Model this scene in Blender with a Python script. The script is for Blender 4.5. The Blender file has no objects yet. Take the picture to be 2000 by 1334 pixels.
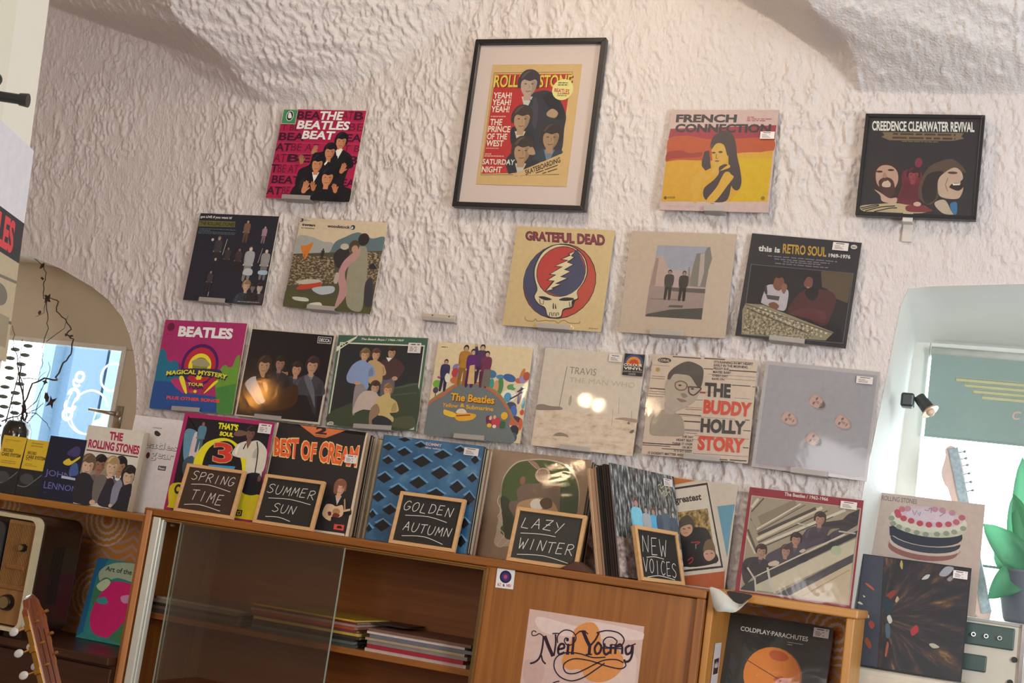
import bpy, math, random
import numpy as np
from mathutils import Vector, Matrix

# ------------------------------------------------------------------ camera, sky, lights, exposure
FLOOR = -1.25                      # the builders measure heights from the eye level; everything is lifted by -FLOOR at the end
SC = bpy.context.scene
COL = SC.collection
cam_data = bpy.data.cameras.new('camera')
cam = bpy.data.objects.new('camera', cam_data); COL.objects.link(cam)
cam_data.sensor_width = 36.0; cam_data.lens = 2600 / 2000 * 36.0
cam_data.clip_start = 0.02; cam_data.clip_end = 200
R_ = math.radians
cam.matrix_world = Matrix.Translation((0, -3.819, 0)) @ Matrix.Rotation(R_(21.1), 4, 'Z') @ Matrix.Rotation(R_(98.4), 4, 'X') @ Matrix.Rotation(R_(8.14), 4, 'Z')
SC.camera = cam
SC.view_settings.view_transform = 'Standard'; SC.view_settings.look = 'None'
SC.view_settings.exposure = 0.0; SC.view_settings.gamma = 1.0; SC.view_settings.use_curve_mapping = False
SC.display_settings.display_device = 'sRGB'

world = bpy.data.worlds.new('daylight'); SC.world = world; world.use_nodes = True
bg = world.node_tree.nodes['Background']
bg.inputs['Color'].default_value = (0.86, 0.95, 1.0, 1); bg.inputs['Strength'].default_value = 9.0

def area(name, loc, target, sx, sy, power, color):
    d = bpy.data.lights.new(name, 'AREA'); d.shape = 'RECTANGLE'; d.size = sx; d.size_y = sy; d.energy = power; d.color = color
    o = bpy.data.objects.new(name, d); COL.objects.link(o); o.location = loc
    o.rotation_euler = (Vector(target) - Vector(loc)).to_track_quat('-Z', 'Y').to_euler()
    return o
def bulb(name, loc, power, color, r):
    d = bpy.data.lights.new(name, 'POINT'); d.energy = power; d.color = color; d.shadow_soft_size = r
    o = bpy.data.objects.new(name, d); COL.objects.link(o); o.location = loc
    return o
area('shop_window_light', (2.12, -2.4, 0.55), (-1.7, 0.0, 1.15), 1.2, 1.5, 122, (0.90, 0.96, 1.0))
area('front_fill_light', (-0.9, -5.1, 0.5), (-1.2, 0, 0.5), 1.6, 1.6, 56, (0.98, 0.96, 0.98))  # added soft fill from behind the camera; the front wall has no door
bulb('shelf_lamp_bulb', (-2.50, -4.0, 1.33), 9, (1.0, 0.74, 0.44), 0.05)
bulb('shelf_lamp_bulb', (-2.37, -4.0, 1.30), 9, (1.0, 0.74, 0.44), 0.05)
bulb('corner_lamp_bulb', (-4.25, -3.1, 0.95), 8, (1.0, 0.40, 0.07), 0.08)
area('warm_fill_light', (-1.25, -1.05, 1.92), (-1.25, -0.1, 0.6), 0.4, 0.4, 11, (1.0, 0.84, 0.62))  # added warm fill high up, for the room's unseen lamps; no fitting here

# ------------------------------------------------------------------ helpers
def srgb(h, g=1.0):
    o = []
    for i in (0, 2, 4):
        c = int(h[i:i+2], 16) / 255
        c = c / 12.92 if c <= 0.04045 else ((c + 0.055) / 1.055) ** 2.4
        o.append(min(0.88, c * (g if isinstance(g, (int, float)) else g[i // 2])))
    return tuple(o)
MATS = {}
def nodes_of(name):
    m = bpy.data.materials.new(name); m.use_nodes = True
    nt = m.node_tree; b = nt.nodes['Principled BSDF']
    return m, nt, b
def mat(name, col=None, rough=0.6, metal=0.0, vary=0.12, scale=30.0, bump=0.0, coat=0.0, spec=0.5, trans=0.0, alpha=1.0):
    if name in MATS: return MATS[name]
    m, nt, b = nodes_of(name)
    tc = nt.nodes.new('ShaderNodeTexCoord'); nz = nt.nodes.new('ShaderNodeTexNoise'); nz.inputs['Scale'].default_value = scale; nz.inputs['Detail'].default_value = 4
    nt.links.new(tc.outputs['Object'], nz.inputs['Vector'])
    r = nt.nodes.new('ShaderNodeValToRGB')
    c = srgb(col) if isinstance(col, str) else col
    r.color_ramp.elements[0].color = (*[x * (1 - vary) for x in c], 1); r.color_ramp.elements[1].color = (*[min(1, x * (1 + vary)) for x in c], 1)
    nt.links.new(nz.outputs['Fac'], r.inputs['Fac']); nt.links.new(r.outputs['Color'], b.inputs['Base Color'])
    b.inputs['Roughness'].default_value = rough; b.inputs['Metallic'].default_value = metal
    b.inputs['Coat Weight'].default_value = coat; b.inputs['Specular IOR Level'].default_value = spec
    b.inputs['Transmission Weight'].default_value = trans
    if bump:
        bp = nt.nodes.new('ShaderNodeBump'); bp.inputs['Strength'].default_value = bump; bp.inputs['Distance'].default_value = 0.003
        nt.links.new(nz.outputs['Fac'], bp.inputs['Height']); nt.links.new(bp.outputs['Normal'], b.inputs['Normal'])
    MATS[name] = m
    return m
def wood(name, dark, light, axis='X', rough=0.38, scale=1.0, coat=0.15):
    if name in MATS: return MATS[name]
    m, nt, b = nodes_of(name)
    tc = nt.nodes.new('ShaderNodeTexCoord'); mp = nt.nodes.new('ShaderNodeMapping')
    s = {'X': (1.2, 26, 26), 'Z': (26, 26, 1.2), 'Y': (26, 1.2, 26)}[axis]
    mp.inputs['Scale'].default_value = tuple(v * scale for v in s)
    nt.links.new(tc.outputs['Object'], mp.inputs['Vector'])
    nz = nt.nodes.new('ShaderNodeTexNoise'); nz.inputs['Scale'].default_value = 2.2; nz.inputs['Detail'].default_value = 6; nz.inputs['Distortion'].default_value = 0.6
    nt.links.new(mp.outputs['Vector'], nz.inputs['Vector'])
    r = nt.nodes.new('ShaderNodeValToRGB'); r.color_ramp.elements[0].position = 0.3; r.color_ramp.elements[1].position = 0.72
    r.color_ramp.elements[0].color = (*srgb(dark), 1); r.color_ramp.elements[1].color = (*srgb(light), 1)
    nt.links.new(nz.outputs['Fac'], r.inputs['Fac']); nt.links.new(r.outputs['Color'], b.inputs['Base Color'])
    b.inputs['Roughness'].default_value = rough; b.inputs['Coat Weight'].default_value = coat; b.inputs['Coat Roughness'].default_value = 0.25
    MATS[name] = m
    return m

def thin(name, col, tcol, share, scale=20, vary=0.15, rough=0.5):
    """leaf or cloth that lets daylight through"""
    m, nt, b = nodes_of(name); L = nt.links.new
    nz = nt.nodes.new('ShaderNodeTexNoise'); nz.inputs['Scale'].default_value = scale; tc = nt.nodes.new('ShaderNodeTexCoord'); L(tc.outputs['Object'], nz.inputs['Vector'])
    r = nt.nodes.new('ShaderNodeValToRGB'); c = srgb(col); r.color_ramp.elements[0].color = (*[x * (1 - vary) for x in c], 1); r.color_ramp.elements[1].color = (*[x * (1 + vary) for x in c], 1)
    L(nz.outputs['Fac'], r.inputs['Fac']); L(r.outputs['Color'], b.inputs['Base Color']); b.inputs['Roughness'].default_value = rough
    t = nt.nodes.new('ShaderNodeBsdfTranslucent'); t.inputs['Color'].default_value = (*srgb(tcol), 1)
    mx = nt.nodes.new('ShaderNodeMixShader'); mx.inputs['Fac'].default_value = share
    L(b.outputs[0], mx.inputs[1]); L(t.outputs[0], mx.inputs[2]); L(mx.outputs[0], nt.nodes['Material Output'].inputs['Surface'])
    return m
def schlick(nt, f0, f1=0.7):
    """share of mirror reflection of a thin clear sheet, the same from both sides"""
    L = nt.links.new
    g = nt.nodes.new('ShaderNodeNewGeometry'); d = nt.nodes.new('ShaderNodeVectorMath'); d.operation = 'DOT_PRODUCT'
    L(g.outputs['Normal'], d.inputs[0]); L(g.outputs['Incoming'], d.inputs[1])
    def mth(op, a, v):
        n = nt.nodes.new('ShaderNodeMath'); n.operation = op; L(a, n.inputs[0])
        if v is not None: n.inputs[1].default_value = v
        return n.outputs[0]
    a = mth('ABSOLUTE', d.outputs['Value'], None); a = mth('MULTIPLY', a, -1.0); a = mth('ADD', a, 1.0); a = mth('POWER', a, 5.0); a = mth('MULTIPLY', a, f1)
    return mth('ADD', a, f0)

class MB:
    """collects vertices and faces (with a material index) for one mesh"""
    def __init__(s): s.v = []; s.f = []; s.m = []
    def add(s, vs, fs, mi=0):
        n = len(s.v); s.v += [tuple(p) for p in vs]; s.f += [tuple(i + n for i in f) for f in fs]; s.m += [mi] * len(fs); return s
    def box(s, x0, x1, y0, y1, z0, z1, mi=0, M=None):
        vs = [(x, y, z) for x in (x0, x1) for y in (y0, y1) for z in (z0, z1)]
        if M: vs = [M @ Vector(p) for p in vs]
        return s.add(vs, [(0, 1, 3, 2), (4, 6, 7, 5), (0, 4, 5, 1), (2, 3, 7, 6), (0, 2, 6, 4), (1, 5, 7, 3)], mi)
    def prism(s, pts, y0, y1, mi=0):
        """(x,z) outline pushed from y0 to y1"""
        n = len(pts); vs = [(x, y0, z) for x, z in pts] + [(x, y1, z) for x, z in pts]
        fs = [tuple(range(n)), tuple(range(2 * n - 1, n - 1, -1))] + [(i, i + n, (i + 1) % n + n, (i + 1) % n) for i in range(n)]
        return s.add(vs, fs, mi)
    def cyl(s, p0, p1, r0, r1=None, seg=16, mi=0, cap=True):
        r1 = r0 if r1 is None else r1
        p0 = Vector(p0); p1 = Vector(p1); q = (p1 - p0).to_track_quat('Z', 'Y')
        vs = []
        for p, r in ((p0, r0), (p1, r1)):
            vs += [p + q @ Vector((r * math.cos(2 * math.pi * k / seg), r * math.sin(2 * math.pi * k / seg), 0)) for k in range(seg)]
        fs = [(k, (k + 1) % seg, (k + 1) % seg + seg, k + seg) for k in range(seg)]
        if cap: fs += [tuple(range(seg - 1, -1, -1)), tuple(range(seg, 2 * seg))]
        return s.add(vs, fs, mi)
    def tube(s, pts, rad, seg=8, mi=0):
        pts = [Vector(p) for p in pts]; n = len(pts)
        rad = rad if isinstance(rad, (list, tuple)) else [rad] * n
        vs = []; prev = None
        for i, p in enumerate(pts):
            d = (pts[min(n - 1, i + 1)] - pts[max(0, i - 1)]).normalized()
            if prev is None: a = d.orthogonal().normalized()
            else: a = (prev - d * prev.dot(d)).normalized()
            prev = a; b = d.cross(a)
            vs += [p + rad[i] * (math.cos(2 * math.pi * k / seg) * a + math.sin(2 * math.pi * k / seg) * b) for k in range(seg)]
        fs = [(i * seg + k, i * seg + (k + 1) % seg, (i + 1) * seg + (k + 1) % seg, (i + 1) * seg + k) for i in range(n - 1) for k in range(seg)]
        fs += [tuple(range(seg - 1, -1, -1)), tuple(range((n - 1) * seg, n * seg))]
        return s.add(vs, fs, mi)
    def lathe(s, prof, c=(0, 0, 0), seg=28, mi=0):
        vs = []; n = len(prof)
        for r, z in prof: vs += [(c[0] + r * math.cos(2 * math.pi * k / seg), c[1] + r * math.sin(2 * math.pi * k / seg), c[2] + z) for k in range(seg)]
        fs = [(i * seg + k, i * seg + (k + 1) % seg, (i + 1) * seg + (k + 1) % seg, (i + 1) * seg + k) for i in range(n - 1) for k in range(seg)]
        fs += [tuple(range(seg - 1, -1, -1)), tuple(range((n - 1) * seg, n * seg))]
        return s.add(vs, fs, mi)
    def ball(s, c, rx, ry=None, rz=None, seg=14, mi=0):
        ry = ry or rx; rz = rz or rx; n = seg // 2 + 1
        vs = []; fs = []
        for i in range(n):
            t = math.pi * i / (n - 1)
            for k in range(seg):
                a = 2 * math.pi * k / seg; vs.append((c[0] + rx * math.sin(t) * math.cos(a), c[1] + ry * math.sin(t) * math.sin(a), c[2] + rz * math.cos(t)))
        for i in range(n - 1):
            for k in range(seg): fs.append((i * seg + k, (i + 1) * seg + k, (i + 1) * seg + (k + 1) % seg, i * seg + (k + 1) % seg))
        return s.add(vs, fs, mi)
    def build(s, name, mats, parent=None, smooth=False, bevel=0.0, M=None):
        me = bpy.data.meshes.new(name)
        vs = s.v if M is None else [tuple(M @ Vector(p)) for p in s.v]
        me.from_pydata(vs, [], s.f); mats = mats if isinstance(mats, (list, tuple)) else [mats]
        for m in mats: me.materials.append(m)
        if len(mats) > 1: me.polygons.foreach_set('material_index', s.m)
        if smooth: me.polygons.foreach_set('use_smooth', [True] * len(s.f))
        me.update()
        o = bpy.data.objects.new(name, me); COL.objects.link(o)
        if parent: o.parent = parent
        if bevel:
            b = o.modifiers.new('edge', 'BEVEL'); b.width = bevel; b.segments = 2; b.limit_method = 'ANGLE'
        return o
def tag(o, label, cat, group=None):
    o['label'] = label; o['category'] = cat
    if group: o['group'] = group
    return o
def thing(name, label, cat, M=None, group=None):
    o = bpy.data.objects.new(name, None); COL.objects.link(o); o.empty_display_size = 0.05
    if M is not None: o.matrix_world = M if isinstance(M, Matrix) else Matrix.Translation(M)
    return tag(o, label, cat, group)
def struct(o):
    o['kind'] = 'structure'; return o
def frame_of(b, u, v):
    u = Vector(u).normalized(); v = Vector(v); v = (v - u * u.dot(v)).normalized(); n = u.cross(v)   # n points toward the room for (x right, z up)
    M = Matrix(((u.x, -n.x, v.x, b[0]), (u.y, -n.y, v.y, b[1]), (u.z, -n.z, v.z, b[2]), (0, 0, 0, 1)))
    return M
# ------------------------------------------------------------------ flat printing: everything printed on a sleeve, book or poster is drawn as thin flat ink shapes
def m_ink():
    if 'printed_ink' in MATS: return MATS['printed_ink']
    m, nt, b = nodes_of('printed_ink')
    a = nt.nodes.new('ShaderNodeAttribute'); a.attribute_name = 'ink'
    tc = nt.nodes.new('ShaderNodeTexCoord'); nz = nt.nodes.new('ShaderNodeTexNoise'); nz.inputs['Scale'].default_value = 60; nz.inputs['Detail'].default_value = 3
    nt.links.new(tc.outputs['Object'], nz.inputs['Vector'])
    mr = nt.nodes.new('ShaderNodeMapRange'); mr.inputs['To Min'].default_value = 0.88; mr.inputs['To Max'].default_value = 1.1
    nt.links.new(nz.outputs['Fac'], mr.inputs['Value'])
    mx = nt.nodes.new('ShaderNodeMix'); mx.data_type = 'RGBA'; mx.blend_type = 'MULTIPLY'; mx.inputs['Factor'].default_value = 1.0
    nt.links.new(a.outputs['Color'], mx.inputs['A']); nt.links.new(mr.outputs['Result'], mx.inputs['B'])
    nt.links.new(mx.outputs['Result'], b.inputs['Base Color'])
    b.inputs['Roughness'].default_value = 0.45; b.inputs['Specular IOR Level'].default_value = 0.3
    MATS['printed_ink'] = m
    return m
def pattern(name, kind, cols, sx, sz, detail=6, rough=0.45, lo=0.35, hi=0.65):
    """procedural printed photograph textures: noise, streaks, cells, rays"""
    if name in MATS: return MATS[name]
    m, nt, b = nodes_of('printed_' + name); L = nt.links.new
    tc = nt.nodes.new('ShaderNodeTexCoord'); mp = nt.nodes.new('ShaderNodeMapping'); mp.inputs['Scale'].default_value = (sx, 1, sz)
    L(tc.outputs['Object'], mp.inputs['Vector']); src = mp.outputs['Vector']
    if kind == 'rays':
        sp = nt.nodes.new('ShaderNodeSeparateXYZ'); L(tc.outputs['Object'], sp.inputs['Vector'])
        ax = nt.nodes.new('ShaderNodeMath'); ax.operation = 'ADD'; ax.inputs[1].default_value = 0.075; L(sp.outputs['X'], ax.inputs[0])
        az = nt.nodes.new('ShaderNodeMath'); az.operation = 'SUBTRACT'; az.inputs[1].default_value = 0.14; L(sp.outputs['Z'], az.inputs[0])
        an = nt.nodes.new('ShaderNodeMath'); an.operation = 'ARCTAN2'; L(az.outputs[0], an.inputs[0]); L(ax.outputs[0], an.inputs[1])
        ln = nt.nodes.new('ShaderNodeVectorMath'); ln.operation = 'LENGTH'; cb0 = nt.nodes.new('ShaderNodeCombineXYZ'); L(ax.outputs[0], cb0.inputs['X']); L(az.outputs[0], cb0.inputs['Y']); L(cb0.outputs[0], ln.inputs[0])
        cb = nt.nodes.new('ShaderNodeCombineXYZ'); ms = nt.nodes.new('ShaderNodeMath'); ms.operation = 'MULTIPLY'; ms.inputs[1].default_value = sx; L(an.outputs[0], ms.inputs[0])
        mz = nt.nodes.new('ShaderNodeMath'); mz.operation = 'MULTIPLY'; mz.inputs[1].default_value = sz; L(ln.outputs['Value'], mz.inputs[0])
        L(ms.outputs[0], cb.inputs['X']); L(mz.outputs[0], cb.inputs['Y']); src = cb.outputs[0]
    if kind == 'cells':
        t = nt.nodes.new('ShaderNodeTexVoronoi'); t.inputs['Scale'].default_value = 1.0; L(src, t.inputs['Vector'])
        s2 = nt.nodes.new('ShaderNodeSeparateColor'); L(t.outputs['Color'], s2.inputs['Color']); fac = s2.outputs[0]
    else:
        t = nt.nodes.new('ShaderNodeTexNoise'); t.inputs['Scale'].default_value = 1.0; t.inputs['Detail'].default_value = detail; t.inputs['Roughness'].default_value = 0.6; L(src, t.inputs['Vector']); fac = t.outputs['Fac']
    r = nt.nodes.new('ShaderNodeValToRGB'); L(fac, r.inputs['Fac']); el = r.color_ramp.elements
    n = len(cols)
    for i, c in enumerate(cols):
        p = lo + (hi - lo) * i / (n - 1)
        if i < 2: el[i].position = p; el[i].color = (*srgb(c), 1)
    for i, c in enumerate(cols[2:], 2):
        e = el.new(lo + (hi - lo) * i / (n - 1)); e.color = (*srgb(c), 1)
    if kind == 'cells': r.color_ramp.interpolation = 'CONSTANT'
    L(r.outputs['Color'], b.inputs['Base Color']); b.inputs['Roughness'].default_value = rough
    MATS[name] = m
    return m
PAT = {
 'crowd': lambda: pattern('crowd', 'noise', ['241f1c', '4a3f30', '5c5440', '3a3228', '8a7a60', 'c8baa0', '6a4a3a', 'd8d0c0'], 95, 170, 8, lo=0.33, hi=0.68),
 'knobs': lambda: pattern('knobs', 'noise', ['1e1b18', '2e2922', '8f8266', '4a4234', 'c8bca0', '3a332a', 'd8ccb0'], 130, 120, 6, lo=0.34, hi=0.66),
 'snowfield': lambda: pattern('snowfield', 'noise', ['9a8a78', 'cdb9a4', 'dccab6', 'e2d2c2'], 26, 60, lo=0.28, hi=0.62),
 'blueclouds': lambda: pattern('blueclouds', 'noise', ['1e4a70', '2a5f8a', '3a76a2', '7a9aae'], 9, 11, 4, lo=0.3, hi=0.75),
 'forest': lambda: pattern('forest', 'noise', ['1b1c1f', '34373a', '5c6062', '9a9ea0', 'd0d4d4'], 120, 30, 8, lo=0.34, hi=0.66),
 'leaves': lambda: pattern('leaves', 'noise', ['4a4a4a', '8a7a78', 'b8a09a', 'd0c8c4'], 40, 60, 8, lo=0.3, hi=0.65),
 'dryleaves': lambda: pattern('dryleaves', 'noise', ['33291c', '7a6234', 'a88c50', 'c4ac70'], 90, 60, 6, lo=0.36, hi=0.64),
 'burst': lambda: pattern('burst', 'rays', ['1b1a1e', '26222a', '4a3426', '8a6a40', 'b09a68'], 5.5, 9, 8, lo=0.43, hi=0.78),
}
GLYPHS = {}
def glyphs(text, bold, shear):
    k = (text, bold, shear)
    if k not in GLYPHS:
        cu = bpy.data.curves.new('lettering', 'FONT'); cu.body = text; cu.offset = bold * 0.5; cu.shear = shear; cu.resolution_u = 3; cu.fill_mode = 'FRONT'
        o = bpy.data.objects.new('lettering', cu); me = o.to_mesh()
        vs = [(v.co.x, v.co.y) for v in me.vertices]; fs = [tuple(p.vertices) for p in me.polygons]
        o.to_mesh_clear(); bpy.data.objects.remove(o); bpy.data.curves.remove(cu)
        xs = [p[0] for p in vs]; ys = [p[1] for p in vs]; x0, x1, y0, y1 = min(xs), max(xs), min(ys), max(ys)
        GLYPHS[k] = ([((x - x0) / (x1 - x0), 1 - (y - y0) / (y1 - y0)) for x, y in vs], fs)
    return GLYPHS[k]
def smooth_pts(p, closed=True, k=5):
    n = len(p); out = []
    for i in range(n if closed else n - 1):
        a, b, c, d = (p[(i + j - 1) % n] if closed else p[min(n - 1, max(0, i + j - 1))] for j in range(4))
        for q in range(k):
            t = q / k
            out.append(tuple(0.5 * (2 * b[m] + (c[m] - a[m]) * t + (2 * a[m] - 5 * b[m] + 4 * c[m] - d[m]) * t * t + (3 * b[m] - a[m] - 3 * c[m] + d[m]) * t ** 3) for m in (0, 1)))
    if not closed: out.append(tuple(p[-1]))
    return out
class Ink:
    def __init__(s, w, h, y0, gain):
        s.w, s.h, s.y0, s.g = w, h, y0, gain; s.a = w / h; s.layer = 0; s.step = 0.000022
        s.v = []; s.f = []; s.c = []; s.m = []; s.mats = [m_ink()]
    def P3(s, u, v): return ((u / 100 - 0.5) * s.w, s.y0 - s.layer * s.step, (1 - v / 100) * s.h)
    def raw(s, pts, faces, col, mi=0):
        n = len(s.v); s.v += [s.P3(min(100.5, max(-0.5, u)), min(100.5, max(-0.5, v))) for u, v in pts]
        s.f += [tuple(i + n for i in f) for f in faces]; s.c += [col] * len(faces); s.m += [mi] * len(faces)
    def poly(s, pts, col, mi=0):
        s.layer += 1
        ar = sum(pts[i - 1][0] * pts[i][1] - pts[i][0] * pts[i - 1][1] for i in range(len(pts)))
        if ar > 0: pts = pts[::-1]
        s.raw(pts, [tuple(range(len(pts)))], col, mi)
    def ell(s, x, y, rx, ry, col, rot=0, n=26):
        c, q = math.cos(R_(rot)), math.sin(R_(rot)); pts = []
        for k in range(n):
            t = 2 * math.pi * k / n; a, b = rx * math.cos(t), ry * math.sin(t)
            pts.append((x + a * c - b * q, y + (a * q + b * c) * s.a))
        s.poly(pts, col)
    def line(s, pts, w, col):
        s.layer += 1; n = len(pts); L = []; Rr = []
        for i in range(n):
            x0, y0 = pts[max(0, i - 1)]; x1, y1 = pts[min(n - 1, i + 1)]
            dx, dy = x1 - x0, (y1 - y0) / s.a; l = math.hypot(dx, dy) or 1
            nx, ny = -dy / l * w / 2, dx / l * w / 2 * s.a
            L.append((pts[i][0] + nx, pts[i][1] + ny)); Rr.append((pts[i][0] - nx, pts[i][1] - ny))
        s.raw(L + Rr, [(i, i + 1, n + i + 1, n + i) for i in range(n - 1)], col)
    def text(s, t, fn, col, bold=0.02, shear=0.0):
        s.layer += 1; vs, fs = glyphs(t, bold, shear)
        s.raw([fn(a, b) for a, b in vs], fs, col)
    def bust(s, x, y, h, coat, hair, skin, shirt=None):
        shirt = shirt or coat
        g = lambda c: srgb(c, s.g); a = s.a
        p = lambda l: smooth_pts([(x + dx * h, y + dy * h * a) for dx, dy in l], True, 4)
        body = coat != '-'
        if not body: coat = hair
        if body: s.poly(p([(-1.05, 1.75), (-0.98, 1.05), (-0.72, 0.78), (-0.22, 0.58), (0.22, 0.58), (0.72, 0.78), (0.98, 1.05), (1.05, 1.75)]), g(coat))
        if shirt not in (coat, '-'): s.poly([(x - 0.24 * h, y + 0.52 * h * a), (x + 0.24 * h, y + 0.52 * h * a), (x, y + 1.15 * h * a)], g(shirt))
        s.poly([(x - 0.17 * h, y + 0.25 * h * a), (x + 0.17 * h, y + 0.25 * h * a), (x + 0.15 * h, y + 0.68 * h * a), (x - 0.15 * h, y + 0.68 * h * a)], g(skin))
        s.poly(p([(-0.44, 0.16), (-0.47, -0.25), (-0.25, -0.58), (0.1, -0.63), (0.4, -0.42), (0.47, -0.05), (0.42, 0.2), (0.2, 0.1), (-0.2, 0.1)]), g(hair))
        s.poly(p([(-0.33, -0.1), (-0.3, 0.22), (-0.12, 0.48), (0.1, 0.5), (0.29, 0.25), (0.34, -0.1), (0.2, -0.28), (-0.2, -0.28)]), g(skin))
        s.poly(p([(-0.38, -0.05), (-0.36, -0.4), (0, -0.58), (0.36, -0.4), (0.39, -0.05), (0.26, -0.2), (0.02, -0.14), (-0.24, -0.2)]), g(hair))
        s.poly(p([(0.12, -0.14), (0.32, -0.08), (0.29, 0.24), (0.1, 0.49), (0.16, 0.2)]), tuple(c * 0.74 for c in g(skin)))
        hl = tuple(min(0.85, c * 1.7 + 0.012) for c in g(hair))
        s.poly(p([(-0.36, -0.3), (-0.18, -0.54), (0.05, -0.57), (-0.12, -0.46), (-0.28, -0.26)]), hl)
        cl = tuple(min(0.85, c * 1.35 + 0.008) for c in g(coat)); cd = tuple(c * 0.7 for c in g(coat))
        if body: s.poly(p([(-0.95, 1.5), (-0.86, 1.0), (-0.6, 0.84), (-0.72, 1.1), (-0.8, 1.6)]), cl)
        if body: s.poly(p([(0.55, 1.7), (0.6, 1.15), (0.86, 1.0), (0.98, 1.6)]), cd)
        d = tuple(c * 0.25 for c in g(skin))
        for sx in (-0.14, 0.15): s.ell(x + sx * h, y - 0.02 * h * a, 0.06 * h, 0.028 * h, d, n=8)
        s.line([(x + 0.02 * h, y), (x + 0.05 * h, y + 0.15 * h * a), (x - 0.01 * h, y + 0.17 * h * a)], 0.025 * h, tuple(c * 0.6 for c in g(skin)))
        s.line([(x - 0.1 * h, y + 0.29 * h * a), (x, y + 0.31 * h * a), (x + 0.12 * h, y + 0.28 * h * a)], 0.04 * h, tuple(c * 0.42 for c in g(skin)))
    def figure(s, x, y, h, coat, hair, skin):
        g = lambda c: srgb(c, s.g); a = s.a; r = h * 0.075
        p = lambda l: smooth_pts([(x + dx * h, y + dy * h * a) for dx, dy in l], True, 3)
        dk = tuple(c * 0.6 for c in g(coat))
        s.poly(p([(-0.10, 0.45), (0.10, 0.45), (0.12, 0.7), (0.11, 0.97), (0.03, 0.97), (0, 0.6), (-0.04, 0.97), (-0.12, 0.97), (-0.12, 0.7)]), dk)
        s.poly(p([(-0.05, 0.08), (0.05, 0.08), (0.15, 0.13), (0.17, 0.3), (0.14, 0.5), (0.11, 0.35), (0.12, 0.52), (-0.12, 0.52), (-0.11, 0.35), (-0.14, 0.5), (-0.17, 0.3), (-0.15, 0.13)]), g(coat))
        s.ell(x, y, r, r * 1.2, g(hair), n=12); s.ell(x, y + r * 0.35 * a, r * 0.75, r * 0.85, g(skin), n=12)
        for sx in (-0.15, 0.14): s.ell(x + sx * h, y + 0.51 * h * a, r * 0.35, r * 0.4, g(skin), n=8)
    def face(s, x, y, r, rot, skin, chin=None):
        c, q = math.cos(R_(rot)), math.sin(R_(rot)); k = srgb(skin, s.g); T = lambda dx, dy: (x + (dx * c - dy * q) * r, y + (dx * q + dy * c) * r * s.a)
        P = lambda l: smooth_pts([T(*v) for v in l], True, 4); dk = tuple(v * 0.35 for v in k); md = tuple(v * 0.68 for v in k)
        s.poly(P([(-0.5, -0.75), (0.5, -0.78), (0.74, -0.2), (0.62, 0.55), (0.2, 1.08), (-0.2, 1.06), (-0.62, 0.5), (-0.74, -0.2)]), tuple(v * 0.8 for v in k))
        s.poly(P([(-0.48, -0.7), (0.42, -0.74), (0.62, -0.2), (0.48, 0.5), (0.12, 0.95), (-0.2, 0.95), (-0.58, 0.5), (-0.68, -0.2)]), k)
        if chin: s.poly(P([(-0.5, 0.6), (0, 0.75), (0.5, 0.55), (0.25, 1.08), (-0.22, 1.08)]), srgb(chin, s.g))
        for sx in (-1, 1):
            s.poly(P([(sx * 0.12, -0.18), (sx * 0.3, -0.3), (sx * 0.52, -0.2), (sx * 0.48, -0.08), (sx * 0.2, -0.06)]), dk)
        s.poly(P([(-0.06, -0.1), (0.06, -0.1), (0.17, 0.32), (0, 0.4), (-0.17, 0.32)]), md); s.poly(P([(-0.26, 0.6), (0, 0.54), (0.26, 0.6), (0, 0.72)]), tuple(v * 0.5 for v in k))
    def hand(s, x, y, h, rot, col):
        c, q = math.cos(R_(rot)), math.sin(R_(rot)); k = srgb(col, s.g)
        T = lambda dx, dy: (x + (dx * c - dy * q) * h, y + (dx * q + dy * c) * h * s.a)
        s.poly(smooth_pts([T(-0.24, 0.05), T(-0.2, 0.45), T(0, 0.55), T(0.2, 0.42), T(0.24, 0.0), T(0, -0.1)], True, 3), k)
        for dx, dy in ((-0.2, -0.42), (-0.07, -0.55), (0.07, -0.52), (0.2, -0.38)): s.line([T(dx * 0.9, 0.05), T(dx * 1.15, dy)], 0.12 * h, k)
        s.line([T(0.15, 0.3), T(0.42, -0.05)], 0.13 * h, k)
    def lines(s, col, x0, y0, x1, y1, n):
        rnd = random.Random(int(x0 * 7 + y0 * 13)); H = (y1 - y0) / n; k = srgb(col, s.g); s.layer += 1
        for i in range(n):
            u = x0 + rnd.random() * 0.03 * (x1 - x0)
            yy = y0 + i * H
            while u < x1:
                w = min(x1 - u, H * s.a * (0.9 + 2.2 * rnd.random()))
                if w > 0.2: s.raw([(u, yy + H * 0.2), (u + w, yy + H * 0.2), (u + w, yy + H * 0.72), (u, yy + H * 0.72)], [(3, 2, 1, 0)], k)
                u += w + H * s.a * 0.45
                if rnd.random() < 0.04: break
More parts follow.
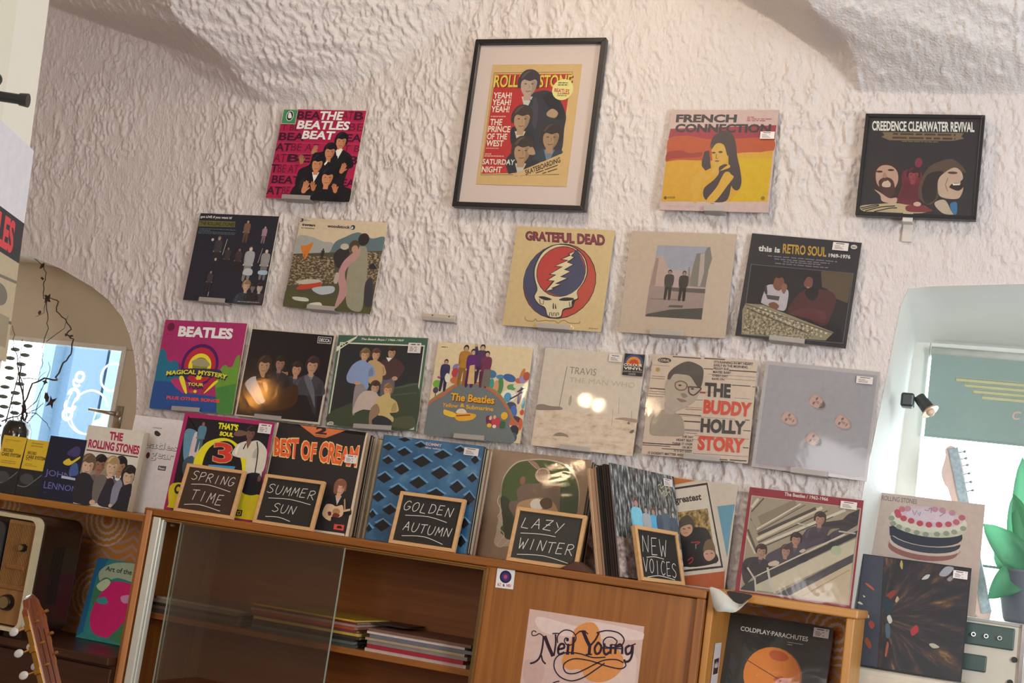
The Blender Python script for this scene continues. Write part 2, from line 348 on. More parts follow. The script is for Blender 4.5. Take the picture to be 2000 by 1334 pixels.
    def draw(s, ops):
        for op in ops:
            k = op[0]
            pr = lambda l: [(l[i], l[i + 1]) for i in range(0, len(l), 2)]
            if k == 'BG': s.layer = 1; s.raw([(0, 0), (100, 0), (100, 100), (0, 100)], [(3, 2, 1, 0)], srgb(op[1], s.g))
            elif k == 'P': s.poly(pr(op[2]), srgb(op[1], s.g))
            elif k == 'S': s.poly(smooth_pts(pr(op[2])), srgb(op[1], s.g))
            elif k == 'M': s.mats.append(PAT[op[1]]()); s.poly(pr(op[2]), (0.5, 0.5, 0.5), len(s.mats) - 1)
            elif k == 'L': s.line(pr(op[3]), op[2], srgb(op[1], s.g))
            elif k == 'C': s.line(smooth_pts(pr(op[3]), False), op[2], srgb(op[1], s.g))
            elif k == 'E': s.ell(op[2], op[3], op[4], op[5], srgb(op[1], s.g), op[6] if len(op) > 6 else 0)
            elif k in 'TV':
                x0, y0, x1, y1 = op[3:7]; bold = op[7] if len(op) > 7 else 0.02
                if k == 'T': s.text(op[2], lambda a, b: (x0 + a * (x1 - x0), y0 + b * (y1 - y0)), srgb(op[1], s.g), bold, op[8] if len(op) > 8 else 0)
                else: s.text(op[2], lambda a, b: (x0 + a * (x1 - x0), y0 + (b * 0.6 + 0.4 * (2 * a - 1) ** 2) * (y1 - y0)), srgb(op[1], s.g), bold)
            elif k in ('Q', 'U'):
                q = op[3]; bold = op[4] if len(op) > 4 else 0.02
                wob = (lambda a: 0.07 * math.sin(a * 17)) if k == 'U' else (lambda a: 0)
                def fn(a, b):
                    b2 = b + wob(a) * (1 - b)
                    return tuple((q[m] * (1 - a) + q[2 + m] * a) * (1 - b2) + (q[6 + m] * (1 - a) + q[4 + m] * a) * b2 for m in (0, 1))
                s.text(op[2], fn, srgb(op[1], s.g), bold)
            elif k == 'Z': s.lines(*op[1:])
            elif k == 'F': s.bust(*op[1:])
            elif k == 'K': s.face(op[2], op[3], op[4], op[5], op[1], op[6] if len(op) > 6 else None)
            elif k == 'W': s.figure(*op[1:])
            elif k == 'H': s.hand(op[2], op[3], op[4], op[5], op[1])
            elif k == 'U0': ornate(s, srgb(op[1], s.g))
def ornate(s, k):
    """hand drawn swash lettering NEIL YOUNG for the poster, as strokes (u, v in percent of the sheet)"""
    def st(w, *p): s.line(smooth_pts([(p[i], p[i + 1]) for i in range(0, len(p), 2)], False, 6), w, k)
    # N
    st(0.9, 8.5, 18.5, 6.2, 17.6, 4.6, 19.2, 5.6, 21.6, 8.6, 21.0, 11.5, 19.2, 15.5, 21.2)
    st(1.6, 15.2, 20.5, 15.5, 29, 14.9, 36, 13.2, 40.5, 10, 43.5, 6.5, 45); st(1.4, 15.3, 36.5, 17.2, 41, 20.2, 43.2)
    st(3.0, 16.2, 20.4, 20.5, 28, 25.6, 36.0); st(1.5, 26.4, 35.5, 26.6, 25, 25.4, 17.5); st(1.0, 22.6, 17.6, 25.5, 16.8, 28.5, 16.6)
    # ornamental loops
    st(1.0, 28.2, 24.5, 27.6, 18.5, 32.5, 13.2, 39.5, 13.2, 43.5, 17.5, 42, 22.6, 37.5, 25.0, 34.0, 22.5, 34.6, 19.4, 37.2, 19.6); s.ell(36.4, 20.6, 1.3, 1.3, k)
    st(1.0, 43.0, 15.5, 46, 12.2, 50, 11.5, 53.4, 13.2)
    # e
    st(1.9, 29.6, 29.6, 34.2, 27.6, 33.6, 24.8, 30.8, 25.2, 29.3, 29.5, 30.8, 33.4, 35.2, 31.2)
    # i, l
    st(2.2, 37.6, 24.5, 37.9, 32.0); st(1.2, 36.3, 24.6, 38.6, 24.0); st(1.2, 36.6, 32.4, 39.4, 31.8)
    st(2.2, 41.6, 18.0, 42.0, 31.2); st(1.2, 40.2, 18.6, 42.6, 17.6); st(1.2, 40.8, 31.6, 43.6, 31.0)
    # Y
    st(3.0, 49.0, 11.5, 52.5, 17.6, 56.0, 22.5); st(1.5, 62.5, 11.0, 60.2, 17.0, 56.5, 22.4); st(2.6, 56.2, 22.0, 56.4, 29.6); st(1.2, 53.6, 30.2, 59, 29.2); st(1.0, 46.5, 12.4, 49, 11.2, 51.4, 11.4)
    st(1.1, 60.5, 11.2, 69, 8.0, 79, 8.4, 84.4, 13.0, 82.5, 18.6, 77.4, 20.4); st(1.0, 77.6, 20.4, 71, 21.4, 67.2, 18.0, 69.2, 14.0, 74.2, 12.8, 78.6, 15.2, 77.4, 18.4, 74.0, 18.6)
    # o u n g
    for t in (0,):
        st(1.9, 62.6, 19.4, 60.6, 23.6, 62.2, 28.0, 65.2, 26.6, 66.0, 21.8, 63.4, 19.0, 62.4, 19.6)
        st(2.0, 68.4, 19.2, 68.6, 25.0, 70.6, 27.4, 73.6, 25.0); st(2.0, 74.0, 18.6, 74.4, 26.4); st(1.0, 67.0, 19.8, 69.2, 18.8)
        st(2.0, 78.0, 17.8, 78.4, 25.8); st(1.8, 78.4, 20.0, 81.4, 17.4, 83.6, 19.4, 84.2, 25.0); st(1.0, 66.8, 22.6, 84.6, 20.6)
        st(1.9, 89.8, 17.0, 86.8, 19.8, 88.0, 24.4, 91.2, 22.4, 92.0, 17.2); st(1.8, 92.4, 16.6, 92.6, 24.0, 91.0, 29.2, 87.6, 30.8, 86.6, 29.0); st(1.0, 90.0, 17.4, 93.4, 15.6, 94.6, 15.0)
    # lower flourish
    st(1.0, 87.0, 30.8, 88.4, 34.0, 84.0, 37.0, 72, 36.6, 58, 34.6, 44, 35.2, 36.0, 41.0, 38.5, 47.2, 46.0, 47.0, 54, 42.6, 62, 37.0, 70, 32.2, 80, 30.2, 86.2, 31.8)
    st(1.0, 70.5, 29.6, 60, 31.6, 48, 30.2, 36, 31.4, 28.5, 36.8, 28.0, 45.0, 34, 51.6, 44, 53.4, 54, 49.0, 64, 40.6, 70.5, 34.6)
    st(0.9, 26, 62, 29, 57.5, 34, 55.2); st(1.2, 84, 53.5, 80, 54.6, 77, 55.4)
def sheet_card(name, w, h, t, key, parent, gain=1.0, edge='b9a58c', M=None):
    """a card w x h x t (front toward -y), with its printed front"""
    gain = INV_LIGHT.get(key, gain)  # scales print colours against the sheet's local light, else by a flat gain
    ink = Ink(w, h, -t / 2, gain)
    e = srgb(edge, gain)
    vs = [(x, y, z) for x in (-w / 2, w / 2) for y in (-t / 2, t / 2) for z in (0, h)]
    ink.v += vs; fs = [(0, 1, 3, 2), (4, 6, 7, 5), (0, 4, 5, 1), (2, 3, 7, 6), (0, 2, 6, 4), (1, 5, 7, 3)]
    ink.f += fs; ink.c += [e] * 6; ink.m += [0] * 6
    if key: ink.draw(ART[key])
    me = bpy.data.meshes.new(name); me.from_pydata(ink.v, [], ink.f)
    for m in ink.mats: me.materials.append(m)
    me.polygons.foreach_set('material_index', ink.m)
    at = me.attributes.new('ink', 'FLOAT_COLOR', 'FACE')
    at.data.foreach_set('color', np.array([(*c, 1.0) for c in ink.c], dtype=np.float32).ravel())
    me.update()
    o = bpy.data.objects.new(name, me); COL.objects.link(o)
    if parent: o.parent = parent
    if M is not None: o.matrix_basis = M
    return o
# inverse of each sheet's local light, baked into its print colours (red, green, blue)
INV_LIGHT = {
 'beat': (1.33, 1.54, 1.78),
 'french': (0.85, 0.92, 1.06),
 'nightstage': (1.46, 1.71, 1.94),
 'festival': (1.26, 1.46, 1.69),
 'bolt': (1.00, 1.15, 1.32),
 'lot': (0.96, 1.08, 1.23),
 'desk': (0.92, 1.02, 1.12),
 'rainbow': (1.51, 1.77, 2.01),
 'dimgroup': (1.40, 1.64, 1.85),
 'sweaters': (1.29, 1.49, 1.68),
 'hill': (1.20, 1.37, 1.56),
 'snow': (1.12, 1.26, 1.42),
 'linesportrait': (1.08, 1.20, 1.32),
 'masks': (0.97, 1.06, 1.14),
 'revival': (1.02, 1.11, 1.20),
 'magazine': (1.03, 1.20, 1.41),
 'three': (1.42, 1.66, 1.88),
 'wavy': (1.35, 1.57, 1.77),
 'lattice': (1.24, 1.42, 1.59),
 'oval': (1.28, 1.44, 1.60),
 'stairwell': (0.99, 1.09, 1.19),
 'burst': (0.97, 1.04, 1.12),
 'cake': (0.99, 1.05, 1.10),
 'tiltedphoto': (1.10, 1.19, 1.29),
 'stonesbook': (1.64, 1.94, 2.20),
 'gearbook': (2.03, 2.50, 2.90),
 'lennonbook': (1.69, 2.01, 2.28),
 'carebox': (1.71, 2.08, 2.36),
 'careboxedge': (1.74, 2.10, 2.40),
 'sixties': (2.90, 2.90, 2.90),
 'altneu': (1.37, 1.53, 1.66),
 'youngposter': (1.37, 1.51, 1.65),
 'globe': (1.57, 1.79, 1.91),
 'forest': (1.12, 1.51, 1.89),
}
PLACE = {
 'beat':((-2.258,-0.034,1.016),0.318,0.321,(1.0000,-0.0002,-0.0006),(0.0006,0.0498,0.9988)),
 'french':((-0.884,-0.034,1.041),0.328,0.322,(0.9998,-0.0001,0.0187),(-0.0187,0.0497,0.9986)),
 'nightstage':((-2.515,-0.034,0.646),0.312,0.311,(0.9999,-0.0002,0.0101),(-0.0101,0.0514,0.9986)),
 'festival':((-2.119,-0.034,0.649),0.324,0.309,(1.0000,-0.0003,-0.0063),(0.0063,0.0517,0.9986)),
 'bolt':((-1.340,-0.034,0.649),0.319,0.321,(1.0000,-0.0003,0.0085),(-0.0085,0.0499,0.9987)),
 'lot':((-0.964,-0.034,0.658),0.322,0.318,(0.9998,-0.0007,0.0198),(-0.0197,0.0503,0.9985)),
 'desk':((-0.617,-0.034,0.666),0.317,0.313,(0.9993,-0.0014,-0.0373),(0.0373,0.0511,0.9980)),
 'rainbow':((-2.565,-0.034,0.271),0.323,0.309,(0.9994,0.0013,0.0351),(-0.0351,0.0518,0.9980)),
 'dimgroup':((-2.234,-0.034,0.275),0.316,0.297,(1.0000,-0.0001,0.0061),(-0.0061,0.0538,0.9985)),
 'sweaters':((-1.893,-0.034,0.282),0.318,0.300,(0.9989,0.0007,0.0479),(-0.0479,0.0533,0.9974)),
 'hill':((-1.547,-0.034,0.286),0.318,0.297,(0.9998,-0.0005,0.0189),(-0.0189,0.0539,0.9984)),
 'snow':((-1.193,-0.034,0.289),0.317,0.304,(1.0000,-0.0004,0.0065),(-0.0065,0.0526,0.9986)),
 'linesportrait':((-0.852,-0.034,0.303),0.312,0.301,(0.9997,-0.0011,0.0241),(-0.0240,0.0532,0.9983)),
 'masks':((-0.525,-0.034,0.297),0.320,0.310,(0.9999,-0.0012,-0.0141),(0.0142,0.0516,0.9986)),
 'magazineframe':((-1.503,-0.034,1.019),0.444,0.564,(0.9999,0.0000,0.0128),(-0.0128,0.0071,0.9999)),
 'revivalframe':((-0.307,-0.036,1.047),0.327,0.307,(1.0000,-0.0009,0.0044),(-0.0044,0.0261,0.9996)),
 'magazine':((-1.506,-0.022,1.098),0.303,0.403,(1.0000,0.0001,0.0072),(-0.0072,0.0050,1.0000)),
 'three':((-2.272,-0.275,-0.058),0.323,0.309,(1.0000,0.0007,0.0000),(-0.0000,0.0745,0.9972)),
 'wavy':((-1.966,-0.235,-0.058),0.313,0.313,(1.0000,0.0005,0.0000),(-0.0000,0.0639,0.9980)),
 'lattice':((-1.574,-0.275,-0.058),0.322,0.311,(1.0000,0.0011,0.0000),(-0.0001,0.0645,0.9979)),
 'oval':((-1.276,-0.170,-0.058),0.306,0.316,(1.0000,0.0008,0.0000),(-0.0001,0.0951,0.9955)),
 'stairwell':((-0.526,-0.075,-0.052),0.315,0.297,(1.0000,-0.0032,0.0000),(0.0005,0.1517,0.9884)),
 'burst':((-0.223,0.060,-0.205),0.292,0.310,(1.0000,-0.0019,0.0000),(0.0003,0.1616,0.9869)),
 'cake':((-0.208,0.200,-0.030),0.299,0.321,(1.0000,-0.0036,0.0000),(0.0005,0.1248,0.9922)),
 'tiltedphoto':((-0.880,-0.040,-0.058),0.322,0.303,(1.0000,-0.0010,0.0000),(0.0001,0.0693,0.9976)),
 'chalk_spring':((-2.260,-0.322,-0.058),0.210,0.152,(1.0000,-0.0045,0.0000),(0.0009,0.1980,0.9802)),
 'chalk_summer':((-1.984,-0.322,-0.058),0.203,0.152,(1.0000,-0.0039,0.0000),(0.0008,0.1972,0.9804)),
 'chalk_golden':((-1.532,-0.322,-0.058),0.205,0.154,(1.0000,0.0013,0.0000),(-0.0003,0.1946,0.9809)),
 'chalk_lazy':((-1.171,-0.322,-0.058),0.205,0.154,(1.0000,0.0003,0.0000),(-0.0001,0.1953,0.9807)),
 'stonesbook':((-2.732,-0.200,-0.083),0.221,0.260,(1.0000,-0.0006,0.0000),(0.0000,0.0578,0.9983)),
 'gearbook':((-2.620,-0.100,-0.083),0.241,0.317,(1.0000,0.0010,0.0000),(-0.0000,0.0475,0.9989)),
 'lennonbook':((-2.907,-0.200,-0.083),0.147,0.209,(1.0000,0.0007,0.0000),(-0.0000,0.0481,0.9988)),
 'carebox':((-3.023,-0.200,-0.083),0.097,0.188,(1.0000,0.0040,0.0000),(-0.0002,0.0545,0.9985)),
 'careboxedge':((-3.123,-0.200,-0.083),0.097,0.191,(1.0000,0.0047,0.0000),(-0.0003,0.0542,0.9985)),
 'sixties':((-2.658,-0.120,-0.508),0.269,0.264,(1.0000,-0.0014,0.0000),(0.0002,0.1514,0.9885)),
 'altneu':((-1.258,-0.353,-0.132),0.052,0.051,(0.9995,0.0000,0.0310),(-0.0310,0.0000,0.9995)),
 'youngposter':((-1.015,-0.353,-0.489),0.320,0.315,(1.0000,0.0000,0.0078),(-0.0078,0.0000,1.0000)),
 'globe':((-0.563,-0.160,-0.412),0.314,0.307,(1.0000,-0.0088,0.0000),(0.0017,0.1961,0.9806)),
}
ART = {
 'beat': [
  ('BG','9c1f3d'),
  ('L','ad3a55',0.5,[0,12.8,48.9,12.4]),
  ('L','ad3a55',0.5,[82.1,13.2,100,13.3]),
  ('L','ad3a55',0.5,[1.5,26,100,24.4]),
  ('L','ad3a55',0.5,[0.4,37.9,100,36.9]),
  ('L','ad3a55',0.5,[0.9,49.8,100,48.9]),
  ('L','ad3a55',0.5,[0.9,61.7,28.9,61.3]),
  ('L','ad3a55',0.5,[92.5,60.7,100,61]),
  ('L','ad3a55',0.5,[1.4,73.6,31.4,73.1]),
  ('L','ad3a55',0.5,[1.9,85.6,32.9,84.9]),
  ('T','3a1426','BEA',18.5,1.9,47,11,0.05),
  ('T','5c162f','AT',73.1,1.3,85.5,10.4,0),
  ('T','3a1426','B',87,1.3,97.9,10.6,0.05),
  ('T','5c162f','T BE',2.2,17.5,22.8,23.9,0),
  ('T','5c162f','BE',82.9,14.3,99.9,22.3,0),
  ('T','3a1426','BEA',1.4,26.5,32.4,35.3,0.05),
  ('T','3a1426','EA',82.5,26.2,100.6,34.6,0.05),
  ('T','3a1426','AT',-0.2,38.4,18.4,47.3,0.05),
  ('T','5c162f','BE AT',18.7,38.2,52.2,46.5,0),
  ('T','5c162f','T B',81.6,38.5,100.6,45.7,0),
  ('T','5c162f','AT',0.6,50.5,15.1,59.7,0),
  ('T','3a1426','BE',16.7,50.3,44.8,59.1,0.05),
  ('T','3a1426','B',90.2,50.3,101.6,59.5,0.05),
  ('T','3a1426','T',-0.5,62.3,7.7,71.5,0.05),
  ('T','5c162f','BE AT',7.8,62.2,33,71.1,0),
  ('T','3a1426','BEAT',3.2,74.7,37.7,83.3,0.05),
  ('T','3a1426','EA',87.2,75.5,102.9,83.6,0.05),
  ('T','3a1426','AT',-0.9,87.1,17.7,95.9,0.05),
  ('T','5c162f','BEA',18.3,86.6,34.2,95.2,0),
  ('P','b9b28c',[0,0,17.9,0.2,18.1,16.8,0.3,16.8]),
  ('P','3f7a4c',[0.7,0.6,17.4,0.7,17.5,16.3,0.9,16.2]),
  ('E','d8cfb8',9.5,7.7,4.5,5.9),
  ('E','1d2a20',9.5,7.7,3.8,5.2),
  ('S','d8cfb8',[7.8,9.8,7.3,5.1,8.6,3.7,10.4,5,12,9.7]),
  ('S','1b181b',[61.1,45.3,70.3,41.4,77.6,43,86.9,46.5,93.2,57.5,92.2,64,91.2,68.7,90.3,82.7,100,87,100,100,58.9,100,30.1,95.4,32.7,83.9,32.9,70.7,36,65.8,45.2,60.8,46.8,49.5,54.4,47.4]),
  ('F',77.3,34.7,16.7,'1b181b','17141a','b0714c','d9cdb4'),
  ('F',66.4,46.6,16.7,'1b181b','17141a','b0714c','1b181b'),
  ('P','d9cdb4',[73.1,45,79.9,42,79.9,46.7,75.4,51]),
  ('P','d9cdb4',[61.8,60.3,66.3,55.5,65.6,59.3,63.6,61.7]),
  ('F',54.3,60.5,17.7,'1b181b','17141a','b8764e','d9cdb4'),
  ('F',69.5,75,18.7,'1b181b','17141a','b8764e','1b181b'),
  ('H','a8704a',47.8,44.8,9.6,25),
  ('H','9a6244',34.4,56,10.1,-15),
  ('H','b06c48',85.7,64.2,11.1,15),
  ('H','b8724e',45.4,86.3,13.1,10),
  ('H','a8643f',54.5,85,10.1,-20),
  ('H','b06c48',80.6,86.3,10.1,-25),
  ('T','e8dccb','THE',46.1,1.9,74.3,11.5,0.07,0.08),
  ('T','e8dccb','BEATLES',20.8,12.6,84.1,22.4,0.07,0.08),
  ('T','e8dccb','BEAT',29.5,24,69,33.3,0.07,0.08),
 ],
 'magazine': [
  ('BG','cfa46a'),
  ('P','6b5a2e',[2.6,6.9,90.9,6.4,88.8,74.7,90.8,90.7,3.2,92.6]),
  ('P','d0a86c',[3.2,7.4,90.4,6.8,91,90.2,3.6,92.1]),
  ('P','b8322f',[4.2,8.3,90,8.2,88.7,73.8,42,90.2,4,91.4]),
  ('T','5a2a1e','ROLLING STONE',5.4,9.5,92.5,19.9,0.05),
  ('T','dcb944','ROLLING STONE',4.2,8.8,91.3,19.3,0.04),
  ('T','e2d3b6','YEAH!',5.5,23.5,26.3,28.7,0.04),
  ('T','e2d3b6','YEAH!',5.2,29.3,26.4,34.4,0.04),
  ('T','e2d3b6','YEAH!',5.1,35,25.8,40.2,0.04),
  ('T','e2d3b6','THE',5.9,45.8,19.6,51.1,0.04),
  ('T','e2d3b6','PRINCE',4.7,51.6,29.9,56.8,0.04),
  ('T','e2d3b6','OF THE',4.7,57.9,27.4,62.8,0.04),
  ('T','e2d3b6','WEST',4.8,63.4,24.3,68.6,0.04),
  ('T','e2d3b6','NIGHT',4.1,85.2,26.5,90.2,0.04),
  ('Z','d8a890',5.7,42.9,22.5,44.6,1),
  ('Z','d8a890',5.1,69.6,19.8,70.9,1),
  ('Z','d8a890',4.6,74.2,26.7,77.5,2),
  ('S','38373b',[42.9,26.8,52.6,23.2,65,21.9,78.5,27.6,89.3,41.3,89.7,52.8,88.1,74.7,62.9,82,38.7,90,34.6,89.6,30.1,77.9,52.8,60.7,38.6,52.8,43.6,44.4]),
  ('S','2b2a2e',[61.1,26.6,71.7,24.2,80.6,31.1,88.7,42.5,81.6,46.1,70.8,37]),
  ('S','45444a',[49.5,32.6,53.5,27.9,58.2,37.2,57.9,53.5,52,46.6]),
  ('F',43.9,16.8,26.2,'-','41383a','b5957c','c4bca8'),
  ('P','313034',[47.3,29.1,51.1,30.8,50.8,35.5]),
  ('S','313036',[30.8,54.2,38.4,51.6,51.6,53.7,59.9,65.2,54.9,72.3,34.9,68.3]),
  ('F',41.4,45.9,25.4,'-','41362f','b08a68','c8b89c'),
  ('S','b08a68',[68.2,40.5,73.9,37,80.6,40.3,78.2,44.4,70.3,43.4]),
  ('S','3a4148',[61.6,74.5,70.1,69.5,79.6,70.4,90.5,71.2,88.1,74.7,62.9,82]),
  ('F',76.4,60.7,25.4,'-','3a302c','a8805e','6a7884'),
  ('S','333236',[32.9,84.9,36.9,80,49.9,80.7,62.4,79.1,66,81.9,38.8,90.3,34.2,90]),
  ('F',46.8,72,26.2,'-','41362f','ad8561','bdb09a'),
  ('S','b08a68',[52.8,71.2,57.7,68.7,61.6,74.5,54.6,74.7]),
  ('T','e2d3b6','SATURDAY',3.8,79.2,40,83.7,0.04),
  ('P','cfa46a',[40.6,91.4,89.2,74,91,90.2,39.1,92.4]),
  ('Q','2a2522','SKATEBOARDING',[52.4,87.7,89.1,76.4,90.6,80.6,54.3,91.9],0.05),
  ('L','3a3128',1.1,[65,89.9,73.2,87.5]),
  ('L','3a3128',1.1,[74.4,87.1,87.9,83]),
  ('L','3a3128',1.1,[72.4,90.1,76.6,89]),
  ('L','3a3128',1.1,[77.8,88.7,87.8,86]),
  ('E','e0cc7e',82.5,21.3,11.6,11.6),
  ('Q','b8322f','BEATLES',[73.3,20.1,90,21.2,90.4,25.5,73.5,23],0.05),
  ('Z','6a5a3a',76.3,14.9,87.6,18.4,2),
  ('Z','6a5a3a',77.1,24.2,87.6,27,2),
 ],
 'french': [
  ('BG','c9ab9c'),
  ('P','9a3542',[1.1,19.1,99,15,98.5,30.8,0.1,28.9]),
  ('S','b5512f',[0.8,28.9,17.5,26,38.6,29.1,65,28.4,86,27.3,98.4,29.9,98.2,40.8,87.4,41.6,66.6,43.1,46.1,50.5,28.9,50.7,11.6,50.5,0.6,52.2,0.2,42.8]),
  ('S','9a3a30',[1.1,42.8,13.1,40.8,22.1,43.4,33.2,42.4,32,47,20,48.1,7,49,0.8,51.1]),
  ('P','cf9a2e',[0.5,52.5,11.6,50.2,30.6,50.5,46.1,50.5,66.5,42.9,87.4,41.6,98.3,39.7,97.7,89.4,0.6,91.8]),
  ('P','d0a61e',[67.9,47.9,98.5,47.5,97.9,89.4,64.8,90.2,72.8,78]),
  ('T','3a3338','FRENCH',5.2,4.5,62.1,12.7,0.09),
  ('T','3a3338','CONNECTION',5.6,14,94.3,22.7,0.09),
  ('Z','a8505a',71.2,6.4,94.9,11.7,3),
  ('S','473b3b',[40.9,38.7,40.9,30.4,44.9,24,51.5,21.2,59.4,23.9,63.8,33,66.4,45.7,70.3,58.3,72.9,70.8,71.5,78,67.8,79,64,74.6,61.3,65.6,59.1,53,56.7,38.5,49.1,31.3,43.3,33.1]),
  ('S','cda045',[42.5,42.3,41.8,38.6,44.2,33.1,50,31.3,56.7,38.5,57.6,46.7,54.2,54,50.5,55.8,50.9,63.1,44.4,65.9,45.7,55,44,50.5]),
  ('S','473b3b',[41.9,40,43.3,33.1,50.7,30.3,57.4,36.7,57.5,45.8,52.9,34.9,46,33.6]),
  ('S','443a3c',[51,56.7,57.5,53.9,62.6,61.1,65.1,65.6,64,74.6,60.6,89.9,42.7,89.4,39,78.7,47.3,69.5,51.3,63.1]),
  ('S','cf9f3a',[52.3,60.4,59.3,54.4,60.6,57.1,53.1,60.3]),
  ('S','cf9f3a',[62.8,63.8,65.2,66.5,60.6,74.6,50.5,90.6,42.7,89.4,50.7,76.6,56,63,60,61.3]),
  ('S','cf9f3a',[30.6,65.3,36,59.7,40.9,65.1,46.5,62.3,42.9,67.8,36.8,75.1,34.3,90.5,30.9,90.6,25.9,69.9]),
  ('P','473b3b',[35.7,41.5,39.9,40.5,43.5,57.8,38.7,60.6,34.7,56.1,34.2,51.5]),
  ('E','3a3030',44.4,42.7,1.7,0.8),
  ('E','3a3030',50.7,42,1.9,0.9),
  ('L','3a3030',0.5,[47.1,44.1,46.9,48.2,48.9,48.4]),
  ('E','8a5a3a',48.3,50.9,2.2,0.8),
  ('E','6a5526',4.2,88.1,1.5,1.5),
  ('Z','6a5526',6.2,86.7,13.4,88.8,2),
  ('E','8a7426',93.8,86.2,1.9,1.9),
  ('Z','8a746c',4.3,95.8,93.8,96.2,2),
  ('Z','8a746c',46.8,92,50.8,93.3,1),
 ],
 'revival': [
  ('BG','27272a'),
  ('P','7a6448',[14,16,85.1,15.4,83.1,19.2,85.8,21.1,76.7,23.6,21,24.3,13.7,20.9,16.5,19.2]),
  ('Z','43372a',22.5,15.9,78.3,23.6,2),
  ('Z','7a6448',32,24.3,67.1,26,1),
  ('Q','e2dacb','CREEDENCE CLEARWATER REVIVAL',[4.3,4.7,93.1,4.3,94,14.5,5,14.8],0.06),
  ('S','6a2230',[35.1,59.1,37.9,54.2,46.1,52.3,51.4,55.2,53.3,64.9,48.6,74.6,51.8,88.1,33.2,86.4,33.5,74.7]),
  ('F',45.2,59.1,12.5,'5e1f2b','3a171e','8a3a42','5e1f2b'),
  ('E','7a2a3c',48.7,46.4,3.2,4.6),
  ('S','35221f',[5.7,58.1,12,50.2,21.7,45.3,30.7,50.3,35.8,64.9,35.2,74.7,31.3,84.4,19.5,85.5,12.3,74.8,8.4,63]),
  ('S','b99079',[12.4,57.1,16.4,50.7,24,50.2,30.4,55.2,32.4,64.9,29.2,73.7,20.8,74.3,14.2,68.9]),
  ('S','4a2b26',[16.3,65,21.9,62,28.3,65.9,30.5,77.6,26,82.5,19.5,77.7,16,69.9]),
  ('S','c09a84',[12.3,74.8,18.1,80.6,20.5,86.5,31.7,88.3,32.7,82.5,26,83,17.8,77.7]),
  ('S','c8a890',[18.8,68.4,22.3,64.9,26,67.9,25.6,71.8,19.7,71.8]),
  ('E','3a2420',15.3,56.6,2.9,1),
  ('E','3a2420',25.3,54.7,2.9,1),
  ('S','a57a64',[18.4,61,20.1,57.1,22.2,61,20.8,63]),
  ('E','5a2c2a',20.6,64.9,2.5,1.2),
  ('S','564234',[50.9,76.5,52.3,62.9,58.3,50.3,66.7,44.6,77.1,41.9,86,48.5,90,55.2,85.8,54.3,76.3,57.1,69,64.8,68.3,80.3,61.7,88,53.9,84.2]),
  ('S','2a2120',[53.6,74.6,56.8,59.1,67,54.2,71.4,57.1,67.1,69.7,66,82.2,58.3,87.1]),
  ('S','bd9d84',[66.9,63.9,71.3,56.2,79.7,50.4,85.8,54.3,87.8,61,85.8,64.8,88.8,70.5,86.9,79.2,83.2,81.6,74.1,81.2,68.4,77.4]),
  ('S','2a1c1c',[76.9,69.6,80.6,65.8,87.2,66.7,88.4,70.1,84.7,73.4,78.8,71.5]),
  ('P','e0d4c0',[79.4,66.3,85.9,66.2,85.7,67.7,80,68.2]),
  ('E','4a342c',78.6,55.7,4.2,1.2),
  ('L','8a6650',0.7,[75.1,61,73.4,67.7,75.8,74.4]),
  ('S','b8a288',[66.4,85.1,74.3,83.1,80.4,93.6,83.2,96.9,74.2,96.5,66.9,89.9]),
  ('S','3a6a90',[78.9,86.9,84.3,84.9,85.2,96.4,81.5,95.5]),
  ('S','b8a078',[1.5,92.1,16.6,89.5,31.7,87.9,43.6,89.2,58.7,90,56.1,96.8,17.5,97.3,4.6,97]),
  ('C','22201e',1,[2.1,94.1,15,90.5,16.8,91.4,3.6,95.5]),
  ('C','22201e',1,[6.4,97,19.5,92.4,32,90.8]),
  ('C','22201e',1,[14.1,97.3,27.2,93.3,33.9,92.7]),
  ('S','7a2f35',[42,90.2,55.2,89.1,64.2,94.7,44.4,96]),
  ('E','c8a48c',51,88.1,3.3,2.1),
 ],
 'nightstage': [
  ('BG','242329'),
  ('T','c4b6a4','got LIVE if you want it!',1,2.5,41.2,6.1,0.05),
  ('P','5e5630',[0.7,8.4,46.7,8,47.4,14.4,0.9,15.4]),
  ('T','2e2a18','THE ROLLING STONES',2.1,9.4,46.5,13.7,0.06),
  ('Z','465450',1.7,17,49.5,23.8,4),
  ('W',62.9,7.1,24.3,'6a4c3c','2a2220','a07858'),
  ('W',85.7,12.7,18.6,'8a6a6e','2a2220','a88a80'),
  ('W',31,27.7,30,'3a3234','5a4a3a','8a7060'),
  ('W',73.1,37.5,37.1,'8c8880','3a302c','b09a84'),
  ('W',93.1,39.2,32.8,'80766c','2a2422','b09a88'),
  ('W',59.3,39.4,25.7,'3a2e2e','2a2020','7a5a4c'),
  ('W',45,38.8,24.3,'38302e','2a2020','6a544a'),
  ('F',76.1,80,11.4,'2f3236','7a5a40','a88468'),
  ('F',93.1,80.9,10,'3a3034','2a2220','a08878'),
  ('F',84.8,81.4,7.9,'2e2426','2a2220','6a5a50'),
  ('L','8a8078',0.9,[31.5,71.5,30.9,94]),
  ('L','8a8078',0.9,[41.3,28.6,38.9,46.8]),
  ('L','8a8078',0.7,[87.7,36.9,85,53.5]),
  ('W',29,66.5,22.8,'3c3234','2a2424','8a6a5c'),
  ('E','a89888',22.9,30,1.7,1.7),
  ('E','9a8a80',31.5,52.2,1.4,1.7),
  ('S','a09a94',[69,67,71.1,60.6,79.7,61.4,79.7,67.7]),
  ('S','8a969a',[88.4,66,88.3,62.2,98,61.7,98.2,66.1]),
  ('Z','8a8278',69.2,96.8,96.2,98.3,1),
 ],
 'festival': [
  ('BG','c9ae8d'),
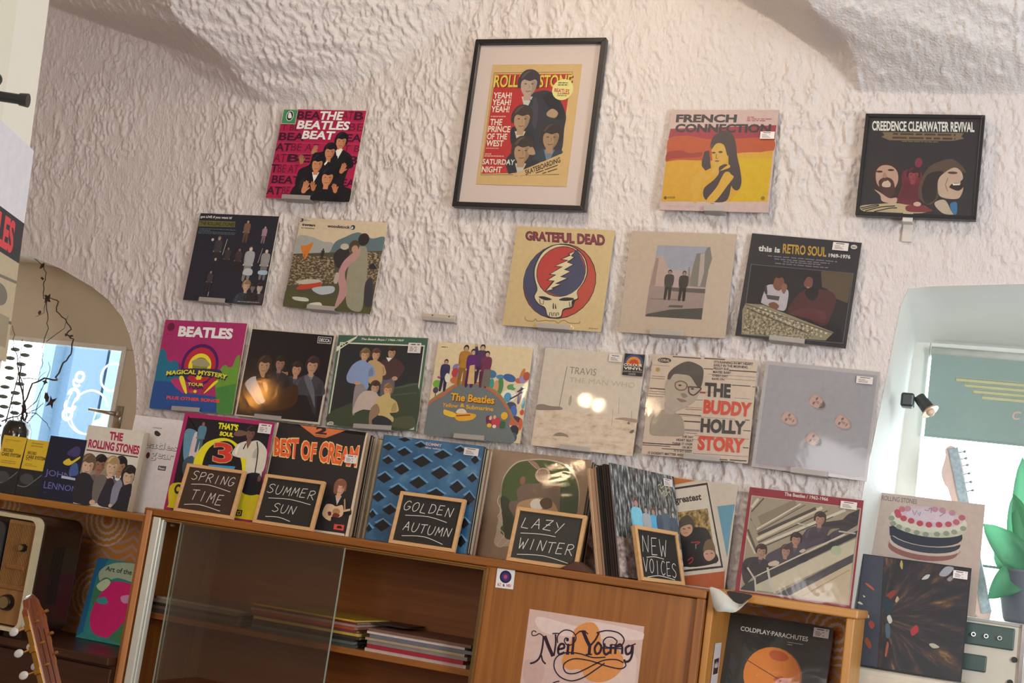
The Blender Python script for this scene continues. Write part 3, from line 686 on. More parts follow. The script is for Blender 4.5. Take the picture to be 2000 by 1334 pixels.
  ('S','9c958a',[0,27.2,3.1,20,17.8,21,31.8,25.2,43.8,27,46.9,41.8,0,46.2]),
  ('S','5a6a6a',[42.5,33.4,45.9,24.4,55,18.9,64.3,14,71.7,12.9,85.5,18.3,100,16.1,100,34.6,82.6,40.8,42.1,43.4]),
  ('P','4c4635',[0,41.1,100,31,100,100,0,100]),
  ('M','crowd',[0.1,42.3,46.9,41.8,55.4,70,0.4,76.5]),
  ('M','crowd',[81.1,33.4,100,33.4,100,66.8,86.9,67.8]),
  ('S','4e4b2c',[0.1,81.6,27.2,84.6,66.6,86.7,99.5,85.4,99.2,99.1,56.2,98.7,0.1,99.4]),
  ('S','c8702a',[6.7,31.8,13.3,30.8,20.4,27.2,18,37.4,14.6,46.4,10.7,40.4]),
  ('L','3a3028',0.5,[13.3,40.2,13.2,49]),
  ('S','b23f2c',[11.5,78.8,17.1,74,26.9,70.8,37.2,70.1,38.9,75,25.9,78.4,14.4,80.3]),
  ('S','b8a890',[9.4,72,21.1,68.1,35.4,67.7,37.2,70.1,18.4,73.9]),
  ('S','a8a8a4',[29.6,77.5,52.2,73.4,54.3,80.1,40.1,83.7]),
  ('S','c0b4a0',[9.5,88.5,25.4,88.6,27.5,92.2,12.9,92]),
  ('S','2c2a2c',[46.9,41.8,48.2,35.5,53.8,31.4,62.9,32.1,64,49.5,53.1,52.7]),
  ('E','b4a488',57.2,29.3,4.9,3.3),
  ('S','8f846c',[73.2,93.7,66.8,69.2,66,46.8,69.2,31.7,78.5,27.4,83.8,33.3,88.5,60.2,89.5,80,88.8,98]),
  ('S','b08078',[55.7,62.5,58.4,47.3,66.5,36.8,75.2,29.5,74.8,40,66.5,49.3,63.5,59.5,70.1,78.9,62,95.8,59.2,94.7,60.7,77.1]),
  ('S','b39a86',[52.6,69,53.1,58.9,57.1,59.9,56.7,69.9]),
  ('E','2c2624',77,20.1,6.2,6.7),
  ('E','4a3a2c',67.8,28.1,5.8,6.4),
  ('E','b08468',69.1,31.1,3.6,3.9),
  ('W',33.6,33.9,11.6,'2a2c2e','2a2420','2a2420'),
  ('S','38343a',[88.2,67.7,94.7,62.3,100,89,91.8,91]),
  ('P','22262a',[89.1,47.8,93,45.1,98.7,51.5,88.6,51.5]),
  ('T','2a2420','woodstock',32.9,5.9,59.2,9.3,0.06),
  ('E','2a3a48',62.2,7.6,2.6,2.6),
  ('E','b8b8a8',61.5,8.1,1.3,1.5),
  ('T','2a2420','3',0.4,0.9,3.9,4.8,0.08),
  ('Z','8a8c94',3.8,1.1,11.8,3.8,2),
  ('T','2a2420','twan',3.2,6.5,18.7,9.2,0.08),
  ('T','3a302a','presents',3.3,10.8,18.6,12.5,0.02),
  ('Z','8a8a8a',24.4,2.5,73.4,2.9,1),
  ('Z','5a4a40',33.5,11.6,63.7,11.4,1),
  ('Z','d8cdb8',4.4,83.2,82,80.5,1),
  ('Z','d8cdb8',6.4,86.2,91.5,83.3,1),
  ('Z','d8cdb8',3.2,90,90.9,86.8,1),
  ('Z','d8cdb8',33.8,91.2,91.5,89.8,1),
  ('S','c8bca8',[29.9,94.5,41.9,92.3,44.3,97.8,31.5,98.8]),
 ],
 'bolt': [
  ('BG','cfae7c'),
  ('Q','46283c','GRATEFUL DEAD',[8.9,4.5,90.5,4.6,92.3,15.9,10.4,14.2],0.12),
  ('Q','8a3a44','GRATEFUL DEAD',[10,5.2,89.9,5.3,91.4,15,11.3,13.4],0.05),
  ('E','2b2a30',51.5,53,37,37.8),
  ('E','b8483a',51.5,53,36.2,37),
  ('S','45465e',[45.9,17.2,32.1,21.3,20.2,33.8,15.4,47.6,15.9,58.2,21.3,72.5,33.1,84.4,46.7,89.2,50.2,86.3,40.3,73.3,30,58.4,26.3,41.3,32.8,25.6]),
  ('S','2b2a30',[48.4,16.1,62,18.6,74.2,28.5,78.7,41.6,77,52.2,71.7,62,73.4,69.6,70.4,71.6,68.5,78.5,60.3,81.8,58.4,88.7,45.7,89.2,40.5,81,32.9,76.6,27.9,70.1,29.6,62.3,24.9,51,24.1,39.4,28.8,25.8,38.5,18.1]),
  ('S','d8c096',[48.5,16.9,61.6,19.4,73.3,29,77.7,41.7,76,52.2,71,62,72.3,68.7,67.4,71.3,67.8,77.1,59.5,80.4,57.5,87.8,46,88.2,41.3,80,34.3,76.6,28.9,70.1,30.6,62.3,26.1,50.9,25.1,39.9,29.9,26.5,39.1,18.9]),
  ('E','2b2a30',51.8,43.4,25,25.5),
  ('E','b8403a',51.8,43.4,24.3,24.8),
  ('S','45465e',[63.4,21.8,69.2,27.8,74.6,37,75.9,46.5,72.8,56.2,67.1,63.2,58.9,67,51.1,67.4,42.9,65,39.7,63.7,45.4,55.7,55.2,43.7]),
  ('P','2b2a30',[64.2,21.5,56.2,25.5,57.6,26.6,48.9,31.6,55.8,32.2,43.7,39,51,38.9,39.6,47.2,45.5,47.3,38.1,53.2,44.8,53.3,38.3,64.3,48.3,61.8,46.2,61,54.8,56.7,49.4,56.3,60.6,49.7,53.6,49.1,62.4,42.9,56.4,41.7,64.5,35.6,58.1,34,64.5,28.5,61,27.7]),
  ('P','dcc598',[62.8,22.8,57.7,25.6,59.2,27.1,51.1,31.1,58,31.9,45.7,38.2,53.2,38.5,41.5,46.5,47.7,46.9,40,52.7,46.9,52.9,39.7,63.5,46.2,61.2,44.3,60.4,52.8,56.3,47.3,55.8,58.6,49.9,51.6,48.7,60.8,43,54.4,41.4,62.8,35.9,56.1,33.9,62.6,28.8,59.5,27.5]),
  ('S','2b2a30',[32.8,69.9,38.6,69.1,46.9,71.5,40.2,72.8]),
  ('S','2b2a30',[53.8,71.6,59.2,68.9,68,68.9,67.8,70.8,60.7,72.2]),
  ('S','2b2a30',[48.5,75.8,49.2,75.2,50.2,80.5,49,80.3]),
  ('S','2b2a30',[50.7,75.6,51.3,76.1,52.7,80.3,51.4,80.2]),
  ('L','2b2a30',0.7,[46.6,88.4,46.7,84.5,48.4,84.4,49.3,88.1]),
  ('L','2b2a30',0.7,[50.4,88,50.4,84.5,52,84.4,52.8,87.8]),
  ('L','2b2a30',0.7,[53.9,87.8,54,84.3,55.5,84.2,56.2,86.9]),
  ('L','2b2a30',0.7,[34.1,71.7,35.8,76.5,38.8,76.8,38.7,72.9]),
  ('L','2b2a30',0.7,[64.7,72.9,65.9,77.6,67.7,76.1,67.3,72.3]),
  ('C','6a5638',0.5,[22.2,90.1,23.6,93.5,30.7,94.2,33.2,91.6,35.6,93.9,43.3,92.5,48.2,92.7,53.1,92.4,56.4,94.4,59,92.3,62.7,91.3,67.9,93.4,77.2,93.1,78.1,91.1]),
  ('Z','6a5638',87.9,96.7,96.8,97.8,1),
 ],
 'lot': [
  ('BG','c2a890'),
  ('P','9c999e',[27,13.5,77.7,13.1,76.6,83.5,23.3,83.3]),
  ('P','b59a92',[26.3,37.3,78,36.7,76.6,54.4,25.8,54.3]),
  ('P','9a8278',[23.9,53.4,77,54.4,76.6,83.5,23.3,83.3]),
  ('P','b7988a',[26.7,26.9,27.8,24.5,33.6,23.4,37.5,32.3,41.8,36.8,42,52.8,24.3,53.4,24,41.2]),
  ('P','9a7e70',[27.1,26,29.8,26.1,29.5,41,29.3,53.2,24.3,53.4]),
  ('P','7e7468',[76.9,13.3,80,24.5,77.8,35.8,76.8,52.6,61,52.2,63,32.5,65.1,20.2,68.6,19.6,72.3,20,74.3,14.3]),
  ('P','b09a90',[68.7,20.1,72.7,20,73.8,39.6,71.7,51.8,69.5,51.9]),
  ('P','8a7e74',[59.6,52.2,58.7,34.5,59.8,32.6,62.8,52.1]),
  ('P','5e554d',[44,54.1,76.8,54,77.1,58.3,46.3,57.8]),
  ('P','7c675f',[26.4,65.6,59.9,65.2,60.1,66.3,26.5,66.4]),
  ('P','4e4b44',[24.8,80.9,46.8,75.4,76.6,72.5,76.6,83.5,23.3,83.3]),
  ('P','5a524a',[45.4,71.3,58,70.9,57.4,73.2,43.8,73.4]),
  ('W',42.1,39.2,26.9,'413c38','2c2624','9a7a68'),
  ('W',55.8,39.7,26.9,'38332f','403830','9a7a68'),
 ],
 'desk': [
  ('BG','2b2b31'),
  ('Q','d8cfc4','this is',[8,11,28.1,11.3,28.4,16.7,8.4,16.8],0.07),
  ('Q','c09236','RETRO SOUL',[30.1,7.4,69.7,7.2,70.6,16.5,30.9,16.7],0.05),
  ('Q','d8cfc4','1969-1976',[72.4,12.7,91.8,12.6,92,16.3,72.7,16.4],0.07),
  ('L','7e787a',0.8,[17.9,20.5,21.9,20.5]),
  ('L','7e787a',0.8,[23.4,20.5,30.6,20.5]),
  ('L','7e787a',0.8,[32,20.5,37.7,20.3]),
  ('L','7e787a',0.8,[39.2,20.3,44.2,20.3]),
  ('L','7e787a',0.8,[45.6,20.3,50.8,20.2]),
  ('L','7e787a',0.8,[52.2,20.2,60.4,20.2]),
  ('L','7e787a',0.8,[61.9,20.2,69.2,20.1]),
  ('L','7e787a',0.8,[70.6,20.1,77.6,20.1]),
  ('L','7e787a',0.8,[78.9,20.1,80.9,20]),
  ('L','7e787a',0.8,[24.3,22.9,28.9,22.8]),
  ('L','7e787a',0.8,[30,22.8,34.5,22.8]),
  ('L','7e787a',0.8,[35.6,22.7,40.1,22.7]),
  ('L','7e787a',0.8,[41.2,22.7,45.4,22.7]),
  ('L','7e787a',0.8,[46.6,22.7,53,22.6]),
  ('L','7e787a',0.8,[54.1,22.6,58.7,22.5]),
  ('L','7e787a',0.8,[59.8,22.5,65.1,22.5]),
  ('L','7e787a',0.8,[66.2,22.5,71.7,22.3]),
  ('L','7e787a',0.8,[72.9,22.4,74.5,22.3]),
  ('L','7e787a',0.8,[32.7,24.8,35,24.7]),
  ('L','7e787a',0.8,[35.8,24.8,38,24.7]),
  ('L','7e787a',0.8,[38.8,24.7,42.7,24.6]),
  ('L','7e787a',0.8,[43.4,24.7,45.9,24.6]),
  ('L','7e787a',0.8,[46.7,24.6,49.8,24.6]),
  ('L','7e787a',0.8,[50.5,24.5,54.3,24.5]),
  ('L','7e787a',0.8,[55.1,24.5,59,24.5]),
  ('L','7e787a',0.8,[59.7,24.4,62.2,24.4]),
  ('L','7e787a',0.8,[62.9,24.4,66.6,24.4]),
  ('L','7e787a',0.8,[25.7,27,31.2,26.9]),
  ('L','7e787a',0.8,[32.3,27,34.9,27]),
  ('L','7e787a',0.8,[36,27,41.3,26.9]),
  ('L','7e787a',0.8,[42.5,26.9,44.9,26.9]),
  ('L','7e787a',0.8,[46,26.9,52.1,26.8]),
  ('L','7e787a',0.8,[53.2,26.8,59,26.8]),
  ('L','7e787a',0.8,[60.1,26.8,65.6,26.8]),
  ('L','7e787a',0.8,[66.6,26.7,69.9,26.7]),
  ('L','7e787a',0.8,[71,26.6,73.6,26.6]),
  ('P','6a6460',[3.7,30.1,96.9,29.5,97,95.8,5.6,98.3]),
  ('P','201f23',[4.3,30.6,96.5,29.9,96.5,95.3,6.1,97.8]),
  ('P','5a4a37',[68,30.5,96.5,29.9,95.7,57.9,85,55.1,75.9,46.7,71,45.2]),
  ('S','1d1b1e',[54,39.2,61.4,32.1,67.8,34.4,70.5,45.3,69.1,56.4,58.9,57.2]),
  ('S','74483c',[54.5,42.8,57.1,37.1,61.7,38.6,62.1,45.9,59,48,55.7,46.4]),
  ('S','4c2427',[44.1,71.4,46.8,61.9,55.1,50.2,67.6,48.3,78.8,48.3,85,55.1,83.9,68,78.6,81.3,64.1,77,48,73.8]),
  ('S','5a2a2c',[46.2,73.1,58.8,66.5,72.7,67.1,78.3,70.3,77.2,78.6,62.3,76.3,48.1,74.3]),
  ('S','171519',[56.9,51,63.8,45.8,69,50.9,66,58.5,59.8,57.2]),
  ('E','a07060',58.9,47.1,1.2,0.9),
  ('S','b7a9ac',[18.8,64.3,20.1,54.8,21.8,49.1,27.7,47.7,35.1,49.9,41.6,52.2,42.5,62.3,41.4,70.7,35.4,71.2,20.6,66.9]),
  ('P','4a4440',[22,58,34.8,58.3,34.3,62.5,24.1,62]),
  ('S','3a3434',[19.5,51.2,21.3,49.2,23.2,57.4,20.9,56.6]),
  ('S','7a4c3c',[26.1,45,26.8,40.3,31.3,38.6,35.1,40.6,37.2,47,33.8,52.8,28.8,51.4]),
  ('S','2a1f1c',[25.9,45.1,25.7,39.5,31.1,37.7,34.9,39.2,31.7,40.9,28.2,41.2,27.1,46.8]),
  ('S','8a5a48',[34.7,48.1,37.8,45.5,40.1,48.6,38.6,55.2,36.1,53.6]),
  ('S','7a4c3c',[25.8,66.5,30.6,64.2,35.6,67.5,33.6,70.9,28.2,70]),
  ('P','8f8266',[4.7,68.3,20.7,67.8,87.5,86.4,81.4,94.9,5.8,97.9,3,75]),
  ('M','knobs',[5.5,71.9,28.7,72.7,74.5,87.1,67.3,95.1,6.1,97.1]),
  ('E','cabfa8',19.5,70.9,1.1,0.9),
  ('E','cabfa8',24,72.2,1.1,0.9),
  ('E','cabfa8',28.4,73.4,1.1,0.9),
  ('E','cabfa8',32.9,74.7,1.1,0.9),
  ('E','cabfa8',37.3,75.9,1.1,0.9),
  ('E','cabfa8',41.7,77.1,1.1,0.9),
  ('E','cabfa8',46.1,78.4,1.1,0.9),
  ('E','cabfa8',50.4,79.6,1.1,0.9),
  ('E','cabfa8',54.8,80.8,1.1,0.9),
  ('E','cabfa8',59.2,82,1.1,0.9),
  ('E','cabfa8',63.5,83.2,1.1,0.9),
  ('E','cabfa8',67.8,84.5,1.1,0.9),
  ('E','cabfa8',72.2,85.7,1.1,0.9),
  ('E','cabfa8',76.5,86.9,1.1,0.9),
  ('E','cabfa8',80.8,88.1,1.1,0.9),
  ('E','c0b498',13.6,72.2,1,1),
  ('E','c0b498',17.9,73.5,1,1),
  ('E','c0b498',22.2,74.8,1,1),
  ('E','c0b498',26.5,76.1,1,1),
  ('E','c0b498',30.7,77.4,1,1),
  ('E','c0b498',35,78.7,1,1),
  ('E','c0b498',39.2,80,1,1),
  ('E','c0b498',43.5,81.3,1,1),
  ('E','c0b498',47.7,82.6,1,1),
  ('E','c0b498',51.9,83.8,1,1),
  ('E','c0b498',56.1,85.1,1,1),
  ('E','c0b498',60.3,86.4,1,1),
  ('E','c0b498',64.5,87.7,1,1),
  ('E','c0b498',68.6,88.9,1,1),
  ('E','c0b498',72.8,90.2,1,1),
  ('E','c0b498',76.9,91.4,1,1),
  ('L','5a5040',0.7,[5,69.2,87.3,87.3]),
  ('L','4a4234',0.7,[6.6,72.8,66.5,90.6]),
  ('E','c8c0b4',93.7,4.8,2.9,2.1),
  ('Z','5a5450',91.6,4.2,95.7,5.6,1),
 ],
 'rainbow': [
  ('BG','90254f'),
  ('S','6a2a50',[11.3,47,28.7,49.2,32.1,63.4,22.3,64.2,5.6,49.3]),
  ('S','1f5a6c',[0.7,35.3,7.2,35.5,10.6,43.4,15.3,47.1,21,45.5,25.9,50.3,30.7,72.5,28.9,90.6,20.4,99,0,100,0,67.9]),
  ('P','24406e',[0.2,69.7,27.1,69.2,43,80.4,79.6,82.4,84.5,99.9,0,100]),
  ('S','5c7a2a',[98.2,36.5,93.7,38.5,91.3,47.6,86.8,49.3,82.5,47,77.5,51.9,74.4,68.7,81.2,85.8,82.6,100,100,100,100,61.9]),
  ('P','3f6a30',[75.1,73,99.3,66.5,100,100,82.6,100]),
  ('E','43174a',51.9,48.6,22.5,22.3),
  ('E','9c2430',52,49.1,19.2,19.2),
  ('E','d8b02a',52.1,49.8,13.8,13.3),
  ('E','75702a',52.5,49.5,9.4,8.9),
  ('S','2e2a3c',[30.6,54.5,74.6,52.6,74.9,59.7,31.1,63.4]),
  ('S','a02a55',[20.6,68.9,28.5,65.5,38.9,79.8,34.9,79.7]),
  ('S','d8b02a',[29.8,64.5,35,63.1,42.3,79.5,39.4,79.8]),
  ('S','96262f',[67.6,63,75.7,65,62.5,79.1,60,78.8]),
  ('S','d8b02a',[73,66.1,77.3,65.7,66.1,77.4,62.9,79]),
  ('P','9c2430',[40.7,61.3,48.5,60.6,49.3,65.5,42,66.1]),
  ('P','d8b02a',[50.4,60.4,56.3,59.9,56.6,64.8,50.8,65.3]),
  ('S','8a7a5a',[41.9,45.4,48.3,42.2,57.2,42.4,63.9,47.2,60.5,50.2,45.6,49.6]),
  ('V','1d2430','MAGICAL MYSTERY',14.6,55.8,88.4,64.8,0.1,0.35),
  ('V','d8b02a','MAGICAL MYSTERY',13.2,54.6,87,62.7,0.06,0.35),
  ('T','1d2430','TOUR',42.4,70.1,61.9,75.6,0.1),
  ('T','d8b02a','TOUR',41.5,68.8,60.8,72.1,0.06),
  ('E','b03a28',47.6,78.6,3,1.4),
  ('E','d8b02a',52,78.2,2,1.6),
  ('T','e0cfb6','BEATLES',18.8,6.4,85.1,18.4,0.1),
  ('E','5a1a2c',8.5,7.9,4.5,4.5),
  ('Z','5a1a2c',4.4,16.2,13,16.9,1),
  ('Z','b8b4b4',23.2,80.8,77.5,78.2,1),
  ('Z','b8b4b4',19.6,83.2,81.7,80,1),
  ('T','c83a30','PLUS OTHER SONGS',18.9,85,83.4,88.7,0.08),
  ('Z','b8b4b4',21,91.3,79.7,88.6,1),
  ('Z','b8b4b4',26.9,93.3,74.3,91.3,1),
 ],
 'dimgroup': [
  ('BG','b9a68d'),
  ('P','18161a',[1.1,0.9,98.5,1,98.4,97.6,1.7,98.7]),
  ('P','b8aca0',[80.1,3.2,96.3,3.1,96.3,10.5,80.6,10.6]),
  ('P','18161a',[80.9,3.8,95.7,3.8,95.6,9.9,81.1,9.9]),
  ('T','cfc4b6','DECCA',82.1,5,94.8,8.8,0.06),
  ('S','2c2a2e',[70.4,51.2,76.6,46,86.1,52.1,91.4,67.5,93.4,89.8,85.5,79.4,75,62.2]),
  ('S','3a3a40',[36.6,51.9,42.9,46.7,51.5,52.9,58.2,50,66.2,53.9,66.9,69.8,56.1,64,40.9,60.8]),
  ('F',62.6,42.1,14.7,'29282d','2a1f1c','a8785c','4a4a52'),
  ('F',49.3,48.4,12.2,'222024','1d1718','a5714f','222024'),
  ('F',42.2,37.4,14.7,'232125','241b19','8a6450','35333a'),
  ('F',80.2,36.5,17.1,'3a383c','33241f','a87c62','77726c'),
  ('F',23.9,41.3,18.4,'1c1a1d','33241c','a57a5c','1c1a1d'),
  ('S','a29c9a',[5.6,64,10.3,56.5,17.3,54.2,23,57.7,28.8,73.5,32.9,78.3,31.9,82.4,24.9,84.2,14.2,74.9]),
  ('S','a8826a',[24.6,62.3,29.6,59.5,33.6,67.2,29.5,71.1]),
  ('S','1d1a1d',[17,55.9,21.8,52,28.6,66.5,33.6,73,32.6,80,25.2,68]),
  ('S','5a565a',[73.4,50.9,78.2,48.2,86.7,61.1,91.9,82.1,84.9,70.4]),
  ('S','3a2216',[39.4,77.1,64.7,58.6,69.9,78.6,56.2,88,34.8,90.1]),
 ],
 'sweaters': [
  ('BG','3c5847'),
  ('P','c5bda4',[2.8,7.8,97.3,7.8,97.2,98.3,1.1,99]),
  ('P','25272a',[4.4,9.3,96.1,9.3,95.6,97.1,2.6,97.7]),
  ('S','39402f',[53.6,62.1,69.7,56.6,95.2,50.5,96.3,96.5,41,98.7,3.5,97.4,5.4,83.6]),
  ('S','4a4c38',[69.2,89.6,84.1,85.1,95.5,85.2,95.8,96.6,70,96.1]),
  ('L','4a5048',1.6,[69.6,55.5,95.1,49.4]),
  ('L','4a5048',1.1,[68.3,63.3,95.2,59.2]),
  ('S','5e5560',[54.9,44.3,68.4,45.7,69.1,61,60,68.3,55.8,61.9]),
  ('S','887876',[27.4,52.7,41.2,52.9,39.8,60.8,33,70.3,30.2,86.2,27.4,81.9]),
  ('F',62.3,17.4,11.8,'46302e','30241f','a87c60','c2b8ac'),
  ('S','48302e',[51.9,29,57,24.3,68,23.7,76.5,29.9,78.7,35.2,72.8,45.4,68.3,44.6,56.2,46.4]),
  ('P','d0c8bc',[56.8,22.7,60.1,27.4,63.5,23.4,61.3,23]),
  ('F',45.2,20.5,11.8,'b38c60','4a3628','b8886a','b38c60'),
  ('S','b38c60',[37.3,29.8,42.5,26.2,48.3,27,54,32.2,55.6,50.9,47,53.7,39.4,47.5]),
  ('F',33,21.3,12.4,'7f8aa6','6a5038','b8886a','a09aa0'),
  ('S','7f8aa6',[15.9,44.4,20.4,32.9,28.9,26.9,36,28.7,39.7,40.8,41.6,56.2,38.3,57.6,35.5,53.3,25.1,52.9,17.9,51.1]),
  ('E','b08468',29,52,3.9,1.8),
  ('E','b08468',69.4,45.1,3.1,2.2),
  ('F',49.3,56.3,12.4,'b59c8e','3c2e26','b0856a','c0aca0'),
  ('S','b59c8e',[28.3,84.6,30.7,70.4,35.4,62.2,43.1,59.5,52.5,62.2,54.8,72,49.7,76.8,36.6,81.2]),
  ('F',63.8,58.1,12.4,'b89a62','7a5a3c','b8886a','c8b088'),
  ('S','b89a62',[53.3,68.8,58.3,64,65.8,61.2,69.3,72,69.5,83,73.9,87,72.8,92,60.4,90.3,54.6,79.7]),
  ('S','282a30',[51,87.8,62.1,85.8,72.8,91.5,67.9,97.4,54.3,96.4]),
  ('S','8a6a54',[48.2,78,53.8,73.2,58.1,80.6,55.4,86.3,50.9,91.1,52.2,97.7,48.7,96.9,47,87]),
  ('P','cbc2a8',[0,16.4,0.4,13,22.1,0,20.8,3.1,0.5,18.7]),
  ('L','2a2a28',1.6,[4.2,13,6.3,11.5]),
  ('L','2a2a28',1.6,[7,11,8.5,10.1]),
  ('L','2a2a28',1.6,[9.2,9.6,11.8,7.9]),
  ('T','d2c6aa','The Beach Boys / 1966-1969',26.5,2.4,73.8,5.5,0.05,0.25),
  ('E','b8ac94',5.8,97,3.4,1.9),
  ('Z','5a5248',3.9,96.2,7.7,97.6,1),
 ],
 'hill': [
  ('BG','d2b78f'),
  ('Z','4a4038',3.9,4.3,10.8,5.9,1),
  ('E','3a6a8a',61.7,30.4,4.8,3.9,20),
  ('E','4a78a0',70.7,32.7,4.4,2.4,0),
  ('E','35588a',80.3,33,6.8,3.7,15),
  ('E','b85a3a',90.2,35.3,3.9,2.7,10),
  ('E','8a7a9a',94.4,32.1,4.4,5.3,0),
  ('E','b87038',93.1,26.3,1.9,4.4,20),
  ('E','a8503a',97.4,29.9,3.4,4.4,0),
  ('E','4a7a4a',71.7,42.4,3.4,8.7,0),
  ('E','c88a60',67.6,43.7,2.7,6.8,0),
  ('E','5a8a50',83.7,42.6,4.8,3.1,0),
  ('E','c8bca0',92,41,6.8,2.9,0),
  ('E','3a8a7a',62.4,41.1,2.9,5.8,0),
  ('E','e0d4bc',82.2,51.5,7.7,5.8,0),
  ('E','4a8aa8',81.1,53.5,3.9,4.8,0),
  ('E','e0d8c0',95.7,46.6,3.4,5.8,0),
  ('E','5a4a78',93.4,50.6,2.1,8.7,5),
  ('E','5a8a9a',97.9,58.1,1.9,5.8,0),
  ('E','38405a',85.8,62.9,5.8,4.8,0),
  ('E','3f62a0',89.4,67.5,3.4,5.8,-10),
  ('E','c04a38',97.9,67.8,2.1,2.9,0),
  ('E','5a3038',92.7,76.9,5.8,4.4,0),
  ('E','c8583a',98,80.4,2.1,5.8,0),
  ('E','2c3038',92.4,87.6,4.8,5.8,0),
  ('E','40505c',92.5,94.3,3.9,4.8,0),
  ('E','8a4a78',7.3,38,2.7,1.4,0),
  ('E','6a9a3a',5.5,45.1,4.4,3.9,0),
  ('E','483a50',5.1,52,2.9,3.1,0),
  ('E','7a6a9a',24.2,26.9,4.8,4.4,20),
  ('E','b03a3a',23.1,31.9,3.9,4.8,0),
  ('E','5a7a9a',27.4,34.6,2.4,3.9,0),
  ('E','b8663a',23.3,39.9,4.4,3.4,0),
  ('E','c8a8b0',30.5,29.5,3.9,5.8,0),
  ('L','35302e',0.8,[5.3,53,5.7,58.9]),
  ('L','2a2a30',1.4,[83.7,55.2,96.6,46.5]),
  ('L','2a2a30',1.2,[90,47,99.5,40.5]),
  ('S','8a7a44',[0,63.9,11.8,53.6,26.7,42.4,37.8,38.9,51.7,40.7,70.2,48.4,81.6,60.3,90.4,74.2,90.6,81.9,0,69.3]),
  ('S','b85a44',[0,65.9,13,55,27.4,43.5,38.1,40.3,51.9,41.8,69,50,80.3,61.3,89,74.3,89.2,82,0,71.3]),
  ('S','696b68',[0,68.4,14.3,57.3,28.1,45,38.3,41.8,51.2,43.4,67.8,51.5,79.1,62.4,87.1,74.4,86.9,82.2,93.4,100,53.3,100,0,100,0,84.2]),
  ('W',11.9,20.7,30,'35304e','2a2228','b08a6a'),
  ('S','d8ccb4',[12.7,37.6,14.4,33,17.7,35.3,18.2,41.2,14.9,42.4]),
  ('W',31,4.6,37.7,'a8702c','1d1a1c','b08a6a'),
  ('W',48.2,2.6,36.8,'4a2f4a','221c1e','b89878'),
  ('W',54.1,9.2,33.9,'6e2d48','1d1a1c','b89878'),
  ('W',39.3,8.1,35.8,'5a2460','221c1e','b89878'),
  ('P','c8a068',[37.3,23.1,42.4,21.8,44.7,42.3,37.5,42.8]),
  ('P','6c6058',[52.8,26,60.5,25.5,60.9,44.2,52.2,43.8]),
  ('P','382a48',[39.9,2.1,42,0,44.9,9.7,41.4,11.9]),
  ('E','b89878',41.1,0.6,1.4,1.9),
  ('T','6a3a1c','The Beatles',22.7,54.6,69.1,62.7,0.08),
  ('T','de9c28','The Beatles',22.1,53.6,68.3,61.7,0.05),
  ('T','de9c28','Yellow',15,64.7,31.4,69.1,0.04,0.15),
  ('T','de9c28','&',33.5,63.8,38.5,67.9,0.05),
  ('T','de9c28','Submarine',39.8,64.8,68.5,69.2,0.05),
  ('S','d8982a',[28.3,77,31.8,74.8,39.4,73.2,51.2,74.3,49.1,79.3,40.7,82,33,82.1]),
  ('S','e0ac38',[17.2,72,21.7,72.6,29.9,74.9,28.6,79,20.6,78.1,17.3,75.9]),
  ('S','d8bca0',[30.8,74.4,32.1,70.3,37.8,69.4,41.4,73.6]),
  ('L','8a3a2a',1.2,[31.2,77.3,45.5,75.2]),
  ('E','dca22c',80.7,73,3.5,3.7),
  ('S','6a2a4a',[62.1,76.4,66.5,74.1,69.5,80.7,65.3,84.9]),
  ('S','b83a4a',[68.9,76.8,76.4,76.2,76.7,84,70.2,85.5]),
  ('S','3a5a3a',[77.8,79,82.7,79.6,82.6,85.5,77.9,85.8]),
  ('E','d8b088',66.9,76.5,1.5,2.1),
  ('E','c8a078',71,75.2,1.5,1.9),
  ('E','dca22c',66.7,84.3,2.4,2.1),
  ('E','dcc8b0',72,84.9,1.9,1.7),
 ],
 'snow': [
  ('BG','cbb7a2'),
  ('M','snowfield',[0,61.5,100,63.5,100,100,0,100]),
  ('S','857566',[0,59.2,5.2,57.7,13.8,58.8,24.1,58.8,25.4,61.5,13.5,63.1,0,63.9]),
  ('S','a08670',[78,65.5,86.7,63.3,99.3,64,99.3,67.2,87.1,66]),
  ('L','8c7c6a',0.8,[24.3,17.5,22.3,59.5]),
  ('L','a89684',0.5,[79.9,44.1,81.4,60.6]),
  ('L','9a7a68',0.5,[93.7,55.8,94.5,64.9]),
  ('L','a89684',0.5,[75.4,56.5,76.4,73]),
  ('S','a8977e',[30.9,55,31.6,47.4,33.4,47.3,33.8,52.8,33,56.6]),
  ('S','a8977e',[64.1,56.6,64.8,49.2,66.7,49.9,67.2,56.3]),
  ('S','b8a68a',[52.9,57.6,53.4,52,55.3,52.8,55.6,57.4]),
  ('S','8a7860',[20.5,87.7,26,84.3,33.6,85.5,35.8,88,30.2,87.7,23.9,88.3]),
  ('S','6a6058',[91,68,92.6,66.9,93.4,69.1,91.6,69.3]),
  ('S','6a6058',[94,76.8,97.2,74.3,98.7,75.5,96.4,78]),
  ('T','8a7c6c','TRAVIS',27.6,17.5,54.1,24.5,0),
  ('T','b3a08a','THE MAN WHO',28.5,28,93.3,33.3,-0.0),
 ],
 'linesportrait': [
  ('BG','c6ad98'),
  ('L','463a38',1,[19.1,1.3,46.4,1.4]),
  ('L','463a38',1,[49.5,1,69.2,1.1]),
  ('L','8a7470',0.4,[0.9,10.9,17,10.9]),
  ('L','8a4038',0.5,[1.3,22.1,14.3,22.1]),
  ('L','6a5450',0.5,[0.6,24.3,14.1,24.3]),
  ('L','463a38',1.1,[0.7,34.5,15.3,34.5]),
  ('L','7a4a40',0.5,[0.3,37.3,15.6,37.2]),
  ('L','6a5a54',0.5,[0.2,39.7,15.9,39.6]),
  ('L','6a5a54',0.5,[0,42.3,15.3,42.1]),
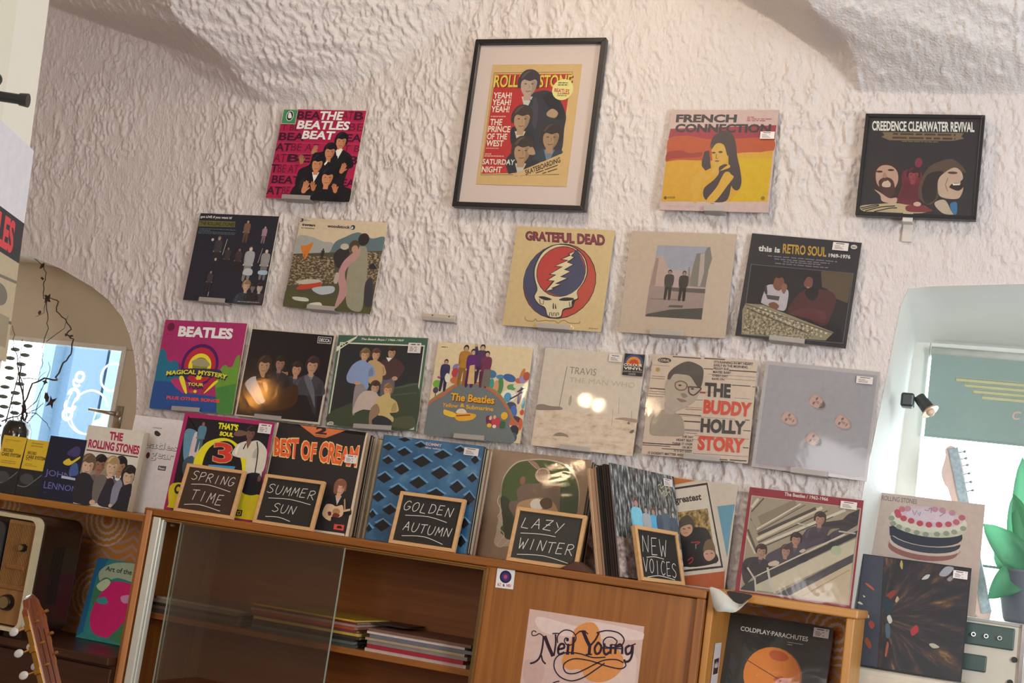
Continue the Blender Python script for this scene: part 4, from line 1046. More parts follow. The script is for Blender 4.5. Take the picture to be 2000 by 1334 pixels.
  ('L','463a38',0.8,[49.9,11.3,58.9,11.3]),
  ('L','463a38',1,[74.1,11.4,99.7,11.4]),
  ('L','8a7470',0.4,[54.1,16.5,99.5,16.5]),
  ('L','8a7470',0.4,[70.7,20,99.9,19.9]),
  ('L','463a38',0.8,[78.1,25.7,95.4,25.6]),
  ('L','463a38',0.6,[97.2,26.1,100,26.1]),
  ('L','c05a4a',0.4,[49.1,34.2,61.8,34.2]),
  ('L','8a3a32',1.3,[48.8,35.2,54.2,35.2]),
  ('L','6a5450',0.5,[42.9,42.6,52.4,42.5]),
  ('L','8a7470',0.4,[81.9,38.1,96.1,38]),
  ('L','a85a48',0.4,[36.6,50.6,53,50.4]),
  ('L','6a5450',0.5,[36.8,52.4,52.7,52.3]),
  ('L','463a38',0.8,[30.6,58,52.5,57.8]),
  ('L','8a7470',0.4,[32.2,59.4,84.5,58.7]),
  ('L','463a38',1.1,[36.9,64.4,52.4,64.1]),
  ('L','8a7c7c',2,[38,72.9,52.6,72.6]),
  ('L','463a38',0.7,[93.4,58.6,97.8,58.5]),
  ('L','463a38',0.7,[92.9,68.9,99.6,68.8]),
  ('L','6a5450',0.5,[39.7,75.6,50.6,75.5]),
  ('L','a85a48',0.4,[48.2,77.5,99.2,76.6]),
  ('L','8a7470',0.4,[46.8,81.4,53.2,81.3]),
  ('L','463a38',0.8,[94.1,85.3,99.4,85.2]),
  ('L','463a38',0.9,[0,88.9,35.7,88.1]),
  ('L','463a38',0.6,[0,90.8,26.8,90.2]),
  ('L','463a38',0.6,[18.8,92.9,47.2,92.2]),
  ('L','8a7470',0.4,[48.5,94.7,99.6,93.5]),
  ('L','463a38',0.8,[66.2,98.6,81.5,98.3]),
  ('L','463a38',1,[83.3,98.1,98.8,97.7]),
  ('L','463a38',0.7,[75.2,100,88.2,100]),
  ('L','6a5450',0.5,[51.5,97.3,66.9,96.9]),
  ('L','8a7470',0.4,[75.6,2.4,95.1,2.5]),
  ('E','3a3434',11.8,5.5,6.5,2.5),
  ('T','c6ad98','CORAL',6.5,4.3,17,6.9,0.06),
  ('E','a88a34',6.3,15.3,2,2),
  ('Q','4a4040',"IT'S RAINING IN MY HEART",[59.4,2.7,95.8,2.8,95.8,5.1,59.5,5.2],0.03),
  ('Q','4a4040','EARLY IN THE MORNING',[59.4,6,91.1,6,91.2,8.5,59.4,8.4],0.03),
  ('Q','4a4040','PEGGY SUE',[59.4,9.3,73.7,9.3,73.8,11.6,59.5,11.6],0.03),
  ('Q','4a4040','MAYBE BABY',[59.2,12.7,76.2,12.7,76.3,15,59.4,15.2],0.03),
  ('Q','4a4040','EVERY DAY',[59.2,16.3,73.8,16.3,73.9,18.6,59.3,18.6],0.03),
  ('Q','4a4040','RAVE ON',[59,19.7,70.5,19.6,70.6,21.8,59.1,21.9],0.03),
  ('Q','4a4040','THE DAY',[36.8,78.4,47.5,78.3,47.6,80.6,36.9,80.7],0.03),
  ('Q','4a4040','HEART BEAT',[31.7,81.9,47.7,81.5,47.8,84,31.8,84.3],0.03),
  ('Q','4a4040','THINK IT OVER',[28.1,85.7,47.5,85.2,47.6,87.5,28.2,88.1],0.03),
  ('Q','4a4040','OH BOY',[38.1,88.7,47.7,88.5,47.8,90.9,38.2,91.1],0.03),
  ('Q','4a4040',"IT'S SO EASY",[30.8,92.5,47.7,92.2,47.7,94.7,30.8,94.9],0.03),
  ('Q','4a4040',"IT DOESN'T MATTER ANYMORE",[6.2,96.8,47.7,95.9,47.8,98.3,6.2,99.4],0.03),
  ('Q','3e3838','THE',[52.9,24.9,77.4,24.8,78,38.6,53.8,38.7],0.1),
  ('Q','c64836','BUDDY',[53.7,41.8,98.7,41.6,98.3,55.6,54.1,55.7],0.1),
  ('Q','3e3838','HOLLY',[52.8,60.1,94.6,59.6,94.8,73,53.5,74.1],0.1),
  ('Q','c64836','STORY',[51.9,77,95.5,76.5,95.7,90.6,52.6,91.3],0.1),
  ('S','9a8a78',[5.2,73.5,6.6,61.9,13.3,55.7,22.4,54.2,28.2,56.8,34.1,60.2,37.3,67.7,37.7,78.2,21.8,80.2,7.9,80.1]),
  ('S','a69484',[17.6,45.9,28.9,47.2,28.9,54.8,24.8,58.9,17.9,55.5]),
  ('S','ab9887',[15.3,34.6,16.9,24.9,23.5,18.9,34.3,17.5,46,23.5,49.1,30,46.4,41.5,40,48.5,33.2,52.7,26.1,55,18.9,48.7]),
  ('S','524a44',[16.8,24,17.8,17.3,24.3,10.3,34.6,5.2,45.9,8.4,50.1,12.9,50.5,23.3,48.7,30.9,44.8,28.3,38.3,20.1,30.8,18.6,22.6,19,19.5,23.9]),
  ('C','7a5a3c',1.3,[24.6,27.4,25.6,32.1,30,34.3,35.3,32.6,35.6,27.8,29.8,25.3,24.6,27.4]),
  ('C','4a3a38',1.3,[37.8,30.5,38.9,36.2,43.3,38.3,47.4,34.8,49.6,30.9,43.2,30.3,37.8,30.5]),
  ('L','6a4c3a',0.9,[35.8,29.2,37.8,31]),
  ('E','4a4038',29.4,29.5,1.6,0.9),
  ('E','4a4038',41.6,32.2,1.6,0.9),
  ('S','8a7868',[31.3,37.5,35,37.3,38,40,33.7,41.7]),
  ('S','8a6a60',[27.4,42.5,33.8,43.1,37.7,44.8,32.4,46.2]),
 ],
 'masks': [
  ('BG','b3a8a6'),
  ('P','9c9698',[3.1,3.4,98.1,3.5,97.4,97.3,3,97.1]),
  ('E','8e8482',50,34.4,8.3,5.6,28),
  ('K','bd9a8e',49.1,33.3,7.4,-62,'6a5a58'),
  ('E','8e8482',28,52.4,8.3,5.6,28),
  ('K','bd9a8e',27.1,51.3,7.4,-62,None),
  ('E','8e8482',74.1,50.4,8.3,5.6,28),
  ('K','bd9a8e',73.2,49.3,7.4,-62,None),
  ('E','8e8482',51.2,69,8.3,5.6,28),
  ('K','bd9a8e',50.4,67.9,7.4,-62,'50565c'),
  ('C','c07a90',0.5,[6.6,97.8,20.3,97.3,33.6,95.3,46.8,93.2,55.9,93.9,69.4,94.7,81.2,96.8,90.1,97.6]),
  ('L','c8a0a8',0.4,[3.8,97.6,38.3,96.3]),
 ],
 'three': [
  ('BG','93204a'),
  ('S','1d191c',[4.4,8.6,6.7,5.2,32.1,4.2,80.4,4,95.6,4.9,97.4,7.4,98.1,30.3,100,95.9,93.7,98.3,29.2,98.5,5.3,96.6,4.3,69.1]),
  ('S','c0a81f',[4,72.9,47.4,72.4,98.8,72.5,100,75.4,100,95.9,97.2,97.9,53.1,98.1,7.3,97.5,4.1,94.1]),
  ('S','567480',[4.5,19.6,15.5,17.2,23.7,26.2,22.4,47.2,10.5,48.6]),
  ('S','b39a92',[16,19.4,23.2,24,26.5,33.5,21.6,44,14.9,43.7]),
  ('S','3a4448',[10.5,48.6,20.4,44.1,22,66.9,12.3,61.5]),
  ('W',23.4,9.1,28.8,'4a6a74','2a1f1c','7a5444'),
  ('S','c4ae1e',[24.1,60.1,21.9,45.1,29.3,29.9,42.3,22.6,55.4,21.8,68.9,28.4,81.5,42.2,85.8,59,82.8,70.2,35.2,71.8]),
  ('S','181619',[33.7,60,31.8,46,36,32.4,47.6,24.9,58.6,25.3,69.1,34.9,75.9,49.4,75.1,62.5,37,63.9]),
  ('P','3a7a9a',[38.6,49.6,68.4,48.1,67,52.6,38.4,54]),
  ('Q','ab8a5c','3',[38.4,26,61,25.2,64.2,46.4,42,47.3],0.09),
  ('Q','b83028','3',[39.5,26.7,60.4,25.9,63.3,45.7,42.7,46.4],0.05),
  ('T','cdb820',"THAT'S",40,6.1,62.4,12.7,0.1),
  ('T','cdb820','SOUL',43.6,15,59.1,19.5,0.1),
  ('S','b8a893',[72.2,26.9,77.3,23,86.2,19.7,95.8,25.2,99.4,33.4,97.8,51,81.5,53,77.8,36.1]),
  ('F',77.1,13.7,13.2,'b8a893','241b1a','67463a','67463a'),
  ('S','67463a',[59,16.4,62.8,11.6,72.7,12.6,73.2,15.3,64.2,18]),
  ('L','2a2426',1.2,[74.5,23.9,72.9,30.1]),
  ('C','2a2426',1.2,[85.9,20.9,89.3,31.4,90.8,51.9]),
  ('S','1d1a20',[81.8,54.6,98.2,53.1,98.6,71.4,82.1,72.4]),
  ('L','b8a893',1.9,[96.4,33.8,97.5,55.4]),
  ('E','67463a',96.6,56.6,1.9,3.1),
  ('E','2a2422',11.2,78,4.1,4.8),
  ('E','c0a81f',11.2,78,1.9,2.4),
  ('P','2a2422',[78.1,89.6,85.9,89.7,86,95.6,78.3,95.7]),
  ('C','c0a81f',0.6,[80.4,92,83.8,91,83.9,94.2,80.9,94.1,82.4,92.6]),
  ('Z','7a6a20',80.1,85.1,94.3,84.7,1),
 ],
 'wavy': [
  ('BG','c7a98c'),
  ('S','2a2321',[2.2,2.5,5.2,0.6,46.6,0.7,93.7,1,98.3,2.8,98.4,6.5,97,95.1,95.4,97.7,90.1,97.8,42.7,98.2,4,97.6,1.2,95,0.9,64.8]),
  ('P','bd6238',[25.9,0,76.1,0,56.5,9.5,45.1,9.5]),
  ('T','2a2321','2',44.1,-0.8,56.7,6.5,0.1),
  ('T','2a2321','RECORD SET',44.8,7.5,56,8.7,0.02),
  ('U','e0a86a','BEST OF CREAM',[-0.7,13.3,94.8,13.7,95.8,35,2.4,33.8],0.14),
  ('U','cf522a','BEST OF CREAM',[0.9,14.4,94.1,14.9,94.5,33.6,4,32.7],0.07),
  ('S','26201f',[73.9,67.1,79.1,59.8,85.8,61.1,90.5,73.1,82.6,79.6,76.6,76.4]),
  ('F',82.1,55.7,14.3,'221f1e','7a4a34','c08a6e','b89a88'),
  ('S','7a4a34',[75.9,60.2,76.5,51.4,81.3,48.2,85.7,51.5,86.5,56.2,81.8,50.9,79.8,55,79.9,61.7]),
  ('S','c89c76',[68.5,82.1,70.7,73.2,76.9,72.1,81.5,73.5,87.6,71.5,89.8,75,90.3,80.7,86.5,83.5,79,83.8,78.6,87.7,73,86.4]),
  ('E','a07048',82.9,78.6,4,3.3),
  ('S','6a2e20',[79.5,83.3,81.5,79.7,87.1,81,85.4,83.6]),
  ('S','5a2a20',[74,80,77.1,79.2,78.2,82,75.7,83.2]),
  ('L','c09870',2,[89.6,77,97.2,74.7]),
  ('L','a87858',1.5,[89.2,65.5,91.5,75.8]),
  ('P','c04438',[83.2,90.2,94,89.8,94.1,95.3,83.4,95.2]),
  ('E','2a1a1a',89.2,93.2,2.9,2.2),
  ('P','c04438',[85.6,93.7,93,93.5,93,95.1,85.9,95.2]),
 ],
 'lattice': [
  ('BG','3a4a54'),
  ('M','blueclouds',[1.2,0.7,99.4,0.6,99.2,99.2,0.6,99.2]),
  ('P','5f8aa8',[15.1,0.9,21.5,0,30.1,0.8,27.3,1.8,21.4,1.8]),
  ('P','14171b',[15,2.5,21.6,0,27.9,1.8,21.6,4.5]),
  ('P','5f8aa8',[32.3,4.7,38.1,1.2,46.3,4.7,43.6,5.8,38.2,5.7]),
  ('P','14171b',[32.2,6.4,38.2,2.7,44.2,5.7,38.3,8.6]),
  ('P','5f8aa8',[0.9,9.8,6.8,5.9,15.2,10.1,12.5,11.1,6.9,11]),
  ('P','14171b',[0.8,11.8,6.9,7.5,13.1,11.1,7.2,14.6]),
  ('P','5f8aa8',[16.2,12.7,23.1,8.4,32.4,13.1,29.6,14.2,23.2,14.2]),
  ('P','14171b',[16.2,15,23.2,10,30.3,14.1,23.5,18.3]),
  ('P','5f8aa8',[52.5,10.9,61,6.3,71.6,11.1,68.7,12.2,60.9,12.3]),
  ('P','14171b',[52.4,13.4,61,7.9,69.5,12.1,61.2,16.8]),
  ('P','5f8aa8',[72,4.5,77.3,1,85,4.6,82.3,5.6,77.4,5.5]),
  ('P','14171b',[71.9,6.2,77.4,2.6,82.9,5.5,77.5,8.3]),
  ('P','5f8aa8',[89.2,11.6,93,7.6,99.6,12.5,97.1,13.5,93.4,13.3]),
  ('P','14171b',[89.3,13.9,93.1,9.1,97.5,13.4,93.8,17.5]),
  ('P','5f8aa8',[3,22.4,8.5,18.2,16.7,22.8,14,23.9,8.7,23.8]),
  ('P','14171b',[3,24.5,8.6,19.8,14.6,23.8,9.1,27.7]),
  ('P','5f8aa8',[33,19,42.3,13.7,53.9,19.6,50.8,20.7,42.4,21]),
  ('P','14171b',[33,22.1,42.3,15.3,51.8,20.6,42.8,26.6]),
  ('P','5f8aa8',[72.3,18.9,79.3,14.2,88.7,19.6,85.9,20.6,79.4,20.7]),
  ('P','14171b',[72.3,21.6,79.3,15.7,86.6,20.6,79.8,25.7]),
  ('P','5f8aa8',[15.9,28.8,23.8,23.7,34.2,29.4,31.3,30.5,23.9,30.7]),
  ('P','14171b',[15.9,31.7,23.8,25.3,32.1,30.4,24.4,36]),
  ('P','5f8aa8',[52.9,27.7,61.6,22.4,72.6,28.4,69.7,29.5,61.7,29.8]),
  ('P','14171b',[52.9,30.9,61.6,23.9,70.6,29.4,62.1,35.5]),
  ('P','5f8aa8',[88.7,28.6,93.4,24.4,100,29.4,98.1,30.4,93.7,30.3]),
  ('P','14171b',[88.8,31,93.5,25.9,98.6,30.4,94,34.7]),
  ('P','5f8aa8',[0.9,38.9,8.3,33.9,18.3,39.4,15.3,40.5,8.5,40.7]),
  ('P','14171b',[1,41.6,8.4,35.5,16.1,40.5,8.9,45.8]),
  ('P','5f8aa8',[33.7,39,42.2,33.6,53.2,39.7,50.2,40.8,42.4,41]),
  ('P','14171b',[33.7,42.1,42.2,35.2,51.1,40.7,42.8,46.8]),
  ('P','5f8aa8',[73.1,38.1,80,32.9,89.5,39.2,86.7,40.2,80.3,40.4]),
  ('P','14171b',[73.2,41.3,80.1,34.4,87.4,40.2,80.8,46.3]),
  ('P','5f8aa8',[14.8,48.6,23.5,43.3,34.6,49,31.5,50.1,23.6,50.4]),
  ('P','14171b',[14.8,51.5,23.5,44.9,32.4,50,24,55.9]),
  ('P','5f8aa8',[0,57.6,5.6,53,14.6,58.1,11.8,59.2,5.8,59.3]),
  ('P','14171b',[0,60.2,5.7,54.5,12.4,59.1,6.3,64]),
  ('P','5f8aa8',[52.2,47.8,61.1,42.8,72.2,47.8,69.3,48.9,61.1,49.2]),
  ('P','14171b',[52.1,50.4,61.2,44.3,70.2,48.8,61.4,54]),
  ('P','5f8aa8',[87.6,46.9,93.3,41.6,100,48.3,99.2,49.4,93.7,49.4]),
  ('P','14171b',[87.7,50.3,93.4,43.2,99.8,49.3,94.3,55.7]),
  ('P','5f8aa8',[12,67.9,19.3,63.1,29.1,68.2,26.3,69.3,19.5,69.5]),
  ('P','14171b',[12,70.6,19.4,64.6,27,69.2,19.9,74.4]),
  ('P','5f8aa8',[0,74.3,2.5,70.2,9.4,75,6.8,76.1,2.9,75.9]),
  ('P','14171b',[0,76.6,2.7,71.8,7.2,76,3.3,80]),
  ('P','5f8aa8',[6.5,83.1,14.6,77.8,25.3,83.4,22.3,84.5,14.8,84.8]),
  ('P','14171b',[6.5,86.1,14.7,79.3,23.2,84.4,15.3,90.3]),
  ('P','5f8aa8',[0,87.9,1.3,83.7,8.1,88.4,5.5,89.5,1.7,89.4]),
  ('P','14171b',[0,90.1,1.4,85.3,5.9,89.5,2.1,93.5]),
  ('P','5f8aa8',[88.4,70.5,93,65.9,100,71.3,97.8,72.4,93.3,72.4]),
  ('P','14171b',[88.5,73.1,93.1,67.4,98.3,72.3,93.8,77.3]),
  ('P','5f8aa8',[88.1,86.8,92.6,81.9,100,88,97.5,89,93.1,89]),
  ('P','14171b',[88.3,89.9,92.7,83.4,98,89,93.7,94.7]),
  ('P','5f8aa8',[100,67.5,100,62.9,100,69.2,100,70.3,100,70]),
  ('P','14171b',[100,70.5,100,64.4,100,70.2,100,75.6]),
  ('T','c9a8a2','TOMMY',42.9,2.6,59.2,5.3,0.05),
  ('T','c9a8a2','the who',43.2,6.6,58.8,8.3,0.06),
 ],
 'oval': [
  ('BG','8c7059'),
  ('S','b09a84',[16.2,44.5,15.4,25.5,24.6,10.7,39.9,5.5,57.8,3.9,76,6.9,88.4,18.1,94,35.9,91.4,56.3,78.6,71.9,23.5,89.2,17.8,75.5,17.8,61]),
  ('S','48512f',[16.8,44.4,16.2,26.5,25.4,11.7,40.1,6.6,57.9,4.9,75,8,87.5,19.2,93,36,90.4,56.4,78.6,71.9,26.4,78.6,22.6,62.5]),
  ('S','3a3d2e',[16.2,44.5,25.6,45.5,29.8,57.5,44.1,76.3,29.1,81.3,23.6,68.6]),
  ('S','3d4a34',[74.5,27.8,89.2,24.2,93.8,42,91.4,56.3,76.6,58.1]),
  ('S','6d5648',[31,36.5,36.8,29.6,50,27.2,58.5,24.2,68.1,21.2,73.4,27.9,76,46,76.6,58.1,41.9,62.3,28.4,55.6,25.9,47.6,33.5,44.6]),
  ('S','a07c56',[34.1,48.7,45.5,42.3,58.6,39.8,71.4,44.5,74.5,58.3,38.6,62.7]),
  ('E','c8b8a4',53.5,46.5,6.7,5.6),
  ('S','4e3c2c',[55.9,44.2,59.7,39.7,66.4,39.9,68.5,46.9,61.2,49.8]),
  ('E','b0917c',54.4,18.9,7.6,7),
  ('E','8a6a58',54.3,18.4,6.1,5.4),
  ('L','b59a84',0.7,[48.9,15.8,50.2,22.5]),
  ('L','b59a84',0.7,[50.9,15.6,52.2,22.3]),
  ('L','b59a84',0.7,[52.9,15.4,54.2,22.1]),
  ('L','b59a84',0.7,[54.9,15.2,56.2,21.9]),
  ('L','b59a84',0.7,[56.8,15,58.2,21.7]),
  ('L','b59a84',0.7,[58.8,14.8,60.1,21.5]),
  ('S','8f6a5c',[36.7,6.9,44.8,7.7,50.1,12.5,46.9,13.9]),
  ('S','8f6a5c',[59.1,12.7,62.9,8.7,70.4,6.4,65.6,11.6]),
  ('L','b59a84',0.4,[36.7,6.9,47.4,13.8]),
  ('L','b59a84',0.4,[71.4,6.1,59.7,13.2]),
  ('E','8a5a44',35.3,26.1,2.7,4),
  ('Z','9a806a',10.4,2.3,90.7,2.9,2),
  ('C','c0ab94',0.7,[14.7,42.5,14,48.9,19.4,56.7,16.8,62.2,23,68.7,19.6,72.2,26.2,77.6,22.7,84.2,21.1,88.5,25.8,88.9,31.5,82]),
 ],
 'forest': [
  ('BG','4a4e52'),
  ('M','forest',[0,0,100,0,100,83,0,79.8]),
  ('M','leaves',[0,64.7,100,68,100,100,0,100]),
  ('W',33.9,31.7,52.6,'7fb0b8','7a3a3a','a88070'),
  ('W',59.9,37,44.7,'5a9ab0','6a3a32','a07868'),
  ('W',48.3,36.7,41.5,'a89a94','4a3a34','a88878'),
  ('W',70.3,36,38.3,'4a4a50','4a3a34','a08878'),
  ('W',79.6,33.4,41.5,'5a5a5e','5a4a40','b09a88'),
  ('W',91.5,36.5,38.3,'50545a','5a4a40','b09a88'),
  ('C','b09a6c',1.1,[71.9,12,75.4,10.2,76.5,13.7,82.4,10.6,83.3,14.8,89.5,11,92.5,13.8]),
  ('C','b09a6c',1.1,[73.6,15,76.3,18.9,81.4,15.6,82.2,20.3,88.5,15.8,91.8,19.1]),
 ],
 'tiltedphoto': [
  ('BG','bfae9c'),
  ('P','b0622f',[23.8,0.2,32.4,0,61.9,0.8,42.1,7.5,24,11.8]),
  ('P','5a8a9c',[84,22.5,99.5,18.5,98.6,36.5,98.7,69.2]),
  ('P','a4512a',[23.3,93.9,62.2,91.1,98,80,99.5,98.6,23.8,100]),
  ('P','c6b7a6',[20.3,13.7,73.4,0.2,97.7,81.6,44.2,96.5]),
  ('P','2b2524',[21.6,16.3,72.5,1.3,96.4,78.4,45.7,92.2]),
  ('P','c6b7a6',[22.8,17.8,71.9,3.6,94.3,77,46.8,89.8]),
  ('Q','2a2524',"Beatles' greatest",[21.7,24.8,67.9,11.5,69.8,20.3,24.7,33.3],0.06),
  ('P','1f1c1f',[27.4,39.1,75.7,25.5,90.1,75.2,47,87]),
  ('M','dryleaves',[36.9,36.7,75.7,25.5,85.1,58.2,67.3,44.6,47.3,41.4]),
  ('S','1c1a1e',[52.6,53.1,57.6,45.5,67.3,44.6,77.1,44.7,83.2,54.3,87.3,64.2,90,74.7,62.1,82.5,55.3,67.2]),
  ('S','4a4034',[51.2,45.1,53.7,37.7,59.1,34.1,64.6,38.7,66.2,43.7,63.8,48,57.6,45.5,53.1,49]),
  ('S','b88a70',[53.8,47.9,57.5,44.5,63.1,42.9,64.9,48.9,60.6,54.4,55.5,52.9]),
  ('E','5a3a30',57.3,47.6,1.4,0.5),
  ('E','5a3a30',61.6,46.1,1.4,0.5),
  ('L','8a5a4c',0.6,[57.8,51.6,61.2,50.7]),
  ('S','6a5438',[76.7,65.2,77.6,56.9,82.1,53.9,86.2,59.2,88.2,67.2,84.3,63.4,79.7,65.9]),
  ('S','b88a70',[77.4,67.7,80.5,64.3,85.8,64.3,87.9,69.2,83.6,74.2,79.5,72.6]),
  ('E','5a3a30',80.4,67.9,1.1,0.4),
  ('E','5a3a30',84.7,66.7,1.1,0.4),
  ('C','a8302c',0.8,[65.2,59.6,72.8,57.9,70.2,60.7]),
  ('C','a8302c',0.8,[64.3,76.6,67.8,73.2,68.7,76.2,65.7,79.6]),
  ('L','8a7a6a',0.8,[69.5,60.2,70.3,64.8]),
  ('L','d84a30',0.6,[86.9,84.7,84.5,89,87,89.8,83.9,92.1]),
 ],
 'stairwell': [
  ('BG','8c2735'),
  ('P','b5a08e',[2.6,7.8,98.6,7.5,98.4,97.9,3.9,99.1]),
  ('P','9a8a74',[3.4,8.5,97.8,8.1,97.6,97.2,4.6,98.4]),
  ('P','3a3638',[88,14.7,97.6,8.4,97.3,23.7,78.8,39.2,60.6,27.3,84.3,20.2]),
  ('L','c8bba0',2.4,[4.3,19.5,9.2,10.3]),
  ('L','5a4e46',1.3,[4.5,23.7,13.9,9.2]),
  ('L','857660',8.4,[12.6,31.2,43.1,10.7]),
  ('L','cdbfa4',1.3,[5.9,32,11.2,39.8,46.8,10.2]),
  ('L','5a4e46',0.8,[4.6,30.1,12.5,41.8,50.7,10.8]),
  ('L','c8b99c',2.8,[12.7,49.1,65.6,11.2]),
  ('L','4a423e',2.8,[12.9,44.3,60.3,12.8]),
  ('L','4a423e',1.1,[14.2,52,70.6,13.7]),
  ('L','c8bca4',2.3,[14.7,55.1,85.7,10.9]),
  ('L','4a423e',0.9,[17.8,56.2,75.9,18.7]),
  ('L','5a5048',2.1,[3.5,40.8,13.6,60.4]),
  ('L','c8b99c',1.5,[3.6,47.1,13,62.6]),
  ('S','48404a',[22.8,63.3,34.5,53.4,46.4,44.6,61,30.3,72.8,28.8,81.2,30.8,86.2,34.2,56.9,52.3,36.8,67.4,26.1,72]),
  ('S','3a3438',[4.5,70,14.5,65.5,23.4,67.3,27.4,73.9,25.4,79.3,14.7,83.9,8.3,92.1,3.8,82.5]),
  ('F',65,22.6,11.3,'4a4048','3a2c28','a57a66','5a505a'),
  ('F',46.8,44.5,10.8,'463c46','35282a','a57a66','5a505a'),
  ('F',39.3,56.8,10.3,'4a4048','4a3630','a07866','4a4048'),
  ('F',18.2,59.8,10.8,'332c32','3a2a26','a57a66','4a4048'),
  ('S','c0a890',[25.8,70,31,66.7,34.9,67.7,33.6,70.9,27.1,72.4]),
  ('S','c0a890',[50.8,55.2,54.1,52.2,56.1,53.5,53.7,56]),
  ('S','8a7a5a',[72.9,36,75.7,30.5,82.8,29.1,77.8,32.3,73.9,36.8]),
  ('P','3a383a',[16.7,84.6,98,28.6,97.4,34.7,17.4,91.7]),
  ('P','c8b8a0',[16.6,84.1,88.8,33.9,86.9,33.1,17.3,82.5]),
  ('P','beb096',[17.4,91.7,97.2,36.3,96.9,50.8,33.8,96.1,18.7,96.5]),
  ('P','b0a890',[17.5,92.2,27.4,85.6,32.8,95.8,18.6,96]),
  ('P','4a4648',[36.8,97.1,96.9,50.8,96.8,58.7,47.1,97.2]),
  ('P','baa588',[47.1,97.2,96.8,58.7,97.6,97.2]),
  ('L','9a7e64',0.6,[58,96.2,95,65.9]),
  ('P','3a383c',[4.5,97.8,8.3,92.1,16.1,86.8,18.2,97.6]),
  ('L','b8aea0',1.9,[25.5,74.1,28.7,84.8,34.9,97]),
  ('L','b8aea0',1.5,[8.1,76.7,16.1,86.8,18.2,97.6]),
  ('L','b0a89c',1.3,[82.2,31.7,96.6,31.8]),
  ('L','b8aea0',1.1,[45.9,29.1,55.5,30.5]),
  ('E','a8ac8c',82.1,49.8,4.7,4.2),
  ('Q','d8c4b4','The Beatles / 1962-1966',[31.5,0.9,69.8,1.4,69.9,4.7,31.6,4.6],0.06),
  ('Z','5a1a26',4,3.4,10.1,4.3,1),
 ],
 'burst': [
  ('BG','25262c'),
  ('M','burst',[19.3,0.9,99.1,1.1,99.2,99.1,24.7,98.7]),
  ('P','474850',[0.7,0.7,19.5,0.6,24.7,98.7,0.5,99.2]),
  ('S','b89a58',[35.2,5.8,36,1.1,37.7,4.2,37.7,9.5]),
  ('S','b8b4a8',[56.3,16,59.7,11.6,63.4,10.8,61.5,14.7]),
  ('S','b8a070',[34.4,38.3,35.9,34,37.6,36.5,35.9,39.7]),
  ('S','b0a890',[68.9,72,72.8,70.7,78.2,73.2,72.6,74.8]),
  ('S','9a9a9c',[71.5,9.6,77,1.7,84.2,2.2,78.1,10.1]),
  ('S','8a8a8c',[79.1,12.6,83.2,8.8,85.8,9.2,81.9,14.2]),
  ('S','b8583a',[5.3,27,7.4,26.4,13.6,30.1,13.1,31.8]),
  ('S','c8b898',[0.2,44.9,2.2,43.7,5.4,45.6,3.3,46.1]),
  ('S','c8b898',[10.7,53.9,12.3,55.1,12.2,57.2,10.7,56.7]),
  ('S','c8b898',[4.4,37.4,6.7,38.5,5.4,39.4]),
  ('S','a84a3c',[12.4,62,14.9,58.9,18.2,62.6,15.8,66.4]),
  ('S','9a5030',[10.6,77.7,13.1,74.5,17.5,80.8,15.7,83.9]),
  ('S','a85a40',[30.5,87.1,31.2,75.9,33,78.4,32,88.3]),
  ('S','a83a38',[51.2,61.8,56.1,57,58.1,62.1,53.2,66.9]),
  ('S','8a3a30',[25.6,35.4,30.5,29.9,34.7,30.1,30.7,36.7]),
  ('S','c8c0b0',[28.6,54.1,31.1,51.7,33.8,56.8,31.3,59.2]),
  ('S','52646c',[28,61.1,31.4,59.9,33.3,70,30,71.9]),
  ('S','2a3a40',[22.4,38.5,28.5,36.3,32.8,48.1,26,50.4]),
 ],
 'cake': [
  ('BG','b8a294'),
  ('T','6e605e','ROLLING STONES',4.4,2.5,37.6,6.9,0.02),
  ('Z','a89284',39.1,2.6,66.5,3,1),
  ('E','a58a7c',48.3,44.9,33.5,11.2),
  ('E','8a5a50',47.2,47.1,32.1,10.5),
  ('E','c0a89a',48.7,42.8,32.8,10.1),
  ('E','3a3c44',48.9,39.4,32.4,11.2),
  ('E','b8a090',49.6,33.8,34.9,11.2),
  ('E','30343e',48.7,32.5,33.8,11.9),
  ('P','30343e',[14.5,30.1,81.5,23.9,82,30.8,15.7,38.4]),
  ('E','b6b096',50.3,23.3,36.6,12.9),
  ('E','c8c0ac',49.9,20.1,35.6,11.9),
  ('E','c4a8aa',49.5,17.1,32.1,9.8),
  ('E','c9b4b8',51.4,15.8,22.4,6.1),
  ('E','b04a50',20.6,16.2,3.1,2.8),
  ('E','b04a50',26.9,21.3,3.1,2.8),
  ('E','a84a50',34.1,22.7,3.1,2.8),
  ('E','b04850',42.4,24,3.1,2.8),
  ('E','b04850',50.8,24.2,3.1,2.8),
  ('E','b04850',60,23.1,3.1,2.8),
  ('E','b05058',68.5,21.6,3.1,2.8),
  ('E','b06068',75.4,18.9,3.1,2.8),
  ('E','a86068',80.1,14.3,3.1,2.8),
  ('E','b05058',21.7,18.9,3.1,2.8),
  ('E','b86870',24.6,13,3.1,2.8),
  ('E','b08088',29.8,11.9,3.1,2.8),
  ('E','b08088',54.8,9.6,3.1,2.8),
  ('E','b08088',61.8,9.7,3.1,2.8),
  ('E','b08088',70.9,11,3.1,2.8),
  ('E','8a8c78',17.6,27,2.8,2.4),
  ('E','8a8c78',23.6,29.5,2.8,2.4),
  ('E','8a8c78',31.8,31.3,2.8,2.4),
  ('E','8a8c78',40.4,32.6,2.8,2.4),
  ('E','8a8c78',48.8,33.2,2.8,2.4),
  ('E','8a8c78',59,31.8,2.8,2.4),
  ('E','8a8c78',67.4,30.1,2.8,2.4),
  ('E','8a8c78',74.4,28,2.8,2.4),
  ('E','8a8c78',82.2,23.8,2.8,2.4),
